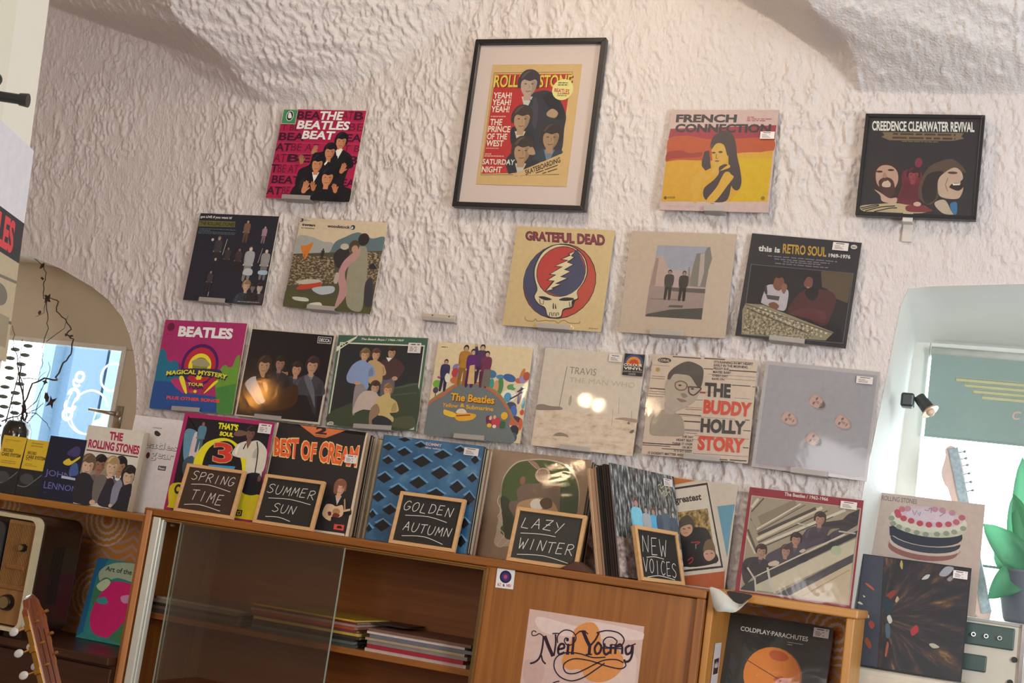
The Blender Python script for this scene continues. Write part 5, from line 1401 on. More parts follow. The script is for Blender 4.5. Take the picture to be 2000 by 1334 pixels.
  ('E','8a8c78',15.8,22.3,2.8,2.4),
  ('L','8a7a82',0.7,[34.2,12.9,36.8,16.9,38.4,12.5]),
  ('L','8a7a82',0.7,[39.3,14.5,41.1,17.2,42,13.6]),
  ('L','8a7a82',0.7,[45.2,11.2,48.8,11.6,50.5,8.6]),
  ('L','8a7a82',0.7,[51.2,8.5,51.8,13.4]),
  ('L','8a7a82',0.7,[59.7,15.5,64.8,11.5]),
 ],
 'globe': [
  ('BG','2e2826'),
  ('S','26231f',[4.1,1.2,98.7,1.9,100,45.7,56.2,69.2,6.1,61.4]),
  ('Q','cbbfae','COLDPLAY·PARACHUTES',[22,10.6,80,10.8,80.1,14.9,22.2,14.6],0.03),
  ('P','1e1d1e',[62.1,17.2,77.6,17.2,77.8,22.3,62.6,22.2]),
  ('Z','b0a8a0',63,17.7,76.3,18.5,1),
  ('Z','b0a8a0',63.4,19.7,67.7,20.5,1),
  ('E','8a4a24',54.7,49.1,24.8,24.4),
  ('E','c06a20',54,49,24.1,24),
  ('S','a8481e',[49.3,30.1,52.8,27.1,61.2,27.6,66.2,32,61.1,35.3,52.7,34.8]),
  ('S','a8481e',[56,51.4,61.9,48,69.1,51.2,61.7,55.7]),
  ('L','6a3018',0.8,[30.6,38.8,62.7,52.1]),
 ],
 'stonesbook': [
  ('BG','b4a491'),
  ('Q','8f1f3a','THE',[40.7,4.8,65.1,5,65.6,15.5,42,15.3],0.1),
  ('Q','8f1f3a','ROLLING STONES',[7.1,17.7,98.1,18,99,29.5,7.7,28.2],0.09),
  ('L','4a2a30',1.8,[6.4,31.6,98.6,32.3]),
  ('S','7a6a58',[2,53.5,15.9,43.5,41.1,37.8,64.4,37.9,85.6,43.8,99.1,61.2,94.4,75.2,81.7,76.7,3,80.9]),
  ('F',71.4,46.8,25.4,'2a2629','1f1a1a','8a6248','b0b0b4'),
  ('F',36.2,48.1,25.4,'5a4c44','1f1a1a','7a5240','5a4c44'),
  ('F',57.8,49.1,27.3,'5c5048','8a6e4a','b08a6e','c8bca8'),
  ('F',15.3,51.3,29.3,'262326','5a4432','b08a6e','262326'),
  ('F',90.3,57.6,27.3,'232024','241d1c','a8846a','a09aa0'),
  ('S','262326',[2.6,94.4,0,73.1,7,61.2,22.9,62.1,34.4,77.1,38.4,97.9,8.3,99]),
  ('S','5c5048',[36.5,92.8,32.3,66.5,45.2,59.5,54.9,65.1,50.9,80.4,46.5,94.3]),
  ('S','28242a',[47,95.5,50.9,75.1,56.3,63.6,66.3,65.1,73.6,85.6,68.6,98.1]),
  ('S','6e6a72',[68.6,95.5,67.3,73.1,76.8,62.5,83.6,71.1,79.9,87.5,72.2,97.6]),
  ('S','232024',[81.6,97.8,80.9,74.1,89.9,67.7,100,68.5,100,98.8]),
  ('L','3a2428',2.7,[55.4,63.7,54.5,69.3]),
  ('E','b08a6e',37.5,95.4,5.1,3.9),
  ('E','b08a6e',69.8,96,3.1,2.7),
 ],
 'gearbook': [
  ('BG','b89f96'),
  ('S','2c2624',[36.7,14.9,40.8,13.9,47.3,16.8,44.4,19.4,38.3,18.3]),
  ('Z','3a302c',32.4,10.3,47.4,11.6,2),
  ('Q','6a5c56','Beatles',[12.3,24.7,79.6,25.7,79.2,32.9,12.4,33.1],0.08),
  ('Q','cbb8ae','Beatles',[11.5,24.3,78.8,25.2,78.4,32.1,11.6,32.5],0.03),
  ('Q','6a5c56','gear',[38.2,36.3,76.3,36.7,76.2,44.6,38.4,45.5],0.08),
  ('Q','cbb8ae','gear',[37.5,35.9,75.6,36.3,75.4,43.8,37.6,44.9],0.03),
  ('E','4a1a1e',34,40.4,3,4.4),
  ('Z','b06a64',49.6,45.4,73.7,45.3,1),
  ('P','3a3430',[54.3,49.5,67,49.2,66.8,54,54.2,54]),
  ('Q','a8988e','feat',[55.6,50.2,65.5,50.3,65.2,53,55.3,53],0.05),
 ],
 'lennonbook': [
  ('BG','1c1d28'),
  ('S','3a3050',[56,21.8,76.2,11.5,88.9,16.5,85.4,27.3,60.8,27.5]),
  ('S','b8962c',[49.7,38.3,62.5,32,72.1,35.4,90.2,26.9,91.5,29.9,76.2,38.9,66.5,42.9,53.8,42.2]),
  ('S','3c4a70',[74.1,40.7,87.1,38.1,96.5,54,81,58.6,71,55.2]),
  ('Q','575080','JOHN',[7.1,53.2,76.6,54.8,78.7,66.5,8.5,66.1],0.01),
  ('Q','575080','LENNON',[11.2,72.3,103,74,102.8,82.2,12.2,83.6],0.01),
  ('P','9a9aa0',[53.5,59.9,91.9,61.2,92.2,64.7,53.7,64.1]),
  ('Z','4a4670',14.8,89.1,90,90.1,1),
 ],
 'carebox': [
  ('BG','22211f'),
  ('P','b58c26',[0,0,100,0,94.3,53.3,1,53.3]),
  ('Z','8a6a20',20.3,4.1,72,13.6,2),
  ('T','4a3a18','RECORD',13.7,21.2,51,26.8,0.08),
  ('T','4a3a18','CARE SYSTEM',10.8,28.1,92.8,34.3,0.08),
  ('T','4a3a18','4 in 1',11.2,34.5,36.2,37.6,0.06),
  ('Z','8a6a20',11.1,42.5,64.7,47.8,2),
  ('C','5a564e',3.4,[1.4,83.5,37.3,83.6,70.1,70.4,92.4,59.8]),
  ('E','3a3834',34.5,70.3,28.6,18.5),
 ],
 'careboxedge': [
  ('BG','22211f'),
  ('P','b58c26',[0,0,100,0,97.1,54.8,1.2,54.6]),
  ('T','4a3a18','RECORD',11.9,22.8,55,28.7,0.08),
  ('T','4a3a18','CARE SYSTEM',8.2,30.1,90,36.3,0.08),
  ('Z','8a6a20',10.2,6.1,74.6,12.4,2),
  ('Z','8a6a20',13.5,43,77.1,49.6,2),
  ('C','5a564e',3.6,[0.6,83.2,35.1,83.3,68.1,72.7,92.7,60.6]),
  ('E','3a3834',32.9,72.7,30.5,19.7),
 ],
 'sixties': [
  ('BG','27605c'),
  ('P','1d4a66',[0,0,16.8,0.2,6,24.3,8.5,92.2,0,100]),
  ('S','77836c',[7.8,17.1,26.1,3.8,59.4,0.5,97,2.9,96.5,14.8,66.1,23.1,35.7,21.2,16.2,30.2]),
  ('Z','2a3a34',34.6,4.7,60.7,4.8,1),
  ('Q','1a2422','Art of the Sixties',[15.8,8.8,81.2,8.2,82,14.9,15.7,14.9],0.03),
  ('S','2f5a3c',[8.5,38,18,23.1,32,28.5,25.6,46.4,11.2,58.3]),
  ('S','a81c4e',[22.4,36.5,33.1,25.8,59,25.6,79.8,30,85.3,49.3,78.9,66.4,66.2,87.5,44.9,93.7,24.5,91.7,13.9,78.2,13.2,58.1]),
  ('S','2f5a3c',[56.4,80.8,70.2,62.7,87.2,55.6,100,95.3,49.4,95.5]),
  ('S','8a9478',[9.4,34.5,20.5,24.5,28.1,28.9,19.5,40.2]),
  ('S','2f6a6a',[14.9,51.1,25.6,46.4,31.9,53.3,20.5,55.5]),
  ('S','c46a86',[48.3,42.1,66.7,38.2,72.4,44.3,54.6,49.7]),
 ],
 'colourvinyl': [
  ('BG','282a35'),
  ('E','3c4a7a',49.3,43.9,46.8,44.9),
  ('E','c8873c',49.4,44.7,36.5,34.6),
  ('E','b4452f',49.6,45.6,24.3,22.5),
  ('P','282a35',[0,50.7,99.3,48.9,98.9,98.9,0,99.2]),
  ('Q','d8cdbc','COLOUR',[2.1,45.7,94,44.4,94.3,56.9,2.4,58],0.08),
  ('Q','d8cdbc','VINYL',[3,61.4,94.9,60.1,95.2,72.6,3.4,74.1],0.08),
  ('Q','9a9088','LIMITED EDITION',[1.5,79.4,96.1,77.5,96.3,84.2,1.8,86.2],0.06),
  ('P','3a3c44',[27.2,89,69.3,88.4,69.3,98.4,27,98.7]),
  ('Q','b0a898','WHITE',[31.2,90.3,65.8,89.5,65.6,96.2,30.9,96.6],0.04),
 ],
 'altneu': [
  ('BG','d8ccd4'),
  ('E','241c3a',51,39.9,32.9,32.9),
  ('E','3a3058',51,39.9,21.9,21.9),
  ('E','a83a5c',51,39.9,10.3,10.3),
  ('Q','b04a50','ALT',[9.2,74.9,31.1,74.9,31.7,91.1,9.8,91.1],0.08),
  ('Q','3a3048','&',[40.1,75.9,51.7,75.8,52.1,90.7,40.5,90.8],0.08),
  ('Q','b04a50','NEU',[60.5,74.8,87.1,75,87.4,89.9,60.9,90.3],0.08),
 ],
 'youngposter': [
  ('BG','bf9d8e'),
  ('S','ccb0a2',[8,5.4,45.5,8.4,55.6,2.4,97.8,4.8,96.3,11.6,46.7,16.9,14.3,17.5]),
  ('S','b59284',[2.5,42.8,18.7,44.6,17,60.5,3.4,60.4]),
  ('S','c9ab9b',[71.1,36.9,94.3,22.7,94.7,54.4,63.3,58.9]),
  ('S','c67e44',[39.6,20.2,41.5,11.2,48.3,5.2,56.8,3.3,63.2,10.1,67,22.5,77.7,20.9,85,27.3,85.6,36.9,77.7,46.4,66.5,51.2,56.7,49.5,50.4,43.1,40,44.6,33.7,38.2]),
  ('U0','2b1a26','Neil Young',[13.6,13.3,93.1,12.1,90.6,28.1,12.9,28.5],0.0),
 ],
 'label': [
  ('BG','d0cdd2'),
  ('P','2c2426',[13,15.6,87,14.7,88.4,29.9,16,30.3]),
  ('S','c8bdb0',[27.2,23.6,29.5,18.9,41.7,20.8,50.8,17.5,60.3,20.7,72.4,18.3,77.1,23.6]),
  ('Z','a8503a',25.9,25.2,80.9,27.4,2),
  ('Z','a8a4aa',14.1,44,27.7,46.4,1),
  ('Z','a8a4aa',18.8,51.9,43.8,55.2,1),
  ('Z','8f8b92',13.2,63.9,76.5,66.8,2),
  ('Z','8f8b92',13.2,69.9,75.5,71.4,1),
  ('Z','8f8b92',12.8,75,54,84.4,2),
  ('Z','8f8b92',13.8,88.3,65.3,91,1),
 ],
 'daily': [
  ('BG','c8c4c8'),
  ('P','26272e',[0,35,100,35,100,54,0,54]),
  ('T','c03a40','BEATLES',0,37,84,52,0.08),
  ('P','a8987c',[0,54,100,54,100,100,0,100]),
  ('E','6a6258',70,72,16,7),
  ('L','6a6258',2,[0,66,100,63]),
  ('L','5a5248',2,[0,84,100,82]),
  ('P','8a7c66',[60,80,95,80,95,94,60,94]),
  ('S','93836a',[5,70,20,62,36,66,40,80,20,84]),
 ],
}
# ------------------------------------------------------------------ the room
def vnoise(x, z, seed):
    """smooth value noise on an integer lattice"""
    xi = np.floor(x).astype(np.int64); zi = np.floor(z).astype(np.int64); fx = x - xi; fz = z - zi
    fx = fx * fx * (3 - 2 * fx); fz = fz * fz * (3 - 2 * fz)
    def h(a, b):
        n = (a * 374761393 + b * 668265263 + seed * 974711) & 0x7fffffff
        n = ((n ^ (n >> 13)) * 1274126177) & 0x7fffffff
        return ((n ^ (n >> 16)) & 0xffff) / 65535.0
    return (h(xi, zi) * (1 - fx) + h(xi + 1, zi) * fx) * (1 - fz) + (h(xi, zi + 1) * (1 - fx) + h(xi + 1, zi + 1) * fx) * fz
def plaster_mat(name, col, bump, fine, stretch):
    m, nt, b = nodes_of(name); L = nt.links.new
    tc = nt.nodes.new('ShaderNodeTexCoord'); mp = nt.nodes.new('ShaderNodeMapping'); mp.inputs['Scale'].default_value = (fine, fine, fine * stretch); mp.inputs['Rotation'].default_value = (0, R_(8), 0)
    L(tc.outputs['Object'], mp.inputs['Vector'])
    n1 = nt.nodes.new('ShaderNodeTexNoise'); n1.inputs['Scale'].default_value = 1; n1.inputs['Detail'].default_value = 5; n1.inputs['Roughness'].default_value = 0.55; L(mp.outputs['Vector'], n1.inputs['Vector'])
    n2 = nt.nodes.new('ShaderNodeTexNoise'); n2.inputs['Scale'].default_value = 3; n2.inputs['Detail'].default_value = 3; L(tc.outputs['Object'], n2.inputs['Vector'])
    r = nt.nodes.new('ShaderNodeValToRGB'); c = srgb(col)
    r.color_ramp.elements[0].color = (*[x * 0.93 for x in c], 1); r.color_ramp.elements[1].color = (*[min(1, x * 1.06) for x in c], 1)
    L(n2.outputs['Fac'], r.inputs['Fac']); L(r.outputs['Color'], b.inputs['Base Color'])
    bp = nt.nodes.new('ShaderNodeBump'); bp.inputs['Strength'].default_value = bump; bp.inputs['Distance'].default_value = 0.006
    L(n1.outputs['Fac'], bp.inputs['Height']); L(bp.outputs['Normal'], b.inputs['Normal'])
    b.inputs['Roughness'].default_value = 0.62; b.inputs['Specular IOR Level'].default_value = 0.25
    MATS[name] = m
    return m
STUCCO = plaster_mat('white_roughcast_plaster', 'dcd4d1', 0.8, 150, 0.55)
STUCCO2 = plaster_mat('white_vault_plaster', 'e2dcda', 0.8, 150, 0.9)
SMOOTH = plaster_mat('smooth_reveal_plaster', 'dcdcd6', 0.25, 40, 1.0)

HOLE_L = [(-2.795, -0.16), (-2.79, 0.10), (-2.80, 0.24), (-2.815, 0.33), (-2.85, 0.44), (-2.885, 0.51), (-2.929, 0.571), (-3.0, 0.628), (-3.083, 0.671), (-3.23, 0.727), (-3.377, 0.766), (-3.55, 0.79), (-3.75, 0.79), (-4.0, 0.74), (-4.2, 0.62), (-4.33, 0.42), (-4.37, 0.2), (-4.37, -0.16)]
HOLE_R = [(-0.405, -0.46), (-0.375, 0.28), (-0.347, 0.56), (-0.325, 0.80), (-0.308, 0.852), (-0.25, 0.862), (-0.15, 0.872), (0.0, 0.886), (0.25, 0.896), (0.5, 0.886), (0.75, 0.86), (0.78, 0.5), (0.80, -0.46)]
def inside(px, pz, poly):
    r = np.zeros(px.shape, bool); n = len(poly)
    for i in range(n):
        x0, z0 = poly[i - 1]; x1, z1 = poly[i]
        c = ((z0 > pz) != (z1 > pz)) & (px < (x1 - x0) * (pz - z0) / ((z1 - z0) or 1e-9) + x0); r ^= c
    return r
def nearest(px, pz, poly):
    bd = np.full(px.shape, 1e9); bx = px.copy(); bz = pz.copy(); n = len(poly)
    for i in range(n):
        x0, z0 = poly[i - 1]; x1, z1 = poly[i]; dx, dz = x1 - x0, z1 - z0
        t = np.clip(((px - x0) * dx + (pz - z0) * dz) / (dx * dx + dz * dz), 0, 1); qx = x0 + t * dx; qz = z0 + t * dz
        d = np.hypot(px - qx, pz - qz); k = d < bd; bd = np.where(k, d, bd); bx = np.where(k, qx, bx); bz = np.where(k, qz, bz)
    return bd, bx, bz
# the two vault springers lean out of the wall: control triangles (x, z, depth)
def tri_field(X, Z, tris):
    D = np.zeros(X.shape)
    for (x0, z0, d0), (x1, z1, d1), (x2, z2, d2) in tris:
        det = (x1 - x0) * (z2 - z0) - (x2 - x0) * (z1 - z0)
        a = ((X - x0) * (z2 - z0) - (x2 - x0) * (Z - z0)) / det; b = ((x1 - x0) * (Z - z0) - (X - x0) * (z1 - z0)) / det
        k = (a >= -1e-6) & (b >= -1e-6) & (a + b <= 1 + 1e-6)
        D = np.where(k, np.maximum(D, d0 + a * (d1 - d0) + b * (d2 - d0)), D)
    return D
def strip(A, E, B):
    t = []
    for P, Q in ((A, E), (E, B)):
        n = max(len(P), len(Q))
        for i in range(n - 1):
            p0, p1 = P[min(i, len(P) - 1)], P[min(i + 1, len(P) - 1)]; q0, q1 = Q[min(i, len(Q) - 1)], Q[min(i + 1, len(Q) - 1)]
            if p0 != p1: t.append((p0, p1, q0))
            if q0 != q1: t.append((p1, q0, q1))
    return t
SPR_L = strip([(-2.461, 1.358, 0), (-2.673, 1.402, 0), (-2.844, 1.486, 0), (-3.046, 1.60, 0), (-3.285, 1.663, 0), (-3.60, 1.76, 0), (-4.1, 2.0, 0)],
              [(-2.50, 1.372, 0.02), (-2.546, 1.40, 0.045), (-2.562, 1.432, 0.09), (-2.625, 1.493, 0.20), (-2.703, 1.535, 0.28), (-2.723, 1.594, 0.34), (-2.80, 1.75, 0.44), (-2.95, 2.0, 0.55)],
              [(-2.40, 1.362, 0), (-2.291, 1.378, 0), (-2.13, 1.45, 0), (-1.982, 1.538, 0), (-1.784, 1.699, 0), (-1.68, 1.80, 0), (-1.45, 2.0, 0)])
SPR_R = strip([(-0.513, 1.437, 0), (-0.541, 1.479, 0), (-0.636, 1.561, 0), (-0.714, 1.621, 0), (-0.791, 1.672, 0), (-0.89, 1.725, 0), (-1.30, 2.0, 0)],
              [(-0.495, 1.448, 0.05), (-0.515, 1.517, 0.13), (-0.554, 1.537, 0.18), (-0.606, 1.556, 0.24), (-0.637, 1.592, 0.30), (-0.70, 1.70, 0.40), (-0.90, 2.0, 0.55)],
              [(-0.50, 1.432, 0), (-0.45, 1.430, 0), (-0.22, 1.428, 0), (0.0, 1.434, 0), (0.30, 1.44, 0), (0.62, 1.46, 0), (0.9, 1.5, 0)])
SPR_R += [((-0.90, 2.0, 0.55), (0.9, 1.5, 0), (0.9, 2.0, 0.35)), ((-0.70, 1.70, 0.40), (0.9, 1.5, 0), (-0.90, 2.0, 0.55))]
SPR_L += [((-2.95, 2.0, 0.55), (-1.45, 2.0, 0), (-2.80, 1.75, 0.44))]

gx = np.concatenate([np.arange(-5.2, -3.8, 0.03), np.arange(-3.8, 0.35, 0.0038), np.arange(0.35, 2.21, 0.03)])
gz = np.concatenate([np.arange(FLOOR, -0.13, 0.04), np.arange(-0.13, 1.85, 0.0038), np.arange(1.85, 2.01, 0.02)])
nx, nz_ = len(gx), len(gz)
X, Z = np.meshgrid(gx, gz)
X = X.copy(); Z = Z.copy()
for hole in (HOLE_L, HOLE_R):
    d, bx, bz = nearest(X, Z, hole); k = (d < 0.0033) & (X > -3.8) & (X < 0.35) & (Z > -0.13)
    X = np.where(k, bx, X); Z = np.where(k, bz, Z)
DL = tri_field(X, Z, SPR_L); DR = tri_field(X, Z, SPR_R); D = np.maximum(DL, DR)
for _ in range(4):   # rounded plaster edges
    D[1:-1, 1:-1] = (D[1:-1, 1:-1] * 2 + D[:-2, 1:-1] + D[2:, 1:-1] + D[1:-1, :-2] + D[1:-1, 2:]) / 6
w = np.clip(D / 0.05, 0, 1)
wx = X + 0.022 * (vnoise(X * 11, Z * 11, 21) - 0.5) + 0.010 * (vnoise(X * 31, Z * 31, 22) - 0.5); wz = Z + 0.022 * (vnoise(X * 11, Z * 11, 23) - 0.5)
xs = wx + 0.22 * wz
n1 = vnoise(xs * 100, wz * 42, 1); n2 = vnoise(xs * 70 + 7, wz * 36, 2); n3 = vnoise(X * 150, Z * 95, 3)
m1 = vnoise(wx * 76, wz * 66, 5); m2 = vnoise(X * 130, Z * 120, 6); m3 = vnoise(wx * 112, wz * 98, 9)
sel = np.clip(vnoise(xs * 46, wz * 24, 11) * 2.2 - 0.45, 0, 1)
rough_wall = 0.0078 * sel * np.clip(1.25 - np.abs(2 * n1 - 1) * 1.9, 0, 1) + 0.0022 * n2 + 0.0016 * n3
rough_vault = 0.011 * np.clip(m1 * 2.0 - 0.8, 0, 1) + 0.007 * np.clip(m3 * 2.2 - 1.0, 0, 1) + 0.003 * m2
patch = 0.42 + 0.85 * np.clip(vnoise(X * 3.1, Z * 3.1, 8) * 1.7 - 0.25, 0, 1)
edge = np.minimum(*[nearest(X, Z, h)[0] for h in (HOLE_L, HOLE_R)])
relief = ((1 - w) * rough_wall + w * rough_vault) * patch * np.clip(edge / 0.05, 0.12, 1)
Y = -D - relief
ids = np.arange(nx * nz_).reshape(nz_, nx)
quads = np.stack([ids[:-1, :-1], ids[:-1, 1:], ids[1:, 1:], ids[1:, :-1]], -1).reshape(-1, 4)
co = np.stack([X, Y, Z], -1).reshape(-1, 3)
cx = co[quads, 0].mean(1); cz = co[quads, 2].mean(1)
keep = ~(inside(cx, cz, HOLE_L) | inside(cx, cz, HOLE_R))
onv = D.reshape(-1)[quads].mean(1) > 0.004
def grid_mesh(name, sel, m):
    q = quads[sel]; used, inv = np.unique(q, return_inverse=True); inv = inv.reshape(q.shape)
    me = bpy.data.meshes.new(name); me.vertices.add(len(used)); me.vertices.foreach_set('co', co[used].ravel())
    me.loops.add(q.size); me.loops.foreach_set('vertex_index', inv.ravel().astype(np.int32))
    me.polygons.add(len(q)); me.polygons.foreach_set('loop_start', np.arange(0, q.size, 4, dtype=np.int32))
    try: me.polygons.foreach_set('loop_total', np.full(len(q), 4, dtype=np.int32))
    except Exception: pass
    me.polygons.foreach_set('use_smooth', np.ones(len(q), bool)); me.materials.append(m); me.update(calc_edges=True); me.validate()
    o = bpy.data.objects.new(name, me); COL.objects.link(o); return struct(o)
grid_mesh('wall_back', keep & ~onv, STUCCO)
grid_mesh('ceiling_vault', keep & onv, STUCCO2)

def reveal(name, hole, back, y1, m):
    b = MB(); n = len(hole)
    a = [(x, -0.002, z) for x, z in hole]; c = [(x, y1, z) for x, z in back]
    b.add(a + c, [(i, i + 1, n + i + 1, n + i) for i in range(n - 1)] + [(n - 1, 0, n, 2 * n - 1)])
    return struct(b.build(name, m, smooth=True))
reveal('trim_1', HOLE_L, [(x + (0.0 if x > -3.5 else -0.0), z) for x, z in HOLE_L], 0.30, SMOOTH)
BACK_R = [(-0.33, -0.46), (-0.318, 0.28), (-0.312, 0.56), (-0.306, 0.74), (-0.302, 0.775), (-0.2, 0.776), (-0.1, 0.776), (0.05, 0.776), (0.25, 0.776), (0.5, 0.776), (0.66, 0.776), (0.67, 0.5), (0.70, -0.46)]
reveal('trim_2', HOLE_R, BACK_R, 0.46, SMOOTH)
DARKFLOOR = wood('oak_floor', '4a2f1c', '6a4528', 'X', 0.4)
PAINT = mat('painted_wall', 'c9bdb2', 0.8, bump=0.1)
struct(MB().box(-5.3, 2.3, -5.3, 0.5, FLOOR - 0.1, FLOOR).build('floor', DARKFLOOR))
struct(MB().box(-5.3, 2.3, -5.3, 0.0, 2.0, 2.1).build('ceiling', PAINT))
struct(MB().box(-5.3, -5.2, -5.2, 0.0, FLOOR, 2.0).build('wall_left', PAINT))
struct(MB().box(2.2, 2.3, -5.2, 0.0, FLOOR, 2.0).build('wall_right', PAINT))
struct(MB().box(-5.3, 2.3, -5.3, -5.2, FLOOR, 2.0).build('wall_front', PAINT))

# left window: pale wooden frame, transom board, glass; the street behind
CREAM = mat('cream_window_paint', 'c9bba2', 0.55, vary=0.06); GLASS = None
def glass(name, tint=(1, 1, 1), refl=0.06, rough=0.02):
    if name in MATS: return MATS[name]
    m = bpy.data.materials.new(name); m.use_nodes = True; nt = m.node_tree; nt.nodes.clear(); L = nt.links.new
    out = nt.nodes.new('ShaderNodeOutputMaterial'); mx = nt.nodes.new('ShaderNodeMixShader'); tr = nt.nodes.new('ShaderNodeBsdfTransparent'); gl = nt.nodes.new('ShaderNodeBsdfGlossy')
    tr.inputs['Color'].default_value = (*tint, 1); gl.inputs['Roughness'].default_value = rough
    L(schlick(nt, refl), mx.inputs['Fac']); L(tr.outputs[0], mx.inputs[1]); L(gl.outputs[0], mx.inputs[2]); L(mx.outputs[0], out.inputs['Surface'])
    MATS[name] = m
    return m
PANE = glass('window_pane', (0.95, 0.98, 1.0))
wf = MB()
wf.box(-4.45, -2.76, 0.25, 0.30, 0.489, 0.86); wf.box(-3.084, -2.76, 0.25, 0.30, -0.16, 0.489); wf.box(-4.45, -4.30, 0.25, 0.30, -0.16, 0.489); wf.box(-4.30, -3.084, 0.25, 0.30, -0.16, -0.03); wf.box(-3.72, -3.66, 0.245, 0.30, -0.03, 0.489)
w1 = struct(wf.build('window_1', CREAM, bevel=0.004))
MB().box(-3.095, -3.075, 0.243, 0.25, -0.03, 0.4815).box(-4.30, -3.075, 0.243, 0.25, 0.482, 0.50).build('window_bead', mat('pale_bead', 'ddd8cc', 0.5), w1, bevel=0.002)
MB().box(-4.30, -3.084, 0.27, 0.274, -0.03, 0.489).build('window_glass', PANE, w1)
MB().cyl((-3.055, 0.25, 0.248), (-3.055, 0.225, 0.248), 0.012).tube([(-3.055, 0.222, 0.248), (-3.10, 0.218, 0.25), (-3.17, 0.22, 0.253)], [0.008, 0.007, 0.006]).box(-3.068, -3.042, 0.244, 0.25, 0.19, 0.28).build('window_handle', mat('window_handle_metal', 'a89a86', 0.3, 0.6), w1, smooth=True)
# lettering and ring decals seen from the back on the left window glass
dec = MB(); M_DEC = thin('white_window_decal', 'e8ecec', 'f4f6f6', 0.85, 40, 0.03)
ARC_Y = [0.268]
def arc(b, cx, cz, r, a0, a1, wd):
    ARC_Y[0] -= 0.0006; y = ARC_Y[0]
    n = 28; pts = []
    for i in range(n + 1):
        t = R_(a0 + (a1 - a0) * i / n); pts.append((cx + r * math.cos(t), cz + r * math.sin(t)))
    vs = []
    for i, (x, z) in enumerate(pts):
        t = R_(a0 + (a1 - a0) * i / n); vs += [(x - wd / 2 * math.cos(t), y, z - wd / 2 * math.sin(t)), (x + wd / 2 * math.cos(t), y, z + wd / 2 * math.sin(t))]
    b.add(vs, [(2 * i, 2 * i + 1, 2 * i + 3, 2 * i + 2) for i in range(n)])
arc(dec, -3.13, 0.385, 0.052, 60, 290, 0.008); arc(dec, -3.205, 0.245, 0.082, 20, 300, 0.007); arc(dec, -3.21, 0.262, 0.10, 150, 325, 0.004)
arc(dec, -3.275, 0.372, 0.017, -180, 180, 0.012); arc(dec, -3.283, 0.352, 0.016, 150, 330, 0.010); arc(dec, -3.287, 0.302, 0.022, -60, 180, 0.013); arc(dec, -3.293, 0.262, 0.022, 0, -220, 0.013); arc(dec, -3.297, 0.228, 0.019, -180, 180, 0.014)
dec.build('window_decals', M_DEC, w1)
dec2 = MB().prism([(-3.19, 0.15), (-3.125, 0.15), (-3.115, 0.25), (-3.18, 0.25)], 0.2688, 0.2692).prism([(-3.135, 0.262), (-3.15, 0.225), (-3.175, 0.215), (-3.165, 0.25)], 0.2615, 0.262)
dec2.build('window_notice', thin('window_notice_paper', 'd4dcdc', 'd8e4e8', 0.75, 40, 0.05), w1)
# street side
HOUSE = mat('pale_blue_house_paint', '4c6478', 0.8, vary=0.05); SHOP = mat('shopfront_glass', '36506a', 0.25); PAVE = mat('pale_pavement', 'b8b8b4', 0.85)
struct(MB().box(-30, 12, 0.6, 14, -1.45, -1.35).build('ground_street', PAVE))
hb = thing('street_house', 'pale blue house front across the street seen through the arched window', 'building', (-9.0, 7.0, -1.35))
def local(b, name, m, parent, off, **k): return b.build(name, m, parent, M=Matrix.Translation((-off[0], -off[1], -off[2])), **k)
off = (-9.0, 7.0, -1.35)
local(MB().box(-9.05, -4.5, 7.0, 7.5, -1.35, 5.5), 'house_wall', HOUSE, hb, off)
for x0, x1, z0, z1 in ((-8.75, -8.35, -1.3, 1.7), (-7.85, -7.0, -0.6, 0.95), (-6.6, -5.4, -0.6, 1.7), (-8.75, -8.0, 2.6, 4.4), (-7.0, -5.8, 2.6, 4.4)):
    local(MB().box(x0, x1, 6.94, 7.02, z0, z1), 'house_window', SHOP, hb, off)
local(MB().box(-9.05, -4.5, 6.8, 7.0, 1.85, 2.2), 'house_cornice', mat('cornice_paint', '6c8090', 0.8), hb, off)
for x0, z1 in ((-9.05, 5.5), (-8.25, 1.9), (-8.02, 1.9)): local(MB().box(x0, x0 + 0.14, 6.85, 7.0, -1.35, z1), 'house_pilaster', mat('pilaster_paint', '60788a', 0.8), hb, off)

# right window: deep white reveal, white frame, glass
WHITE = mat('white_window_paint', 'd9d9d2', 0.5, vary=0.04)
wr = MB(); wr.box(-0.33, -0.262, 0.43, 0.47, -0.46, 0.80).box(-0.262, 0.70, 0.43, 0.47, 0.74, 0.80).box(-0.262, 0.70, 0.43, 0.47, -0.46, -0.14).box(0.62, 0.72, 0.43, 0.47, -0.14, 0.74)
w2 = struct(wr.build('window_2', WHITE, bevel=0.004))
MB().box(-0.262, 0.62, 0.448, 0.452, -0.14, 0.74).build('window_glass', PANE, w2)
MB().box(-0.085, -0.055, 0.425, 0.46, -0.14, 0.125).box(-0.055, 0.2, 0.43, 0.46, 0.118, 0.125).build('window_bar', mat('green_grey_bar', '5f7f78', 0.5), w2)
struct(MB().box(-0.42, 0.82, 0.0, 0.47, -0.52, -0.46).build('trim_3', SMOOTH))
struct(MB().box(-4.37, -2.795, -0.012, 0.30, -0.104, -0.084).build('trim_4', wood('sill_oak', '9a6428', 'b87c36', 'X')))

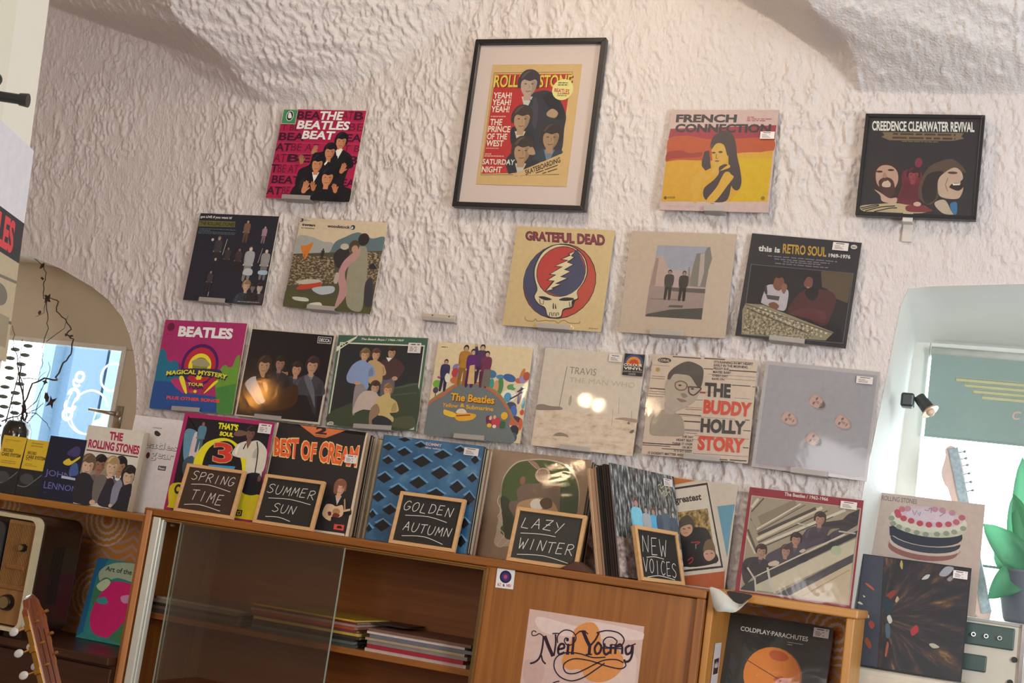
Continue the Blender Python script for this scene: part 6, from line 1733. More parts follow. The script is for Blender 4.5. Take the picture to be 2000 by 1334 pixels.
# wallpapered back of the wall unit (lower left) is built with the unit; near cream door at the far left
M_CREAM = mat('cream_door_paint', 'e3decf', 0.45, vary=0.04, scale=6)
dx, dy = 0.39, -0.92
dl = math.hypot(dx, dy); DU = Vector((-dx / dl, -dy / dl, 0))          # along the leaf, toward its far edge
far_t = Vector((-1.2885, -2.4, 0.655)); far_b = Vector((-1.2465, -2.4, 0.06))
vv = (far_t - far_b).normalized()
base = far_b + vv * ((FLOOR - far_b.z) / vv.z)
MD = frame_of(base - DU * 0.70, DU, vv)
door = struct(MB().box(0, 0.70, 0.0, 0.045, 0, 2.75).build('door_1', M_CREAM)); door.matrix_world = MD
MB().box(0.03, 0.575, -0.004, 0.0, 0.1, 2.60).build('door_panel', mat('cream_panel_paint', 'ddd7c4', 0.5, vary=0.03, scale=6), door, bevel=0.003)
def door_local(p): return MD.inverted() @ Vector(p)
# ------------------------------------------------------------------ records on the wall
PLASTIC = None
def plastic(wr=0.13):
    """clear wrinkled outer sleeve"""
    nm = 'clear_plastic_%d' % int(wr * 1000)
    if nm in MATS: return MATS[nm]
    m = bpy.data.materials.new(nm); m.use_nodes = True; nt = m.node_tree; nt.nodes.clear(); L = nt.links.new
    out = nt.nodes.new('ShaderNodeOutputMaterial'); mx = nt.nodes.new('ShaderNodeMixShader'); tr = nt.nodes.new('ShaderNodeBsdfTransparent'); gl = nt.nodes.new('ShaderNodeBsdfGlossy')
    tr.inputs['Color'].default_value = (0.97, 0.965, 0.95, 1); gl.inputs['Roughness'].default_value = 0.045 if wr < 0.02 else 0.08
    tc = nt.nodes.new('ShaderNodeTexCoord'); nz = nt.nodes.new('ShaderNodeTexNoise'); nz.inputs['Scale'].default_value = 9; nz.inputs['Detail'].default_value = 2; nz.inputs['Distortion'].default_value = 1.2
    L(tc.outputs['Object'], nz.inputs['Vector']); bp = nt.nodes.new('ShaderNodeBump'); bp.inputs['Strength'].default_value = wr; bp.inputs['Distance'].default_value = 0.012; L(nz.outputs['Fac'], bp.inputs['Height'])
    L(bp.outputs['Normal'], gl.inputs['Normal'])
    L(schlick(nt, 0.045, 0.5), mx.inputs['Fac']); L(tr.outputs[0], mx.inputs[1]); L(gl.outputs[0], mx.inputs[2]); L(mx.outputs[0], out.inputs['Surface'])
    MATS[nm] = m
    return m
M_STICK = mat('price_sticker_paper', 'd2ccca', 0.6, vary=0.03)
ART['price'] = [('BG', 'd6d0ce'), ('Z', '3a3638', 18, 8, 88, 26, 1), ('Z', '8a8486', 12, 36, 70, 88, 3)]
def place_M(key): b, w, h, u, v = PLACE[key]; return frame_of(b, u, v), w, h
def record(key, label, gain=1.15, t=0.005, sticker=None, cover=True, pad=(0.003, 0.002), group='record sleeves hung on the wall', edge='b9a58c', name='record_album', cat='record'):
    M, w, h = place_M(key)
    r = thing(name, label, cat, M, group)
    sheet_card('sleeve', w, h, t, key, r, gain, edge)
    if sticker:
        u0, v0, u1, v1 = sticker; sw, sh = (u1 - u0) / 100 * w, (v1 - v0) / 100 * h
        sheet_card('price_sticker', sw, sh, 0.0006, 'price', r, 1.2, 'd6d0ce', Matrix.Translation((((u0 + u1) / 200 - 0.5) * w, -t / 2 - 0.0046, (1 - v1 / 100) * h)))
    if cover:
        px, pz = pad; b = MB(); n = 8; y = -t / 2 - 0.0054
        x0, x1, z0, z1 = -w / 2 - px, w / 2 + px, -0.0005, h + pz
        bulge = lambda a, c: y - (0.0012 if key in ('snow', 'dimgroup') else 0.0035) * math.sin(math.pi * a) * math.sin(math.pi * c)
        b.add([(x0 + (x1 - x0) * i / n, bulge(i / n, j / n), z0 + (z1 - z0) * j / n) for j in range(n + 1) for i in range(n + 1)],
              [(j * (n + 1) + i, j * (n + 1) + i + 1, (j + 1) * (n + 1) + i + 1, (j + 1) * (n + 1) + i) for j in range(n) for i in range(n)])
        if key == 'oval':
            rr = random.Random(5); m_ = 70; k_ = len(b.v)
            b.add([(x0 + (x1 - x0) * i / m_, y + 0.001 - 0.007 * rr.random(), h - 0.004 + 0.008 * j) for j in range(4) for i in range(m_ + 1)], [(j * (m_ + 1) + i, j * (m_ + 1) + i + 1, (j + 1) * (m_ + 1) + i + 1, (j + 1) * (m_ + 1) + i) for j in range(3) for i in range(m_)])
        b.build('plastic_cover', plastic({'snow': 0.004, 'dimgroup': 0.03, 'masks': 0.05}.get(key, 0.13)), r, smooth=True)
    return r
M_CLIP = mat('frosted_acrylic', 'b9b4ae', 0.35, vary=0.05); M_CLIP.node_tree.nodes['Principled BSDF'].inputs['Alpha'].default_value = 0.62
def ledge(key, u0, u1, label):
    M, w, h = place_M(key)
    x0, x1 = (u0 / 100 - 0.5) * w, (u1 / 100 - 0.5) * w
    T = thing('record_ledge', label, 'ledge', M @ Matrix.Translation(((x0 + x1) / 2, 0, 0)), 'acrylic ledges that carry the wall records')
    hw = (x1 - x0) / 2
    MB().box(-hw, hw, -0.0155, 0.028, -0.0035, -0.0012).build('shelf_plate', M_CLIP, T, bevel=0.0008)
    MB().box(-hw, hw, -0.0175, -0.0155, -0.0035, 0.0115).build('front_lip', M_CLIP, T, bevel=0.0008)
WALL = [
 ('beat', 'square red record sleeve with green corner tag and big white italic title', None, (22, 56), False),
 ('french', 'record sleeve with white border, orange hills and yellow ground behind a dark-haired woman', (85.5, 22, 98.5, 29), (42, 60), False),
 ('nightstage', 'nearly black record sleeve scattered with small dim stage performers', None, (23, 56), False),
 ('festival', 'record sleeve showing a festival crowd on a meadow under a pale sky', None, (30, 62), True),
 ('bolt', 'tan record sleeve with red and blue round lightning emblem', None, (37, 70), True),
 ('lot', 'pale beige record sleeve with a small photo of two suited men in a lot', None, (31, 63), True),
 ('desk', 'dark record sleeve with two people at a mixing desk and a gold title', (75, 2, 89, 9.5), (32, 64), True),
 ('rainbow', 'magenta, blue and green record sleeve with a rainbow arch and white title', None, (30, 64), False),
 ('dimgroup', 'black record sleeve with thin cream border and five dimly lit men', None, (26, 58), True),
 ('sweaters', 'green-bordered record sleeve with five men in pastel sweaters', (80, 6, 94, 17), (33, 75), True),
 ('hill', 'cream record sleeve with a grey hill, orange lettering and colourful figures', None, (33, 65), True),
 ('snow', 'pale record sleeve with a snowy field and thin grey title', (65, 2, 78, 9), (30, 60), True),
 ('linesportrait', 'white record sleeve with black lines, red and black title and a man in glasses', None, (41, 75), True),
 ('masks', 'grey record sleeve with four small pink face masks', (81, 6, 95, 12.5), (35, 67), True),
]
LEDGE_AT = dict(beat='the red sleeve', french='the orange and yellow sleeve', nightstage='the nearly black sleeve of stage figures', festival='the festival crowd sleeve', bolt='the tan lightning emblem sleeve', lot='the beige sleeve with two suited men', desk='the mixing desk sleeve', rainbow='the magenta rainbow sleeve', dimgroup='the cream-bordered black sleeve', sweaters='the green sweaters sleeve', hill='the grey hill sleeve', snow='the snowy field sleeve', linesportrait='the black lines and glasses sleeve', masks='the four face masks sleeve')
for key, label, st, (a, c), cov in WALL:
    r = record(key, label, sticker=st, cover=cov)
    if key == 'snow':
        w, h = PLACE[key][1:3]
        sheet_card('promo_sticker', 0.062, 0.066, 0.0008, 'colourvinyl', r, 1.15, '282a35', Matrix.Translation((0.385 * w + 0.004, -0.0025 - 0.0046, h * 0.785)))
    ledge(key, a, c, 'small clear acrylic ledge under ' + LEDGE_AT[key])
T = thing('record_ledge', 'empty acrylic ledge on bare wall between the festival crowd and tan emblem sleeves', 'ledge', (-1.72, -0.012, 0.646), 'acrylic ledges that carry the wall records')
MB().box(-0.055, 0.055, -0.018, 0.012, -0.002, 0.002).build('shelf_plate', M_CLIP, T, bevel=0.0008)
bp_ = MB().box(-0.062, 0.05, 0.0005, 0.005, 0.002, 0.024).build('back_plate', mat('painted_plate', 'c3b3a0', 0.5), T, bevel=0.001)
for x in (-0.03, 0.028): MB().cyl((x, 0.001, 0.019), (x, -0.0008, 0.019), 0.0022, seg=8).build('screw_hole', mat('dark_hole', '3a2c22', 0.8), bp_)
MB().box(-0.055, 0.055, -0.0195, -0.0175, -0.002, 0.010).build('front_lip', M_CLIP, T, bevel=0.0008)

# framed magazine page and framed sleeve
M_BLACK = mat('black_frame_lacquer', '1d1d20', 0.35, vary=0.1)
def picture(key, label, fw, depth, cat='picture'):
    M, w, h = place_M(key); T = thing('picture_frame', label, cat, M)
    b = MB()
    for pts in (((-w / 2, 0), (w / 2, 0), (w / 2 - fw, fw), (-w / 2 + fw, fw)), ((w / 2, 0), (w / 2, h), (w / 2 - fw, h - fw), (w / 2 - fw, fw)), ((w / 2, h), (-w / 2, h), (-w / 2 + fw, h - fw), (w / 2 - fw, h - fw)), ((-w / 2, h), (-w / 2, 0), (-w / 2 + fw, fw), (-w / 2 + fw, h - fw))):
        b.prism(list(pts), -depth / 2, depth / 2)
    b.build('frame', M_BLACK, T, bevel=0.0015)
    return T, w, h
T, w, h = picture('magazineframe', 'large black picture frame holding an old magazine page on white mat', 0.0155, 0.026)
MB().box(-w / 2 + 0.014, w / 2 - 0.014, 0.004, 0.008, 0.014, h - 0.014).build('mat_board', mat('white_mat_board', 'd6c8c2', 0.8, vary=0.02), T)
pw, ph = PLACE['magazine'][1:3]; pb = PLACE['magazine'][0]; fb = PLACE['magazineframe'][0]
sheet_card('magazine_page', pw, ph, 0.001, 'magazine', T, 1.15, 'cfa46a', Matrix.Translation((pb[0] - fb[0], 0.0025, pb[2] - fb[2])))
MB().box(-w / 2 + 0.014, w / 2 - 0.014, -0.006, -0.004, 0.014, h - 0.014).build('frame_glass', glass('picture_glass', (0.98, 0.98, 0.98), 0.03, 0.06), T)
T, w, h = picture('revivalframe', 'thin black frame around a dark record sleeve with two singing faces', 0.010, 0.024)
sheet_card('record_sleeve', w - 0.012, h - 0.012, 0.004, 'revival', T, 1.15, '27272a', Matrix.Translation((0, -0.002, 0.006)))
MB().box(-w / 2 + 0.008, w / 2 - 0.008, -0.0105, -0.009, 0.008, h - 0.008).build('frame_glass', glass('picture_glass'), T)
T = thing('wall_hook', 'white plastic hook strip under the framed dark sleeve', 'hook', (-0.326, -0.008, 0.985))
MB().box(-0.014, 0.014, -0.003, 0.006, 0, 0.062).build('strip', mat('white_hook_plastic', 'd0c8c2', 0.5), T, bevel=0.002)
MB().box(-0.014, 0.014, -0.034, -0.003, 0.050, 0.056).box(-0.014, 0.014, -0.036, -0.033, 0.050, 0.075).build('hook', MATS['white_hook_plastic'], T, bevel=0.0015)

# ------------------------------------------------------------------ glass-fronted cabinet
W_MID = wood('cabinet_teak', '86501e', 'a4662c', 'X'); W_UP = wood('cabinet_teak_upright', '8a5320', 'a76a30', 'Z'); W_IN = wood('cabinet_inner_teak', '804818', '985a22', 'X', 0.5, coat=0.0)
W_EDGE = wood('cabinet_edge_beech', 'b87a4a', 'cc8e5c', 'Z'); GOLD = mat('brass_trim', 'b8945a', 0.25, 0.9, vary=0.05); ALU = mat('aluminium_rail', 'e4e6da', 0.3, 0.35, vary=0.03)
CT = -0.058; YF = -0.36
T = thing('display_cabinet', 'long teak cabinet with sliding glass doors and a plain door carrying records on top', 'cabinet', (-1.57, -0.19, FLOOR))
o_ = (-1.57, -0.19, FLOOR)
def cab(b, name, m, parent=T, **k): return b.build(name, m, parent, M=Matrix.Translation((-o_[0], -o_[1], -o_[2])), **k)
cab(MB().box(-2.445, -0.704, YF, -0.012, -0.080, CT), 'top_panel', W_MID, bevel=0.004)
cab(MB().box(-2.445, -2.412, YF - 0.004, -0.012, FLOOR, -0.080), 'side_panel', W_UP, bevel=0.008)
cab(MB().box(-2.432, -2.412, YF - 0.007, YF - 0.003, FLOOR, -0.066), 'edge_strip', W_EDGE, bevel=0.002)
cab(MB().box(-0.728, -0.704, YF - 0.004, -0.012, FLOOR, -0.080), 'side_panel', W_UP, bevel=0.004)
cab(MB().box(-1.318, -1.288, YF + 0.006, -0.012, FLOOR + 0.08, -0.080), 'divider', W_UP)
cab(MB().box(-2.412, -0.728, -0.022, -0.014, FLOOR + 0.08, -0.080), 'back_panel', W_IN)
cab(MB().box(-2.412, -1.318, -0.30, -0.022, -0.386, -0.368), 'shelf', W_MID, bevel=0.002)
cab(MB().box(-2.412, -0.728, -0.33, -0.022, -0.80, -0.78), 'bottom_panel', W_MID)
cab(MB().box(-2.412, -0.728, YF + 0.02, -0.30, FLOOR, FLOOR + 0.08), 'plinth', W_UP)
cab(MB().box(-1.292, -0.728, YF + 0.008, YF + 0.026, -0.80, -0.082), 'door', W_UP, bevel=0.002)
cab(MB().box(-2.412, -1.292, YF + 0.0, YF + 0.02, FLOOR + 0.08, -0.80), 'lower_front', W_MID, bevel=0.002)
cab(MB().box(-2.404, -2.378, YF - 0.006, YF + 0.02, -0.79, -0.082).box(-2.376, -2.370, YF + 0.0, YF + 0.02, -0.79, -0.086), 'door_rail', ALU, bevel=0.002)
cab(MB().box(-2.404, -1.31, YF - 0.005, YF + 0.004, -0.086, -0.0815).box(-2.404, -1.31, YF + 0.006, YF + 0.02, -0.092, -0.086), 'top_track', GOLD, bevel=0.0006)
cab(MB().box(-1.313, -1.307, YF - 0.005, YF + 0.012, -0.79, -0.082), 'brass_edge', GOLD, bevel=0.0008)
cab(MB().box(-1.322, -1.314, YF + 0.0, YF + 0.014, -0.79, -0.088), 'brass_channel', mat('dull_brass', '8a7448', 0.35, 0.8), bevel=0.0006)
CG = glass('cabinet_glass', (0.88, 0.86, 0.83), 0.085, 0.015); CGE = mat('glass_edge', '9aa89a', 0.2, vary=0.03)
for x0, x1, y in ((-2.31, -1.752, YF + 0.002), (-2.306, -1.758, YF + 0.012)):
    g = cab(MB().box(x0, x1, y, y + 0.004, -0.79, -0.088), 'glass_door', CG)
    for q_ in (x0 - 0.0005, x1 - 0.0015): cab(MB().box(q_, q_ + 0.002, y - 0.0005, y + 0.0045, -0.79, -0.088), 'glass_edge', CGE, g)
cab(MB().cyl((-2.385, -0.30, -0.40), (-2.385, -0.315, -0.40), 0.004, seg=10).cyl((-2.36, YF + 0.03, -0.1), (-2.345, YF + 0.03, -0.1), 0.006, seg=10), 'shelf_pin', mat('pin_metal', '8a7a68', 0.3, 0.8))
M = place_M('altneu')[0]; r = thing('sticker', 'small white sticker with a purple record on the plain cabinet door', 'sticker', M); sheet_card('sticker_print', 0.052, 0.052, 0.0008, 'altneu', r, 1.3, 'd8ccd4')
M, w, h = place_M('youngposter'); M = Matrix.Translation((0, 0.0012, 0)) @ M; r = thing('poster', 'pinkish poster with swash lettering taped to the cabinet door', 'poster', M); sheet_card('poster_print', w, h, 0.0008, 'youngposter', r, 1.3, 'bf9d8e')

# magazines and records lying in the cabinet, each its own
def lying(x0, x1, y0, y1, z0, t, col, page, label, group, spine=True, rot=0.0, name='magazine', cat='magazine'):
    cx, cy = (x0 + x1) / 2, (y0 + y1) / 2
    r = thing(name, label, cat, Matrix.Translation((cx, cy, z0)) @ Matrix.Rotation(rot, 4, 'Z'), group)
    hw, hd = (x1 - x0) / 2, (y1 - y0) / 2
    MB().box(-hw + 0.001, hw - 0.002, -hd + 0.001, hd, t * 0.12, t * 0.88).build('pages', mat('paper_' + page, page, 0.8, vary=0.15, scale=200), r)
    MB().box(-hw, hw, -hd, hd, 0, t * 0.14).box(-hw, hw, -hd, hd, t * 0.86, t).box(-hw, hw, -hd - 0.0004, -hd + 0.001, 0, t).build('cover', mat('cover_' + col, col, 0.4, vary=0.2, scale=40), r)
    return r
rnd = random.Random(4)
ORD = ['bottom', 'second from the bottom', 'third from the bottom', 'fourth from the bottom', 'fifth from the bottom', 'sixth from the bottom', 'seventh from the bottom', 'eighth from the bottom', 'ninth from the bottom', 'tenth from the bottom']
def stack(x0, x1, z, spec, where, group, dep=0.24):
    n = len(spec)
    for i, (t, col, page, nm) in enumerate(spec):
        a = rnd.uniform(-0.006, 0.006); q = 'topmost' if i == n - 1 else ORD[i]
        lying(x0 + a, x1 + a + rnd.uniform(-0.012, 0.01), -0.285 + rnd.uniform(-0.004, 0.006), -0.285 + dep, z, t, col, page, f'{nm} magazine, {q} of the {where} pile in the glass cabinet', group, rot=rnd.uniform(-0.012, 0.012))
        z += t + 0.0004
stack(-2.405, -2.10, -0.368, [(0.011, '4a4038', '8a7a68', 'brown'), (0.010, '6a5c50', '9a8a78', 'tan'), (0.009, '3a322c', '7a6a5a', 'dark'), (0.010, '8a7a6c', 'a89886', 'pale grey'), (0.008, 'a09080', 'b8a898', 'light beige')], 'left', 'magazines piled at the left of the cabinet')
stack(-2.06, -1.71, -0.368, [(0.009, '3f4640', '6a6a60', 'dark green'), (0.008, '5c665e', '8a8a80', 'grey green'), (0.007, '2a2624', '5a5248', 'black'), (0.008, '3a3022', 'c0a860', 'dotted black'), (0.008, 'c8a850', 'd0b878', 'yellow'), (0.007, '6a3a2c', 'a87860', 'brown red'), (0.009, 'b04a38', 'c88a78', 'red'), (0.007, '9a8474', 'b8a492', 'pinkish'), (0.006, '7a2a24', 'a88a70', 'dark red'), (0.005, 'c8a83c', 'd8c080', 'bright yellow')], 'middle', 'magazines piled in the middle of the cabinet')
stack(-1.675, -1.365, -0.368, [(0.009, 'c0a8a0', 'd8ccc4', 'white'), (0.011, '9c2434', 'b86a68', 'crimson'), (0.010, '8a8078', 'b0a498', 'grey'), (0.007, 'a8947c', 'c8b49c', 'beige'), (0.010, '6a6c74', '9a8c8c', 'slate grey'), (0.007, 'd8c8c0', 'e0d8d0', 'bright white'), (0.008, '7a5a4c', 'a08874', 'brown and tan')], 'right', 'magazines piled at the right of the cabinet')
lying(-1.70, -1.60, -0.20, -0.05, -0.296, 0.004, '2a2320', '5a4c40', 'thin black booklet sliding off behind the middle pile', None, name='booklet', cat='booklet')

# ------------------------------------------------------------------ records standing on the cabinet
G_TOP = 'record sleeves standing on the cabinet'
record('three', 'pink-edged record sleeve with a yellow arch and red numeral three', 1.25, sticker=(85, 2.5, 99, 12), cover=False, group=G_TOP, edge='93204a')
record('wavy', 'brown record sleeve with wavy orange lettering and a guitarist', 1.25, sticker=(82, 23, 95, 31), cover=False, group=G_TOP)
record('lattice', 'blue record sleeve with black diamond holes', 1.25, sticker=(82, 3, 96, 10), cover=True, group=G_TOP, edge='3a4a54')
record('oval', 'taupe record sleeve with a green oval picture in a plastic cover', 1.2, cover=True, pad=(0.006, 0.012), group=G_TOP)
record('tiltedphoto', 'white and orange record sleeve with a tilted photo, behind the rightmost chalkboard', 1.15, cover=True, pad=(0.004, 0.003), group=G_TOP)
record('stairwell', 'red-bordered record sleeve with men leaning over a stair railing, on the small oak shelf', 1.15, sticker=(81, 3, 95, 10), cover=True, pad=(0.006, 0.004), group=G_TOP, edge='8c2735')
FOREST_M = frame_of((-0.947 + 0.394 * 0.157, -0.335 + 0.919 * 0.157, CT + 0.002), (0.394, 0.919, 0), (-0.083, 0.025, 0.300))
PLACE['forest'] = ((-0.947 + 0.394 * 0.151, -0.335 + 0.919 * 0.151, CT + 0.002), 0.296, 0.313, (0.394, 0.919, 0), (-0.083, 0.025, 0.300))
record('forest', 'silver-grey record sleeve of people among trees, turned sideways behind the rightmost chalkboard', 1.2, sticker=(80, 4, 94, 11), cover=True, pad=(0.001, 0.001), group=G_TOP, edge='6a5a50')
M_CARD = {}
def plain_sleeve(M, w, h, t, col, label, group, parts=True):
    r = thing('record_album', label, 'record', M, group)
    MB().box(-w / 2, w / 2, -t / 2, t / 2, 0, h).build('sleeve', mat('card_' + col, col, 0.5, vary=0.12, scale=50), r, bevel=0.0006)
    MB().box(w / 2 - 0.0005, w / 2 + 0.0008, -t / 4, t / 4, 0.004, h - 0.004).build('inner_sleeve', mat('inner_paper', 'c8bca8', 0.8), r)
    return r
def behind(key, cols, step, names, where, dx=0.0015):
    M, w, h = place_M(key); ww = min(w, 0.315)
    for i, (c, nm) in enumerate(zip(cols, names)):
        t = step * 0.62
        plain_sleeve(M @ Matrix.Translation((0.002 + dx * (i + 1) * (1 if i % 2 else 0.5), 0.0045 + step * (i + 0.7), 0)), ww, min(h, 0.313) - 0.002 * (i % 3), t, c, f'{nm} record sleeve, {["first","second","third","fourth","fifth","sixth","seventh"][i]} behind the {where}', 'record sleeves stacked behind the ' + where)
behind('wavy', ['c4a68a', '1e1c1e', '17161a', 'b7a890', '8f8a62', 'c0b48e', '1a1a1c'], 0.0135, ['cream', 'black', 'glossy black', 'beige', 'olive', 'ivory', 'dull black'], 'wavy orange sleeve')
behind('lattice', ['1a1c1c', '3c3a2e', 'b8a890', '94745c', 'a88468'], 0.012, ['black', 'dark olive', 'cream', 'brown', 'tan'], 'blue diamond sleeve')
behind('oval', ['5a4a3c', '2a2422', '8a8078', '1f1c1c'], 0.013, ['brown', 'dark brown', 'grey', 'black'], 'taupe oval sleeve')
SP = [('caa886', 0.008, 'cream'), ('bd9c80', 0.011, 'beige'), ('c4a58c', 0.009, 'light tan'), ('2a2624', 0.008, 'black'), ('1f1d1e', 0.007, 'dull black'), ('c0b09c', 0.004, 'thin white'), ('241f1e', 0.009, 'charcoal'), ('3e2522', 0.006, 'dark red-brown')]
off_n = sum(t + 0.0012 for _, t, _ in SP) + 0.004
d_ = off_n
for i, (c, t, nm) in enumerate(SP):
    d_ -= t + 0.0012
    fy = -0.335 + 0.394 * d_; ww = min(0.308, (-0.052 - fy) / 0.919)
    plain_sleeve(FOREST_M @ Matrix.Translation((-0.154 + ww / 2 + 0.003 * ((i * 7) % 3 - 1), d_ + t / 2 + 0.003, 0)), ww, 0.313 - 0.003 * (i % 2), t, c, f'{nm} record spine, {["first","second","third","fourth","fifth","sixth","seventh","eighth"][i]} from the left in the leaning row', 'record sleeves filed spine forward')
T = thing('bookend', 'small dark wooden wedge holding up the row of record spines', 'bookend', (-1.07, -0.33, CT))
MB().prism([(-0.045, 0), (0.045, 0), (0.0, 0.026)], -0.012, 0.05).build('wedge', wood('dark_walnut', '4a2a1a', '5e3622', 'X'), T, bevel=0.002)

# ------------------------------------------------------------------ chalkboards with strut and chalk words
STROKES = {
 'S': [[(0.9, 0.12), (0.55, 0.0), (0.2, 0.1), (0.12, 0.3), (0.4, 0.45), (0.75, 0.6), (0.8, 0.82), (0.45, 1.0), (0.0, 0.9)]], 'P': [[(0.12, 0), (0.08, 1)], [(0.1, 0.08), (0.6, 0.0), (0.9, 0.2), (0.65, 0.45), (0.12, 0.52)]],
 'R': [[(0.12, 0.02), (0.08, 1)], [(0.1, 0.08), (0.6, 0.0), (0.88, 0.2), (0.6, 0.45), (0.14, 0.52)], [(0.35, 0.5), (0.95, 1)]], 'I': [[(0.5, 0), (0.45, 1)]], 'N': [[(0.08, 1), (0.15, 0.05)], [(0.15, 0.05), (0.8, 0.98)], [(0.8, 0.98), (0.95, 0.0)]],
 'G': [[(0.9, 0.15), (0.6, 0.0), (0.25, 0.15), (0.05, 0.55), (0.25, 0.95), (0.65, 0.95), (0.9, 0.72), (0.92, 0.58), (0.55, 0.6)]], 'T': [[(0.0, 0.05), (0.98, 0.0)], [(0.52, 0.03), (0.45, 1)]], 'M': [[(0.05, 1), (0.2, 0.03)], [(0.2, 0.03), (0.5, 0.65)], [(0.5, 0.65), (0.85, 0.0)], [(0.85, 0.0), (0.95, 1)]],
 'E': [[(0.15, 0.02), (0.08, 1)], [(0.12, 0.03), (0.85, 0.0)], [(0.1, 0.5), (0.7, 0.46)], [(0.08, 1), (0.85, 0.97)]], 'U': [[(0.08, 0), (0.05, 0.6), (0.25, 0.98), (0.65, 0.95), (0.88, 0.55), (0.92, 0.0)]], 'O': [[(0.5, 0.02), (0.15, 0.25), (0.08, 0.65), (0.35, 0.98), (0.72, 0.88), (0.92, 0.5), (0.8, 0.12), (0.5, 0.02)]],
 'L': [[(0.2, 0), (0.08, 0.96)], [(0.08, 0.96), (0.85, 1.0)]], 'D': [[(0.18, 0.05), (0.1, 0.98)], [(0.1, 0.05), (0.6, 0.05), (0.92, 0.4), (0.75, 0.85), (0.1, 0.99)]], 'A': [[(0.0, 1), (0.5, 0.0)], [(0.5, 0.0), (0.85, 1)], [(0.12, 0.62), (0.8, 0.58)]], 'Z': [[(0.08, 0.05), (0.9, 0.0)], [(0.9, 0.0), (0.05, 0.95)], [(0.05, 0.95), (0.95, 1.0)], [(0.25, 0.5), (0.72, 0.48)]],
 'Y': [[(0.05, 0.0), (0.45, 0.5)], [(0.95, 0.0), (0.3, 1.05)]], 'W': [[(0.0, 0.0), (0.22, 1)], [(0.22, 1), (0.5, 0.35)], [(0.5, 0.35), (0.72, 1)], [(0.72, 1), (1.0, 0.0)]], 'V': [[(0.0, 0.0), (0.42, 1)], [(0.42, 1), (0.9, 0.05)]], 'C': [[(0.9, 0.12), (0.55, 0.0), (0.15, 0.3), (0.1, 0.75), (0.45, 1.0), (0.9, 0.85)]],
}
BOARD = mat('chalkboard_slate', '25221f', 0.75, vary=0.2, scale=25); CHALK = mat('white_chalk', 'd8d4cc', 0.9, vary=0.15, scale=300); PINE = wood('pine_frame', 'c89a66', 'd8ae7c', 'X', 0.55, coat=0.0)
def chalkboard(M, w, h, label, words, board='25221f'):
    T = thing('chalkboard', label, 'chalkboard', M, 'small framed chalkboards in front of the records')
    f = 0.0105; fr = MB()
    for pts in (((-w / 2, 0), (w / 2, 0), (w / 2 - f, f), (-w / 2 + f, f)), ((w / 2, 0), (w / 2, h), (w / 2 - f, h - f), (w / 2 - f, f)), ((w / 2, h), (-w / 2, h), (-w / 2 + f, h - f), (w / 2 - f, h - f)), ((-w / 2, h), (-w / 2, 0), (-w / 2 + f, f), (-w / 2 + f, h - f))): fr.prism(list(pts), -0.007, 0.007)
    fr.build('frame', PINE, T, bevel=0.0012)
    MB().box(-w / 2 + f * 0.8, w / 2 - f * 0.8, -0.002, 0.003, f * 0.8, h - f * 0.8).build('board', mat('slate_' + board, board, 0.75, vary=0.15, scale=25), T)
    MB().box(w * 0.28, w * 0.28 + 0.006, 0.003, 0.006, h * 0.2, h * 0.85).build('strut', M_BLACK, T)
    ink = Ink(w, h, -0.0024, 1.0); ink.step = 0.00002
    def chalk(pts, wd): ink.line(smooth_pts(pts, False, 4) if len(pts) > 2 else pts, wd, (1, 1, 1))
    for kind, *a in words:
        if kind == 'w':
            txt, x0, y0, x1, y1, jig = a; n = len(txt); cw = (x1 - x0) / n; rr = random.Random(len(txt) * 3 + int(x0))
            for i, ch in enumerate(txt):
                ox = x0 + i * cw; oy = y0 + (y1 - y0) * 0.06 * rr.uniform(-1, 1) + jig * i
                for st in STROKES.get(ch, []): chalk([(ox + cw * 0.82 * p[0] + (1 - p[1]) * cw * 0.14, oy + (y1 - y0) * p[1]) for p in st], 1.0)
        else: chalk([(a[0][i], a[0][i + 1]) for i in range(0, len(a[0]), 2)], 0.9)
    me = bpy.data.meshes.new('chalk_lettering'); me.from_pydata(ink.v, [], ink.f); me.materials.append(CHALK); me.update()
    o = bpy.data.objects.new('chalk_lettering', me); COL.objects.link(o); o.parent = T
    return T
M, w, h = place_M('chalk_spring'); chalkboard(M, w, h, 'brown-toned chalkboard reading spring time in front of the pink-edged sleeve', [('w', 'SPRING', 13, 14, 88, 32, 0.6), ('l', [16, 41, 45, 38, 84, 46]), ('w', 'TIME', 20, 52, 78, 73, 0.6), ('l', [14, 84, 40, 80, 76, 87])], '3d2a1c')
M, w, h = place_M('chalk_summer'); chalkboard(M, w, h, 'black chalkboard reading summer sun in front of the wavy orange sleeve', [('w', 'SUMMER', 9, 18, 91, 36, 0.5), ('l', [15, 47, 50, 44, 86, 49]), ('w', 'SUN', 26, 55, 66, 72, 0.2), ('l', [18, 84, 40, 82, 60, 87])])
M, w, h = place_M('chalk_golden'); chalkboard(M, w, h, 'black chalkboard reading golden autumn in front of the blue diamond sleeve', [('w', 'GOLDEN', 9, 16, 86, 34, 0.4), ('l', [15, 44, 50, 41, 79, 47]), ('w', 'AUTUMN', 16, 55, 90, 72, 0.3), ('l', [17, 83, 50, 79, 80, 88])])
M, w, h = place_M('chalk_lazy'); chalkboard(M, w, h, 'dusty grey chalkboard reading lazy winter in front of the taupe oval sleeve', [('w', 'LAZY', 10, 17, 72, 36, 0.3), ('l', [12, 47, 40, 44, 62, 45]), ('w', 'WINTER', 12, 55, 92, 75, 0.1), ('l', [13, 86, 50, 82, 86, 89])], '37352f')
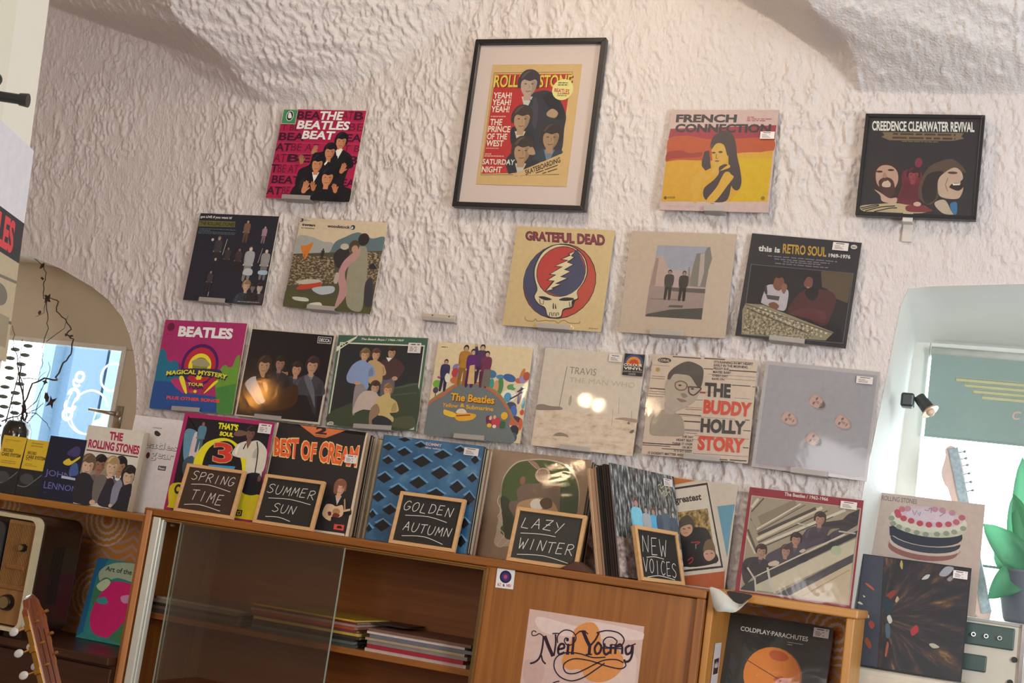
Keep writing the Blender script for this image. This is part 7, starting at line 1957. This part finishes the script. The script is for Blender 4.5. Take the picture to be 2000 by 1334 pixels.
M = frame_of((-0.889 + 0.384 * 0.1, -0.335 + 0.923 * 0.1, CT), (0.384, 0.923, 0), (-0.045, 0.012, 0.141)); chalkboard(M, 0.198, 0.150, 'black chalkboard reading new voices turned sideways before the silver-grey sleeve', [('w', 'NEW', 12, 16, 72, 48, 1.0), ('l', [20, 56, 40, 53, 60, 55]), ('w', 'VOICES', 10, 58, 88, 84, 0.6), ('l', [16, 92, 45, 87, 80, 91])])

# ------------------------------------------------------------------ wall unit at the lower left: board, wallpaper back, counter
W_OAK = wood('shelf_oak', '9a6428', 'b87c36', 'X'); W_DARK = wood('dark_cupboard', '3a2012', '4a2a18', 'X', 0.4)
def wallpaper():
    m, nt, b = nodes_of('retro_wallpaper'); L = nt.links.new
    tc = nt.nodes.new('ShaderNodeTexCoord'); sp = nt.nodes.new('ShaderNodeSeparateXYZ'); L(tc.outputs['Object'], sp.inputs['Vector'])
    def mth(op, a, v=None, c=None):
        n = nt.nodes.new('ShaderNodeMath'); n.operation = op
        for i, q in enumerate((a, v, c)):
            if q is None: continue
            if isinstance(q, (int, float)): n.inputs[i].default_value = q
            else: L(q, n.inputs[i])
        return n.outputs[0]
    P, H = 0.23, 0.25
    col = mth('FLOOR', mth('DIVIDE', sp.outputs['X'], P)); u = mth('SUBTRACT', mth('FRACT', mth('DIVIDE', sp.outputs['X'], P)), 0.5)
    sh = mth('MULTIPLY', mth('MODULO', mth('ABSOLUTE', col), 2), 0.5)
    v = mth('SUBTRACT', mth('FRACT', mth('ADD', mth('DIVIDE', sp.outputs['Z'], H), sh)), 0.5)
    cb = nt.nodes.new('ShaderNodeCombineXYZ'); L(mth('MULTIPLY', u, P), cb.inputs['X']); L(mth('MULTIPLY', v, H), cb.inputs['Y'])
    ln = nt.nodes.new('ShaderNodeVectorMath'); ln.operation = 'LENGTH'; L(cb.outputs[0], ln.inputs[0]); r = ln.outputs['Value']
    ang = mth('ARCTAN2', mth('MULTIPLY', v, H), mth('MULTIPLY', u, P))
    scal = mth('MULTIPLY', mth('ABSOLUTE', mth('SINE', mth('MULTIPLY', ang, 10))), 0.0035)
    ring = mth('GREATER_THAN', mth('SINE', mth('MULTIPLY', mth('ADD', r, scal), 300)), 0.25)
    disc = mth('LESS_THAN', r, 0.088); flower = mth('LESS_THAN', r, mth('ADD', 0.012, mth('MULTIPLY', mth('SINE', mth('MULTIPLY', ang, 5)), 0.004)))
    chev = mth('GREATER_THAN', mth('SINE', mth('ADD', mth('MULTIPLY', sp.outputs['Z'], 210), mth('MULTIPLY', mth('ABSOLUTE', mth('SINE', mth('MULTIPLY', sp.outputs['X'], 27.3))), 6))), 0.35)
    def mix(f, a, c):
        n = nt.nodes.new('ShaderNodeMix'); n.data_type = 'RGBA'
        L(f, n.inputs['Factor'])
        for nm, q in (('A', a), ('B', c)):
            if isinstance(q, str): n.inputs[nm].default_value = (*srgb(q), 1)
            else: L(q, n.inputs[nm])
        return n.outputs['Result']
    c1 = mix(chev, 'd08a3c', 'c79a8a'); c2 = mix(ring, 'd4923e', 'e6c4ae'); c3 = mix(disc, c1, c2); c4 = mix(flower, c3, 'cc6a30')
    L(c4, b.inputs['Base Color']); b.inputs['Roughness'].default_value = 0.7
    MATS['retro_wallpaper'] = m
    return m
WP = wallpaper()
T = thing('wall_unit', 'low teak wall unit with patterned wallpaper back under the book shelf at left', 'shelf unit', (-3.4, -0.17, FLOOR)); o_ = (-3.4, -0.17, FLOOR)
cab(MB().box(-4.6, -2.447, -0.27, -0.012, -0.106, -0.084), 'top_board', W_OAK, T, bevel=0.003)
cab(MB().box(-4.6, -2.447, -0.016, -0.012, -0.51, -0.106), 'wallpaper_back', WP, T)
cab(MB().box(-4.6, -2.447, -0.40, -0.012, -0.535, -0.51), 'counter', W_DARK, T, bevel=0.003)
cab(MB().box(-4.6, -2.447, -0.36, -0.03, FLOOR, -0.535), 'cupboard', W_DARK, T)
for x0, x1 in ((-4.58, -3.2), (-3.19, -2.70), (-2.69, -2.45)): cab(MB().box(x0, x1, -0.375, -0.36, FLOOR + 0.08, -0.545), 'cupboard_door', W_DARK, T, bevel=0.003)
cab(MB().box(-4.6, -4.57, -0.27, -0.012, -0.51, -0.106), 'side_panel', W_UP, T)
# books on the board
G_BOOK = 'books and boxes standing on the shelf board at left'
def book(key, label, t, cover, gain=1.3, name='book', cat='book', edge=None):
    M, w, h = place_M(key); r = thing(name, label, cat, M @ Matrix.Translation((0, t / 2, 0)), G_BOOK)
    MB().box(-w / 2 + 0.002, w / 2 - 0.0015, -t / 2 + 0.001, t / 2 - 0.001, 0.001, h - 0.002).build('pages', mat('page_block', 'c8bca8', 0.85, vary=0.1, scale=250), r)
    sheet_card('front_cover', w, h, 0.0018, key, r, gain, edge or cover, Matrix.Translation((0, -t / 2 + 0.0002, 0)))
    MB().box(-w / 2, w / 2, t / 2 - 0.001, t / 2 + 0.0008, 0, h).box(-w / 2, -w / 2 + 0.0015, -t / 2, t / 2, 0, h).build('back_cover', mat('bookcloth_' + cover, cover, 0.5), r)
    return r
book('stonesbook', 'thick book with five men in dark clothes and a crimson title', 0.030, 'b4a491')
book('gearbook', 'white book with outlined grey lettering behind the crimson-titled book', 0.022, 'b89f96')
book('lennonbook', 'dark navy book with purple lettering and a yellow guitar', 0.018, '1c1d28')
book('carebox', 'black and yellow record cleaner box next to the navy book', 0.035, '22211f', name='care_box', cat='box')
book('careboxedge', 'black and yellow record cleaner box cut by the left picture edge', 0.035, '22211f', name='care_box', cat='box')
M, w, h = place_M('sixties'); r = thing('art_book', 'teal art book with a bright pink shape leaning on the wallpaper', 'book', M @ Matrix.Translation((0, 0.006, 0)))
sheet_card('front_cover', w, h, 0.003, 'sixties', r, 1.6, '1d4a66'); MB().box(-w / 2, w / 2, 0.002, 0.010, 0, h).build('pages', MATS['page_block'], r)

# old television
T = thing('television', 'old television with dark brown body and cream-rimmed front at the left edge', 'television', (-2.98, -0.30, -0.51)); o_ = (-2.98, -0.30, -0.51)
BAKE = mat('brown_bakelite', '2b1a10', 0.32, vary=0.15); RIM = mat('cream_bezel', 'c9bd9c', 0.4); RIB = wood('ribbed_front', '8a6238', 'a0743f', 'Z', 0.5)
def rrect(x0, x1, z0, z1, r, n=5):
    p = []
    for cx, cz, a in ((x1 - r, z1 - r, 0), (x0 + r, z1 - r, 90), (x0 + r, z0 + r, 180), (x1 - r, z0 + r, 270)):
        p += [(cx + r * math.cos(R_(a + 90 * k / n)), cz + r * math.sin(R_(a + 90 * k / n))) for k in range(n + 1)]
    return p
cab(MB().prism(rrect(-3.19, -2.768, -0.49, -0.135, 0.035), -0.40, -0.20), 'body', BAKE, T, bevel=0.012)
for q_ in (-3.17, -2.86): cab(MB().box(q_, q_ + 0.07, -0.38, -0.24, -0.51, -0.488), 'foot', BAKE, T)
bz = MB(); oo, ii = rrect(-3.19, -2.766, -0.488, -0.137, 0.03), rrect(-3.178, -2.778, -0.476, -0.149, 0.022); n = len(oo)
bz.add([(x, -0.425, z) for x, z in oo] + [(x, -0.425, z) for x, z in ii] + [(x, -0.40, z) for x, z in oo] + [(x, -0.40, z) for x, z in ii], [(i, (i + 1) % n, n + (i + 1) % n, n + i) for i in range(n)] + [(i, 2 * n + i, 2 * n + (i + 1) % n, (i + 1) % n) for i in range(n)] + [(n + i, n + (i + 1) % n, 3 * n + (i + 1) % n, 3 * n + i) for i in range(n)])
cab(bz, 'bezel', RIM, T)
rb = MB().box(-2.89, -2.782, -0.412, -0.402, -0.47, -0.155)
for i in range(17): rb.box(-2.886 + i * 0.006, -2.883 + i * 0.006, -0.416, -0.412, -0.35, -0.165)
cab(rb, 'control_panel', RIB, T)
cab(MB().prism(rrect(-3.17, -2.90, -0.46, -0.165, 0.03), -0.414, -0.402), 'screen', mat('grey_screen', '3a3c3a', 0.15), T)
cab(MB().box(-2.866, -2.797, -0.421, -0.412, -0.303, -0.290).box(-2.886, -2.785, -0.418, -0.412, -0.365, -0.355), 'switch_bar', mat('amber_bar', '8a5c34', 0.4), T, bevel=0.002)
for x, z, rr in ((-2.815, -0.235, 0.013), (-2.838, -0.405, 0.026)):
    k = cab(MB().cyl((x, -0.412, z), (x, -0.432, z), rr, rr * 0.85, 20), 'knob', mat('black_knob', '1a1412', 0.3), T, bevel=0.002)
    cab(MB().cyl((x, -0.432, z), (x, -0.434, z), rr * 0.7, rr * 0.7, 20), 'knob_ring', mat('knob_ring_metal', 'a89468', 0.3, 0.8), k)
for i in range(4): cab(MB().box(-2.769, -2.766, -0.33 + i * 0.014, -0.325 + i * 0.014, -0.40, -0.22), 'vent_slot', mat('vent_black', '0d0806', 0.7), T)

# ------------------------------------------------------------------ guitar headstock rising at the lower left
g_up = (Vector((-2.122, -1.2, -0.262)) - Vector((-2.005, -1.2, -0.474))).normalized(); g_bk = Vector((-0.96, -0.12, 0.0)); g_bk = (g_bk - g_up * g_bk.dot(g_up)).normalized(); g_sd = g_bk.cross(g_up)
# local x = across the head, -y = toward the strings, z = up the head
MG = Matrix(((g_sd.x, g_bk.x, g_up.x, -2.006), (g_sd.y, g_bk.y, g_up.y, -1.2), (g_sd.z, g_bk.z, g_up.z, -0.500), (0, 0, 0, 1)))
T = thing('guitar', 'varnished wooden guitar head with pearl tuning pegs at the lower left corner', 'guitar', MG)
W_GTR = wood('guitar_mahogany', '5c2a14', '8a4420', 'Z', 0.2, coat=0.6); PEARL = mat('pearl_button', 'c4c0ba', 0.2, vary=0.12, scale=120); GBR = mat('gold_hardware', 'c89a50', 0.25, 0.9)
hd = MB().prism([(-0.030, -0.02), (0.030, -0.02), (0.034, 0.03), (0.036, 0.16), (0.037, 0.205), (0.026, 0.215), (0.022, 0.232), (0.010, 0.240), (0.0, 0.246), (-0.010, 0.240), (-0.022, 0.232), (-0.026, 0.215), (-0.037, 0.205), (-0.036, 0.16), (-0.034, 0.03)], -0.009, 0.009)
hd.box(-0.026, 0.026, -0.014, 0.008, -0.55, -0.015).build('headstock', W_GTR, T, bevel=0.003)
MB().box(-0.013, -0.009, -0.0095, 0.0095, 0.03, 0.16).box(0.009, 0.013, -0.0095, 0.0095, 0.03, 0.16).build('string_slot', mat('slot_dark', '2a140a', 0.6), T)
for s in (-1, 1):
    MB().box(s * 0.037 - 0.001, s * 0.037 + 0.001, -0.007, 0.007, 0.005, 0.19).build('tuner_plate', GBR, T, bevel=0.0006)
    for z in ((0.060, 0.112, 0.163) if s < 0 else (0.088, 0.136, 0.190)):
        q_ = 0.0 if s < 0 else 0.016
        p = MB().cyl((s * 0.041, 0.004, z), (s * 0.041, 0.026 + q_, z), 0.0026, seg=10).box(s * 0.040 - 0.004, s * 0.040 + 0.004, -0.005, 0.007, z - 0.007, z + 0.007).build('tuner', GBR, T)
        MB().ball((s * 0.043, 0.034 + q_, z + 0.002), 0.0035, 0.0125, 0.0095).build('peg_button', PEARL, p, smooth=True)
        MB().cyl((s * 0.024, -0.008, z + 0.01), (s * 0.024, -0.021, z + 0.01), 0.003, seg=10).cyl((s * 0.024, -0.018, z + 0.01), (s * 0.024, -0.023, z + 0.01), 0.0042, 0.0034, seg=10).build('string_post', GBR, T)
MB().tube([(0, -0.009, 0.03), (0, -0.012, -0.2)], 0.0008, 5).build('string', mat('string_nylon', 'c8c0a8', 0.3), T)

# ------------------------------------------------------------------ vase with dry twigs on the sill of the arched window
T = thing('twig_vase', 'dark glass vase with bare curling twigs on the arched window sill', 'vase', (-3.355, 0.08, -0.084))
MB().lathe([(0.03, 0.0), (0.04, 0.01), (0.042, 0.12), (0.052, 0.19), (0.050, 0.225), (0.04, 0.25), (0.03, 0.258), (0.024, 0.25)], (0, 0, 0)).build('vase', mat('dark_glass_vase', '20221f', 0.12, spec=0.8), T, smooth=True)
TW = mat('dry_twig_bark', '3a2a22', 0.85, vary=0.3, scale=60); tw = MB(); C0 = Vector((-3.355, 0.08, -0.084))
rnd = random.Random(12)
def twig(pts, r0, r1, y=0.1):
    P = [Vector((x, y + 0.02 * math.sin(i * 1.7), z)) - C0 for i, (x, z) in enumerate(pts)]; Q = []
    for i in range(len(P) - 1):
        Q += [P[i].lerp(P[i + 1], t) + Vector((rnd.uniform(-.003, .003), rnd.uniform(-.004, .004), rnd.uniform(-.003, .003))) for t in (0, 0.33, 0.66)]
    Q.append(P[-1]); n = len(Q); tw.tube(Q, [0.68 * r0 + 0.68 * (r1 - r0) * i / (n - 1) for i in range(n)], 6)
twig([(-3.353, 0.104), (-3.36, 0.2), (-3.358, 0.241), (-3.33, 0.31), (-3.303, 0.341), (-3.254, 0.335), (-3.232, 0.345), (-3.215, 0.40), (-3.209, 0.438), (-3.21, 0.49), (-3.219, 0.502), (-3.238, 0.503), (-3.236, 0.53), (-3.255, 0.56), (-3.284, 0.585), (-3.31, 0.625), (-3.345, 0.637), (-3.36, 0.63), (-3.368, 0.68), (-3.39, 0.715), (-3.405, 0.755), (-3.43, 0.775), (-3.47, 0.80)], 0.0055, 0.0018)
twig([(-3.36, 0.63), (-3.372, 0.58), (-3.385, 0.56)], 0.002, 0.001); twig([(-3.352, 0.63), (-3.355, 0.575), (-3.32, 0.52), (-3.315, 0.46), (-3.335, 0.425), (-3.33, 0.38), (-3.31, 0.345)], 0.0025, 0.0015)
twig([(-3.315, 0.47), (-3.27, 0.53), (-3.24, 0.575)], 0.002, 0.001); twig([(-3.36, 0.17), (-3.40, 0.30), (-3.42, 0.38), (-3.44, 0.43), (-3.475, 0.47), (-3.50, 0.52)], 0.004, 0.0015)
twig([(-3.35, 0.17), (-3.385, 0.25), (-3.40, 0.32), (-3.395, 0.38)], 0.006, 0.004); twig([(-3.36, 0.2), (-3.33, 0.255), (-3.29, 0.30), (-3.262, 0.37), (-3.30, 0.40)], 0.003, 0.0012)
twig([(-3.45, 0.165), (-3.40, 0.19), (-3.35, 0.205), (-3.29, 0.205), (-3.25, 0.18), (-3.24, 0.155)], 0.0045, 0.001); twig([(-3.36, 0.19), (-3.30, 0.24), (-3.275, 0.25)], 0.0025, 0.001)
twig([(-3.39, 0.33), (-3.35, 0.335), (-3.32, 0.33), (-3.28, 0.36)], 0.003, 0.001); twig([(-3.40, 0.12), (-3.42, 0.2), (-3.43, 0.28), (-3.415, 0.33)], 0.003, 0.001)
for i in range(9):
    a = rnd.uniform(-0.05, 0.04); twig([(-3.355 + a * 0.5, 0.16), (-3.355 + a, 0.2 + rnd.random() * 0.03), (-3.355 + a * 1.8, 0.26 + rnd.random() * 0.05)], 0.002, 0.0008)
tw.build('twigs', TW, T, smooth=True)
lv = MB()
for x, z, s in ((-3.352, 0.632, 0.020), (-3.405, 0.752, 0.014), (-3.393, 0.705, 0.010), (-3.245, 0.255, 0.024), (-3.27, 0.27, 0.02), (-3.375, 0.577, 0.009), (-3.213, 0.502, 0.009), (-3.29, 0.325, 0.012)):
    c = Vector((x, 0.1, z)) - C0
    for k in range(3):
        a = rnd.uniform(0, 6.28); d = Vector((math.cos(a), rnd.uniform(-.4, .4), math.sin(a))) * s; e = Vector((-d.z, 0.3 * s, d.x)) * 0.45
        lv.add([c - d, c + e, c + d, c - e], [(0, 1, 2, 3)])
        lv.add([c - d + Vector((0, 0.001, 0)), c + e * 0.6 + Vector((0, 0.006, 0)), c + d, c - e], [(3, 2, 1, 0)])
lv.build('dry_leaves', TW, T)
T = thing('eucalyptus_bunch', 'grey-green leafy stems against the bright arched window at far left', 'plant', (-3.47, 0.13, -0.084))
EU = mat('grey_green_leaf', '5c6a60', 0.6, vary=0.2); C0 = Vector((-3.47, 0.13, -0.084)); st = MB().tube([(0, 0, 0.0), (0.01, 0, 0.2), (0.02, 0.01, 0.42), (0.015, 0, 0.56)], [0.004, 0.003, 0.002, 0.001], 6)
st.lathe([(0.03, 0), (0.034, 0.09), (0.025, 0.12)]).build('stem', TW, T, smooth=True); el = MB()
for i in range(22):
    z = 0.16 + i * 0.018; s = 1 if i % 2 else -1; a = rnd.uniform(-0.5, 0.5); c = Vector((0.012 + s * 0.028, 0.01 * math.sin(i), z))
    el.ball(c, 0.024, 0.010, 0.008, 8)
el.build('leaves', EU, T, smooth=True)

# ------------------------------------------------------------------ cube shelf at right with record inside
W_LO = wood('light_oak_shelf', 'b57a30', 'c98e42', 'Z', 0.45); W_LOX = wood('light_oak_rail', 'b57a30', 'c98e42', 'X', 0.45)
T = thing('cube_shelf', 'small light oak shelf with patterned wallpaper back beside the teak cabinet', 'shelf unit', (-0.52, -0.17, FLOOR)); o_ = (-0.52, -0.17, FLOOR)
cab(MB().box(-0.702, -0.328, -0.30, -0.014, -0.074, -0.0525), 'top_board', W_LOX, T, bevel=0.004)
cab(MB().box(-0.702, -0.684, -0.345, -0.014, FLOOR, -0.050), 'side_panel', W_LO, T, bevel=0.003); cab(MB().box(-0.356, -0.335, -0.295, -0.014, FLOOR, -0.074), 'side_panel', W_LO, T, bevel=0.003)
cab(MB().box(-0.684, -0.356, -0.02, -0.014, -0.80, -0.074), 'wallpaper_back', WP, T); cab(MB().box(-0.684, -0.356, -0.29, -0.02, -0.43, -0.412), 'shelf', W_LOX, T)
cab(MB().box(-0.684, -0.356, -0.29, -0.02, FLOOR + 0.02, FLOOR + 0.05), 'bottom_board', W_LOX, T)
record('globe', 'dark record sleeve with an orange globe standing inside the oak cube shelf', 1.3, sticker=(84, 2, 97, 10), cover=True, group='records at the oak shelf and the right window', pad=(0.0, 0.0), edge='2e2826')
lb = frame_of((-0.682, -0.235, -0.46), (0, 1, 0), (0, 0, 1)); r = thing('paper_label', 'white printed paper strip on the inner side of the oak cube shelf', 'label', lb); sheet_card('label_print', 0.085, 0.27, 0.0008, 'label', r, 1.15, 'd0cdd2')
T = thing('paper_strip', 'curled black and white paper strip over the corner of the oak shelf', 'paper', (-0.66, -0.30, -0.07))
ps = MB(); c0 = Vector((-0.66, -0.30, -0.07))
up_ = smooth_pts([(-0.694, -0.046), (-0.672, -0.050), (-0.650, -0.062), (-0.632, -0.075), (-0.615, -0.078), (-0.598, -0.066)], False, 4); lo_ = smooth_pts([(-0.698, -0.048), (-0.688, -0.075), (-0.674, -0.103), (-0.650, -0.103), (-0.622, -0.099), (-0.596, -0.068)], False, 4); n = len(up_)
ps.add([Vector((x, -0.352 - 0.006 * math.sin(i / n * 5), z)) - c0 for i, (x, z) in enumerate(up_)] + [Vector((x, -0.360 - 0.008 * math.sin(i / n * 3.1), z)) - c0 for i, (x, z) in enumerate(lo_)], [(n + i, n + i + 1, i + 1, i) for i in range(n - 1)])
q = ps.build('paper', mat('white_paper_strip', 'c8c8c0', 0.6), T, smooth=True); q.modifiers.new('thickness', 'SOLIDIFY').thickness = 0.0006
bk = smooth_pts([(-0.655, -0.052), (-0.62, -0.050), (-0.588, -0.053), (-0.602, -0.068), (-0.618, -0.077), (-0.634, -0.073)], True, 3)
MB().prism([(x + 0.66, z + 0.07) for x, z in bk], -0.0495, -0.049).build('black_print', mat('black_print', '2a2626', 0.6), T)

# ------------------------------------------------------------------ in the right window: cases, amplifier, records, blind, lamp, guitar, plant
G_R = 'records at the oak shelf and the right window'
record('burst', 'dark record sleeve with streaking autumn colours on the white case', 1.2, sticker=(84, 4, 97, 11), cover=False, group=G_R, pad=(0.002, 0.002), edge='25262c')
record('cake', 'pale record sleeve picturing an iced cake by the right window', 1.2, cover=False, group=G_R, edge='b8a294')
CASE = mat('cream_vinyl_case', 'cfc8b8', 0.5, vary=0.06); PANELG = mat('grey_green_panel', '3f5650', 0.4); CHR = mat('chrome_corner', 'c8c8c8', 0.15, 0.95)
T = thing('white_case', 'white equipment case under the streaky dark record sleeve', 'case', (-0.22, 0.10, -0.46)); o_ = (-0.22, 0.10, -0.46)
cab(MB().box(-0.372, -0.055, 0.01, 0.155, -0.46, -0.207), 'body', CASE, T, bevel=0.012); cab(MB().box(-0.362, -0.065, 0.006, 0.012, -0.44, -0.222), 'front_panel', mat('case_front', 'd4ccba', 0.5), T, bevel=0.003)
T = thing('amplifier', 'cream amplifier with grey green control panel below the plant pot', 'amplifier', (0.06, 0.27, -0.46)); o_ = (0.06, 0.27, -0.46)
cab(MB().box(-0.372, 0.42, 0.165, 0.38, -0.46, -0.031), 'body', CASE, T, bevel=0.012)
cab(MB().box(-0.10, 0.048, 0.158, 0.168, -0.105, -0.045), 'control_panel', PANELG, T, bevel=0.004); cab(MB().box(-0.10, -0.018, 0.158, 0.168, -0.175, -0.130), 'name_plate', PANELG, T, bevel=0.004)
for x in (-0.058, -0.025, 0.01):
    k = cab(MB().cyl((x, 0.158, -0.076), (x, 0.148, -0.076), 0.0075, 0.006, 14), 'knob', CHR, T); cab(MB().cyl((x, 0.148, -0.076), (x, 0.1475, -0.076), 0.004, 0.004, 10), 'knob_dot', M_BLACK, k)
for x, z in ((0.052, -0.128), (0.046, -0.19)): cab(MB().cyl((x, 0.160, z), (x, 0.1555, z), 0.008, 0.006, 14), 'rivet', M_BLACK, T)
cab(MB().box(0.062, 0.078, 0.156, 0.175, -0.46, -0.028), 'corner_trim', CHR, T, bevel=0.003); cab(MB().box(-0.372, 0.42, 0.163, 0.170, -0.040, -0.031), 'top_trim', mat('trim_grey', 'a8a8a0', 0.4), T, bevel=0.002)
# roller blind with its printed wing
BL = thin('grey_green_blind_cloth', '94a8a2', 'a0b4ae', 0.13, 80, 0.05, 0.8)
T = thing('roller_blind', 'grey-green roller blind with yellow wing stripes in the right window', 'blind', (0.18, 0.40, 0.49)); o_ = (0.18, 0.40, 0.49)
cab(MB().box(-0.253, 0.62, 0.400, 0.402, 0.488, 0.745), 'blind_cloth', BL, T); cab(MB().cyl((-0.255, 0.408, 0.752), (0.62, 0.408, 0.752), 0.014), 'roller', mat('blind_roller', 'c4c8c0', 0.5), T, smooth=True)
cab(MB().cyl((-0.253, 0.401, 0.488), (0.62, 0.401, 0.488), 0.0035, seg=8), 'bottom_bar', BL, T)
wing = MB()
for x0, z, x1 in ((-0.176, 0.668, 0.16), (-0.150, 0.652, 0.16), (-0.124, 0.636, 0.16), (-0.098, 0.620, 0.16)):
    wing.prism(rrect(x0, x1, z - 0.0045, z + 0.0035, 0.0035), 0.3985, 0.3998).prism(rrect(x0 + 0.001, x1, z + 0.0075, z + 0.0088, 0.0005), 0.3985, 0.3998).box(x0, x0 + 0.0015, 0.3985, 0.3998, z, z + 0.0085)
cab(wing, 'wing_print', mat('pale_yellow_print', 'bdbb8e', 0.7), T)
gl_ = glyphs('C', 0.06, 0.2); gb = MB(); gb.add([(-0.008 + a * 0.026, 0.3990, 0.588 - b * 0.026) for a, b in gl_[0]], gl_[1]); cab(gb, 'blind_lettering', mat('pale_pink_print', 'c9aaa2', 0.7), T)
# clip-on spot lamp
T = thing('spot_lamp', 'black clamp spot lamp on the white window reveal', 'lamp', (-0.292, 0.10, 0.545)); o_ = (-0.292, 0.10, 0.545)
LB = mat('black_lamp_metal', '2c3335', 0.35)
cab(MB().box(-0.306, -0.270, 0.075, 0.125, 0.528, 0.568), 'clamp', LB, T, bevel=0.006); cab(MB().tube([(-0.272, 0.10, 0.556), (-0.26, 0.095, 0.558), (-0.25, 0.09, 0.553)], 0.004), 'arm', CHR, T, smooth=True)
a0 = Vector((-0.258, 0.09, 0.560)); a1 = Vector((-0.228, 0.078, 0.525)); ax = (a1 - a0).normalized()
cab(MB().cyl(a0, a1, 0.016, 0.019, 20), 'lamp_head', LB, T, bevel=0.002); cab(MB().cyl(a1, a1 + ax * 0.006, 0.019, 0.026, 20).cyl(a1 + ax * 0.006, a1 + ax * 0.009, 0.027, 0.027, 20), 'reflector', mat('spot_reflector', 'd0b49c', 0.2, 0.6), T)
cab(MB().ball(a1 + ax * 0.010, 0.012), 'lamp_bulb', mat('frosted_bulb', 'e0c8b0', 0.3), T, smooth=True)
# electric guitar head
T = thing('electric_guitar', 'pale electric guitar head with a spotted neck in the right window', 'guitar', Matrix.Translation((-0.13, 0.30, 0.30)) @ Matrix.Rotation(R_(-16), 4, 'Y'))
MB().prism(smooth_pts([(-0.022, -0.33), (0.022, -0.33), (0.024, -0.02), (0.027, 0.10), (0.022, 0.14), (0.008, 0.158), (-0.012, 0.152), (-0.014, 0.135), (-0.022, 0.115), (-0.036, 0.085), (-0.034, 0.05), (-0.024, 0.0)], True, 3), -0.008, 0.008).build('headstock', mat('pale_maple', 'd8beb2', 0.4), T, bevel=0.003)
MB().box(-0.004, 0.024, -0.014, -0.008, -0.33, 0.15).build('fretboard', mat('spotted_fretboard', '9db0b8', 0.4, vary=0.5, scale=90), T, bevel=0.002)
for z in (0.02, 0.045, 0.07, 0.095, 0.115, 0.135): MB().cyl((0.024, -0.002, z), (0.036, -0.002, z), 0.0018, seg=8).ball((0.040, -0.002, z), 0.005, 0.003, 0.004, 8).build('tuner', mat('tuner_steel', '8a9aa0', 0.25, 0.8), T, smooth=True)
# plant
T = thing('potted_plant', 'broad-leaved green plant in a dark grey pot by the right window', 'plant', (0.075, 0.27, -0.030))
MB().lathe([(0.056, 0.0), (0.062, 0.01), (0.074, 0.07), (0.079, 0.14), (0.081, 0.148), (0.076, 0.148), (0.072, 0.13), (0.0, 0.128)]).build('pot', mat('slate_grey_pot', '68707c', 0.4, vary=0.08), T, smooth=True)
LF = thin('green_leaf', '5f9c7c', 'a8dcbc', 0.5, 14)
def leafm(p0, p1, wd, bend, tilt=0.0):
    p0 = Vector(p0); p1 = Vector(p1); d = p1 - p0; n = 9; b = MB(); side = d.cross(Vector((0, -1, 0.25))).normalized(); nor = side.cross(d).normalized(); vs = []
    for i in range(n + 1):
        t = i / n; c = p0 + d * t + nor * (bend * math.sin(math.pi * t)); ww = wd * math.sin(math.pi * min(1, 0.06 + 0.94 * t)) ** 0.7 * (1 - 0.25 * t)
        for s in (-1, -0.5, 0, 0.5, 1): vs.append(c + side * (ww * s) + nor * (0.25 * ww * (abs(s) - 0.5)) * 1.2)
    b.add(vs, [(i * 5 + k, i * 5 + k + 1, (i + 1) * 5 + k + 1, (i + 1) * 5 + k) for i in range(n) for k in range(4)])
    o = b.build('leaf', LF, T, smooth=True); o.modifiers.new('thickness', 'SOLIDIFY').thickness = 0.0012
leafm((0.0, 0, 0.14), (-0.135, -0.03, 0.265), 0.050, 0.03); leafm((-0.01, 0, 0.14), (-0.105, -0.05, 0.055), 0.046, 0.045); leafm((0.0, 0, 0.15), (-0.06, -0.02, 0.36), 0.046, 0.0); leafm((0.0, 0, 0.15), (-0.045, 0.0, 0.47), 0.046, 0.01); leafm((0.02, 0, 0.14), (0.12, 0.0, 0.30), 0.045, 0.02); leafm((-0.005, 0, 0.14), (-0.10, 0.02, 0.19), 0.05, 0.02)
MB().cyl((0, 0, 0.12), (0, 0, 0.17), 0.008, 0.006, 10).build('stem', mat('plant_stem', '5e8a50', 0.6), T)

# ------------------------------------------------------------------ poster and handle on the near cream door
def on_door(u, z): return MD @ Vector((u, 0, 0)) + vv * ((z - FLOOR) / vv.z)
b0 = on_door(0.705 - 0.045 - 0.10, 0.135)
r = thing('newspaper_poster', 'newspaper poster with black band and red lettering on the cream door', 'poster', frame_of(b0 + Vector((0.92, 0.39, 0)) * 0.006, DU, vv)); sheet_card('poster_print', 0.20, 0.285, 0.0008, 'daily', r, 1.2, 'c8c4c8')
hdl = MB(); nv = Vector((0.92, 0.39, 0)).normalized(); E_ = Vector((-1.127, -2.6, 0.433)); root = E_ - nv * 0.074
inv = MD.inverted()
M_HND = mat('black_handle_metal', '1c1c1e', 0.35)
MB().cyl(inv @ root, inv @ (E_ - nv * 0.008), 0.0062, 0.0062, 16).cyl(inv @ (E_ - nv * 0.010), inv @ E_, 0.0075, 0.0085, 16).build('door_handle', M_HND, door, smooth=False)
MB().ball(inv @ (root + nv * 0.03 + Vector((0, 0, 0.020))), 0.009).cyl(inv @ (root + Vector((0, 0, 0.02))), inv @ (root + nv * 0.03 + Vector((0, 0, 0.02))), 0.004).build('door_knob', M_HND, door, smooth=True)
e2 = inv @ (root + Vector((0, 0, -0.03))); MB().box(e2.x - 0.012, e2.x + 0.012, -0.006, 0.0, e2.z - 0.02, e2.z + 0.012).build('lock_plate', mat('grey_lock_plate', '8a8c8c', 0.35, 0.7), door)

# everything was measured from the eye level: lift the place so that the floor is at zero
for o in list(SC.objects):
    if o.parent is None: o.matrix_basis = Matrix.Translation((0, 0, -FLOOR)) @ o.matrix_basis
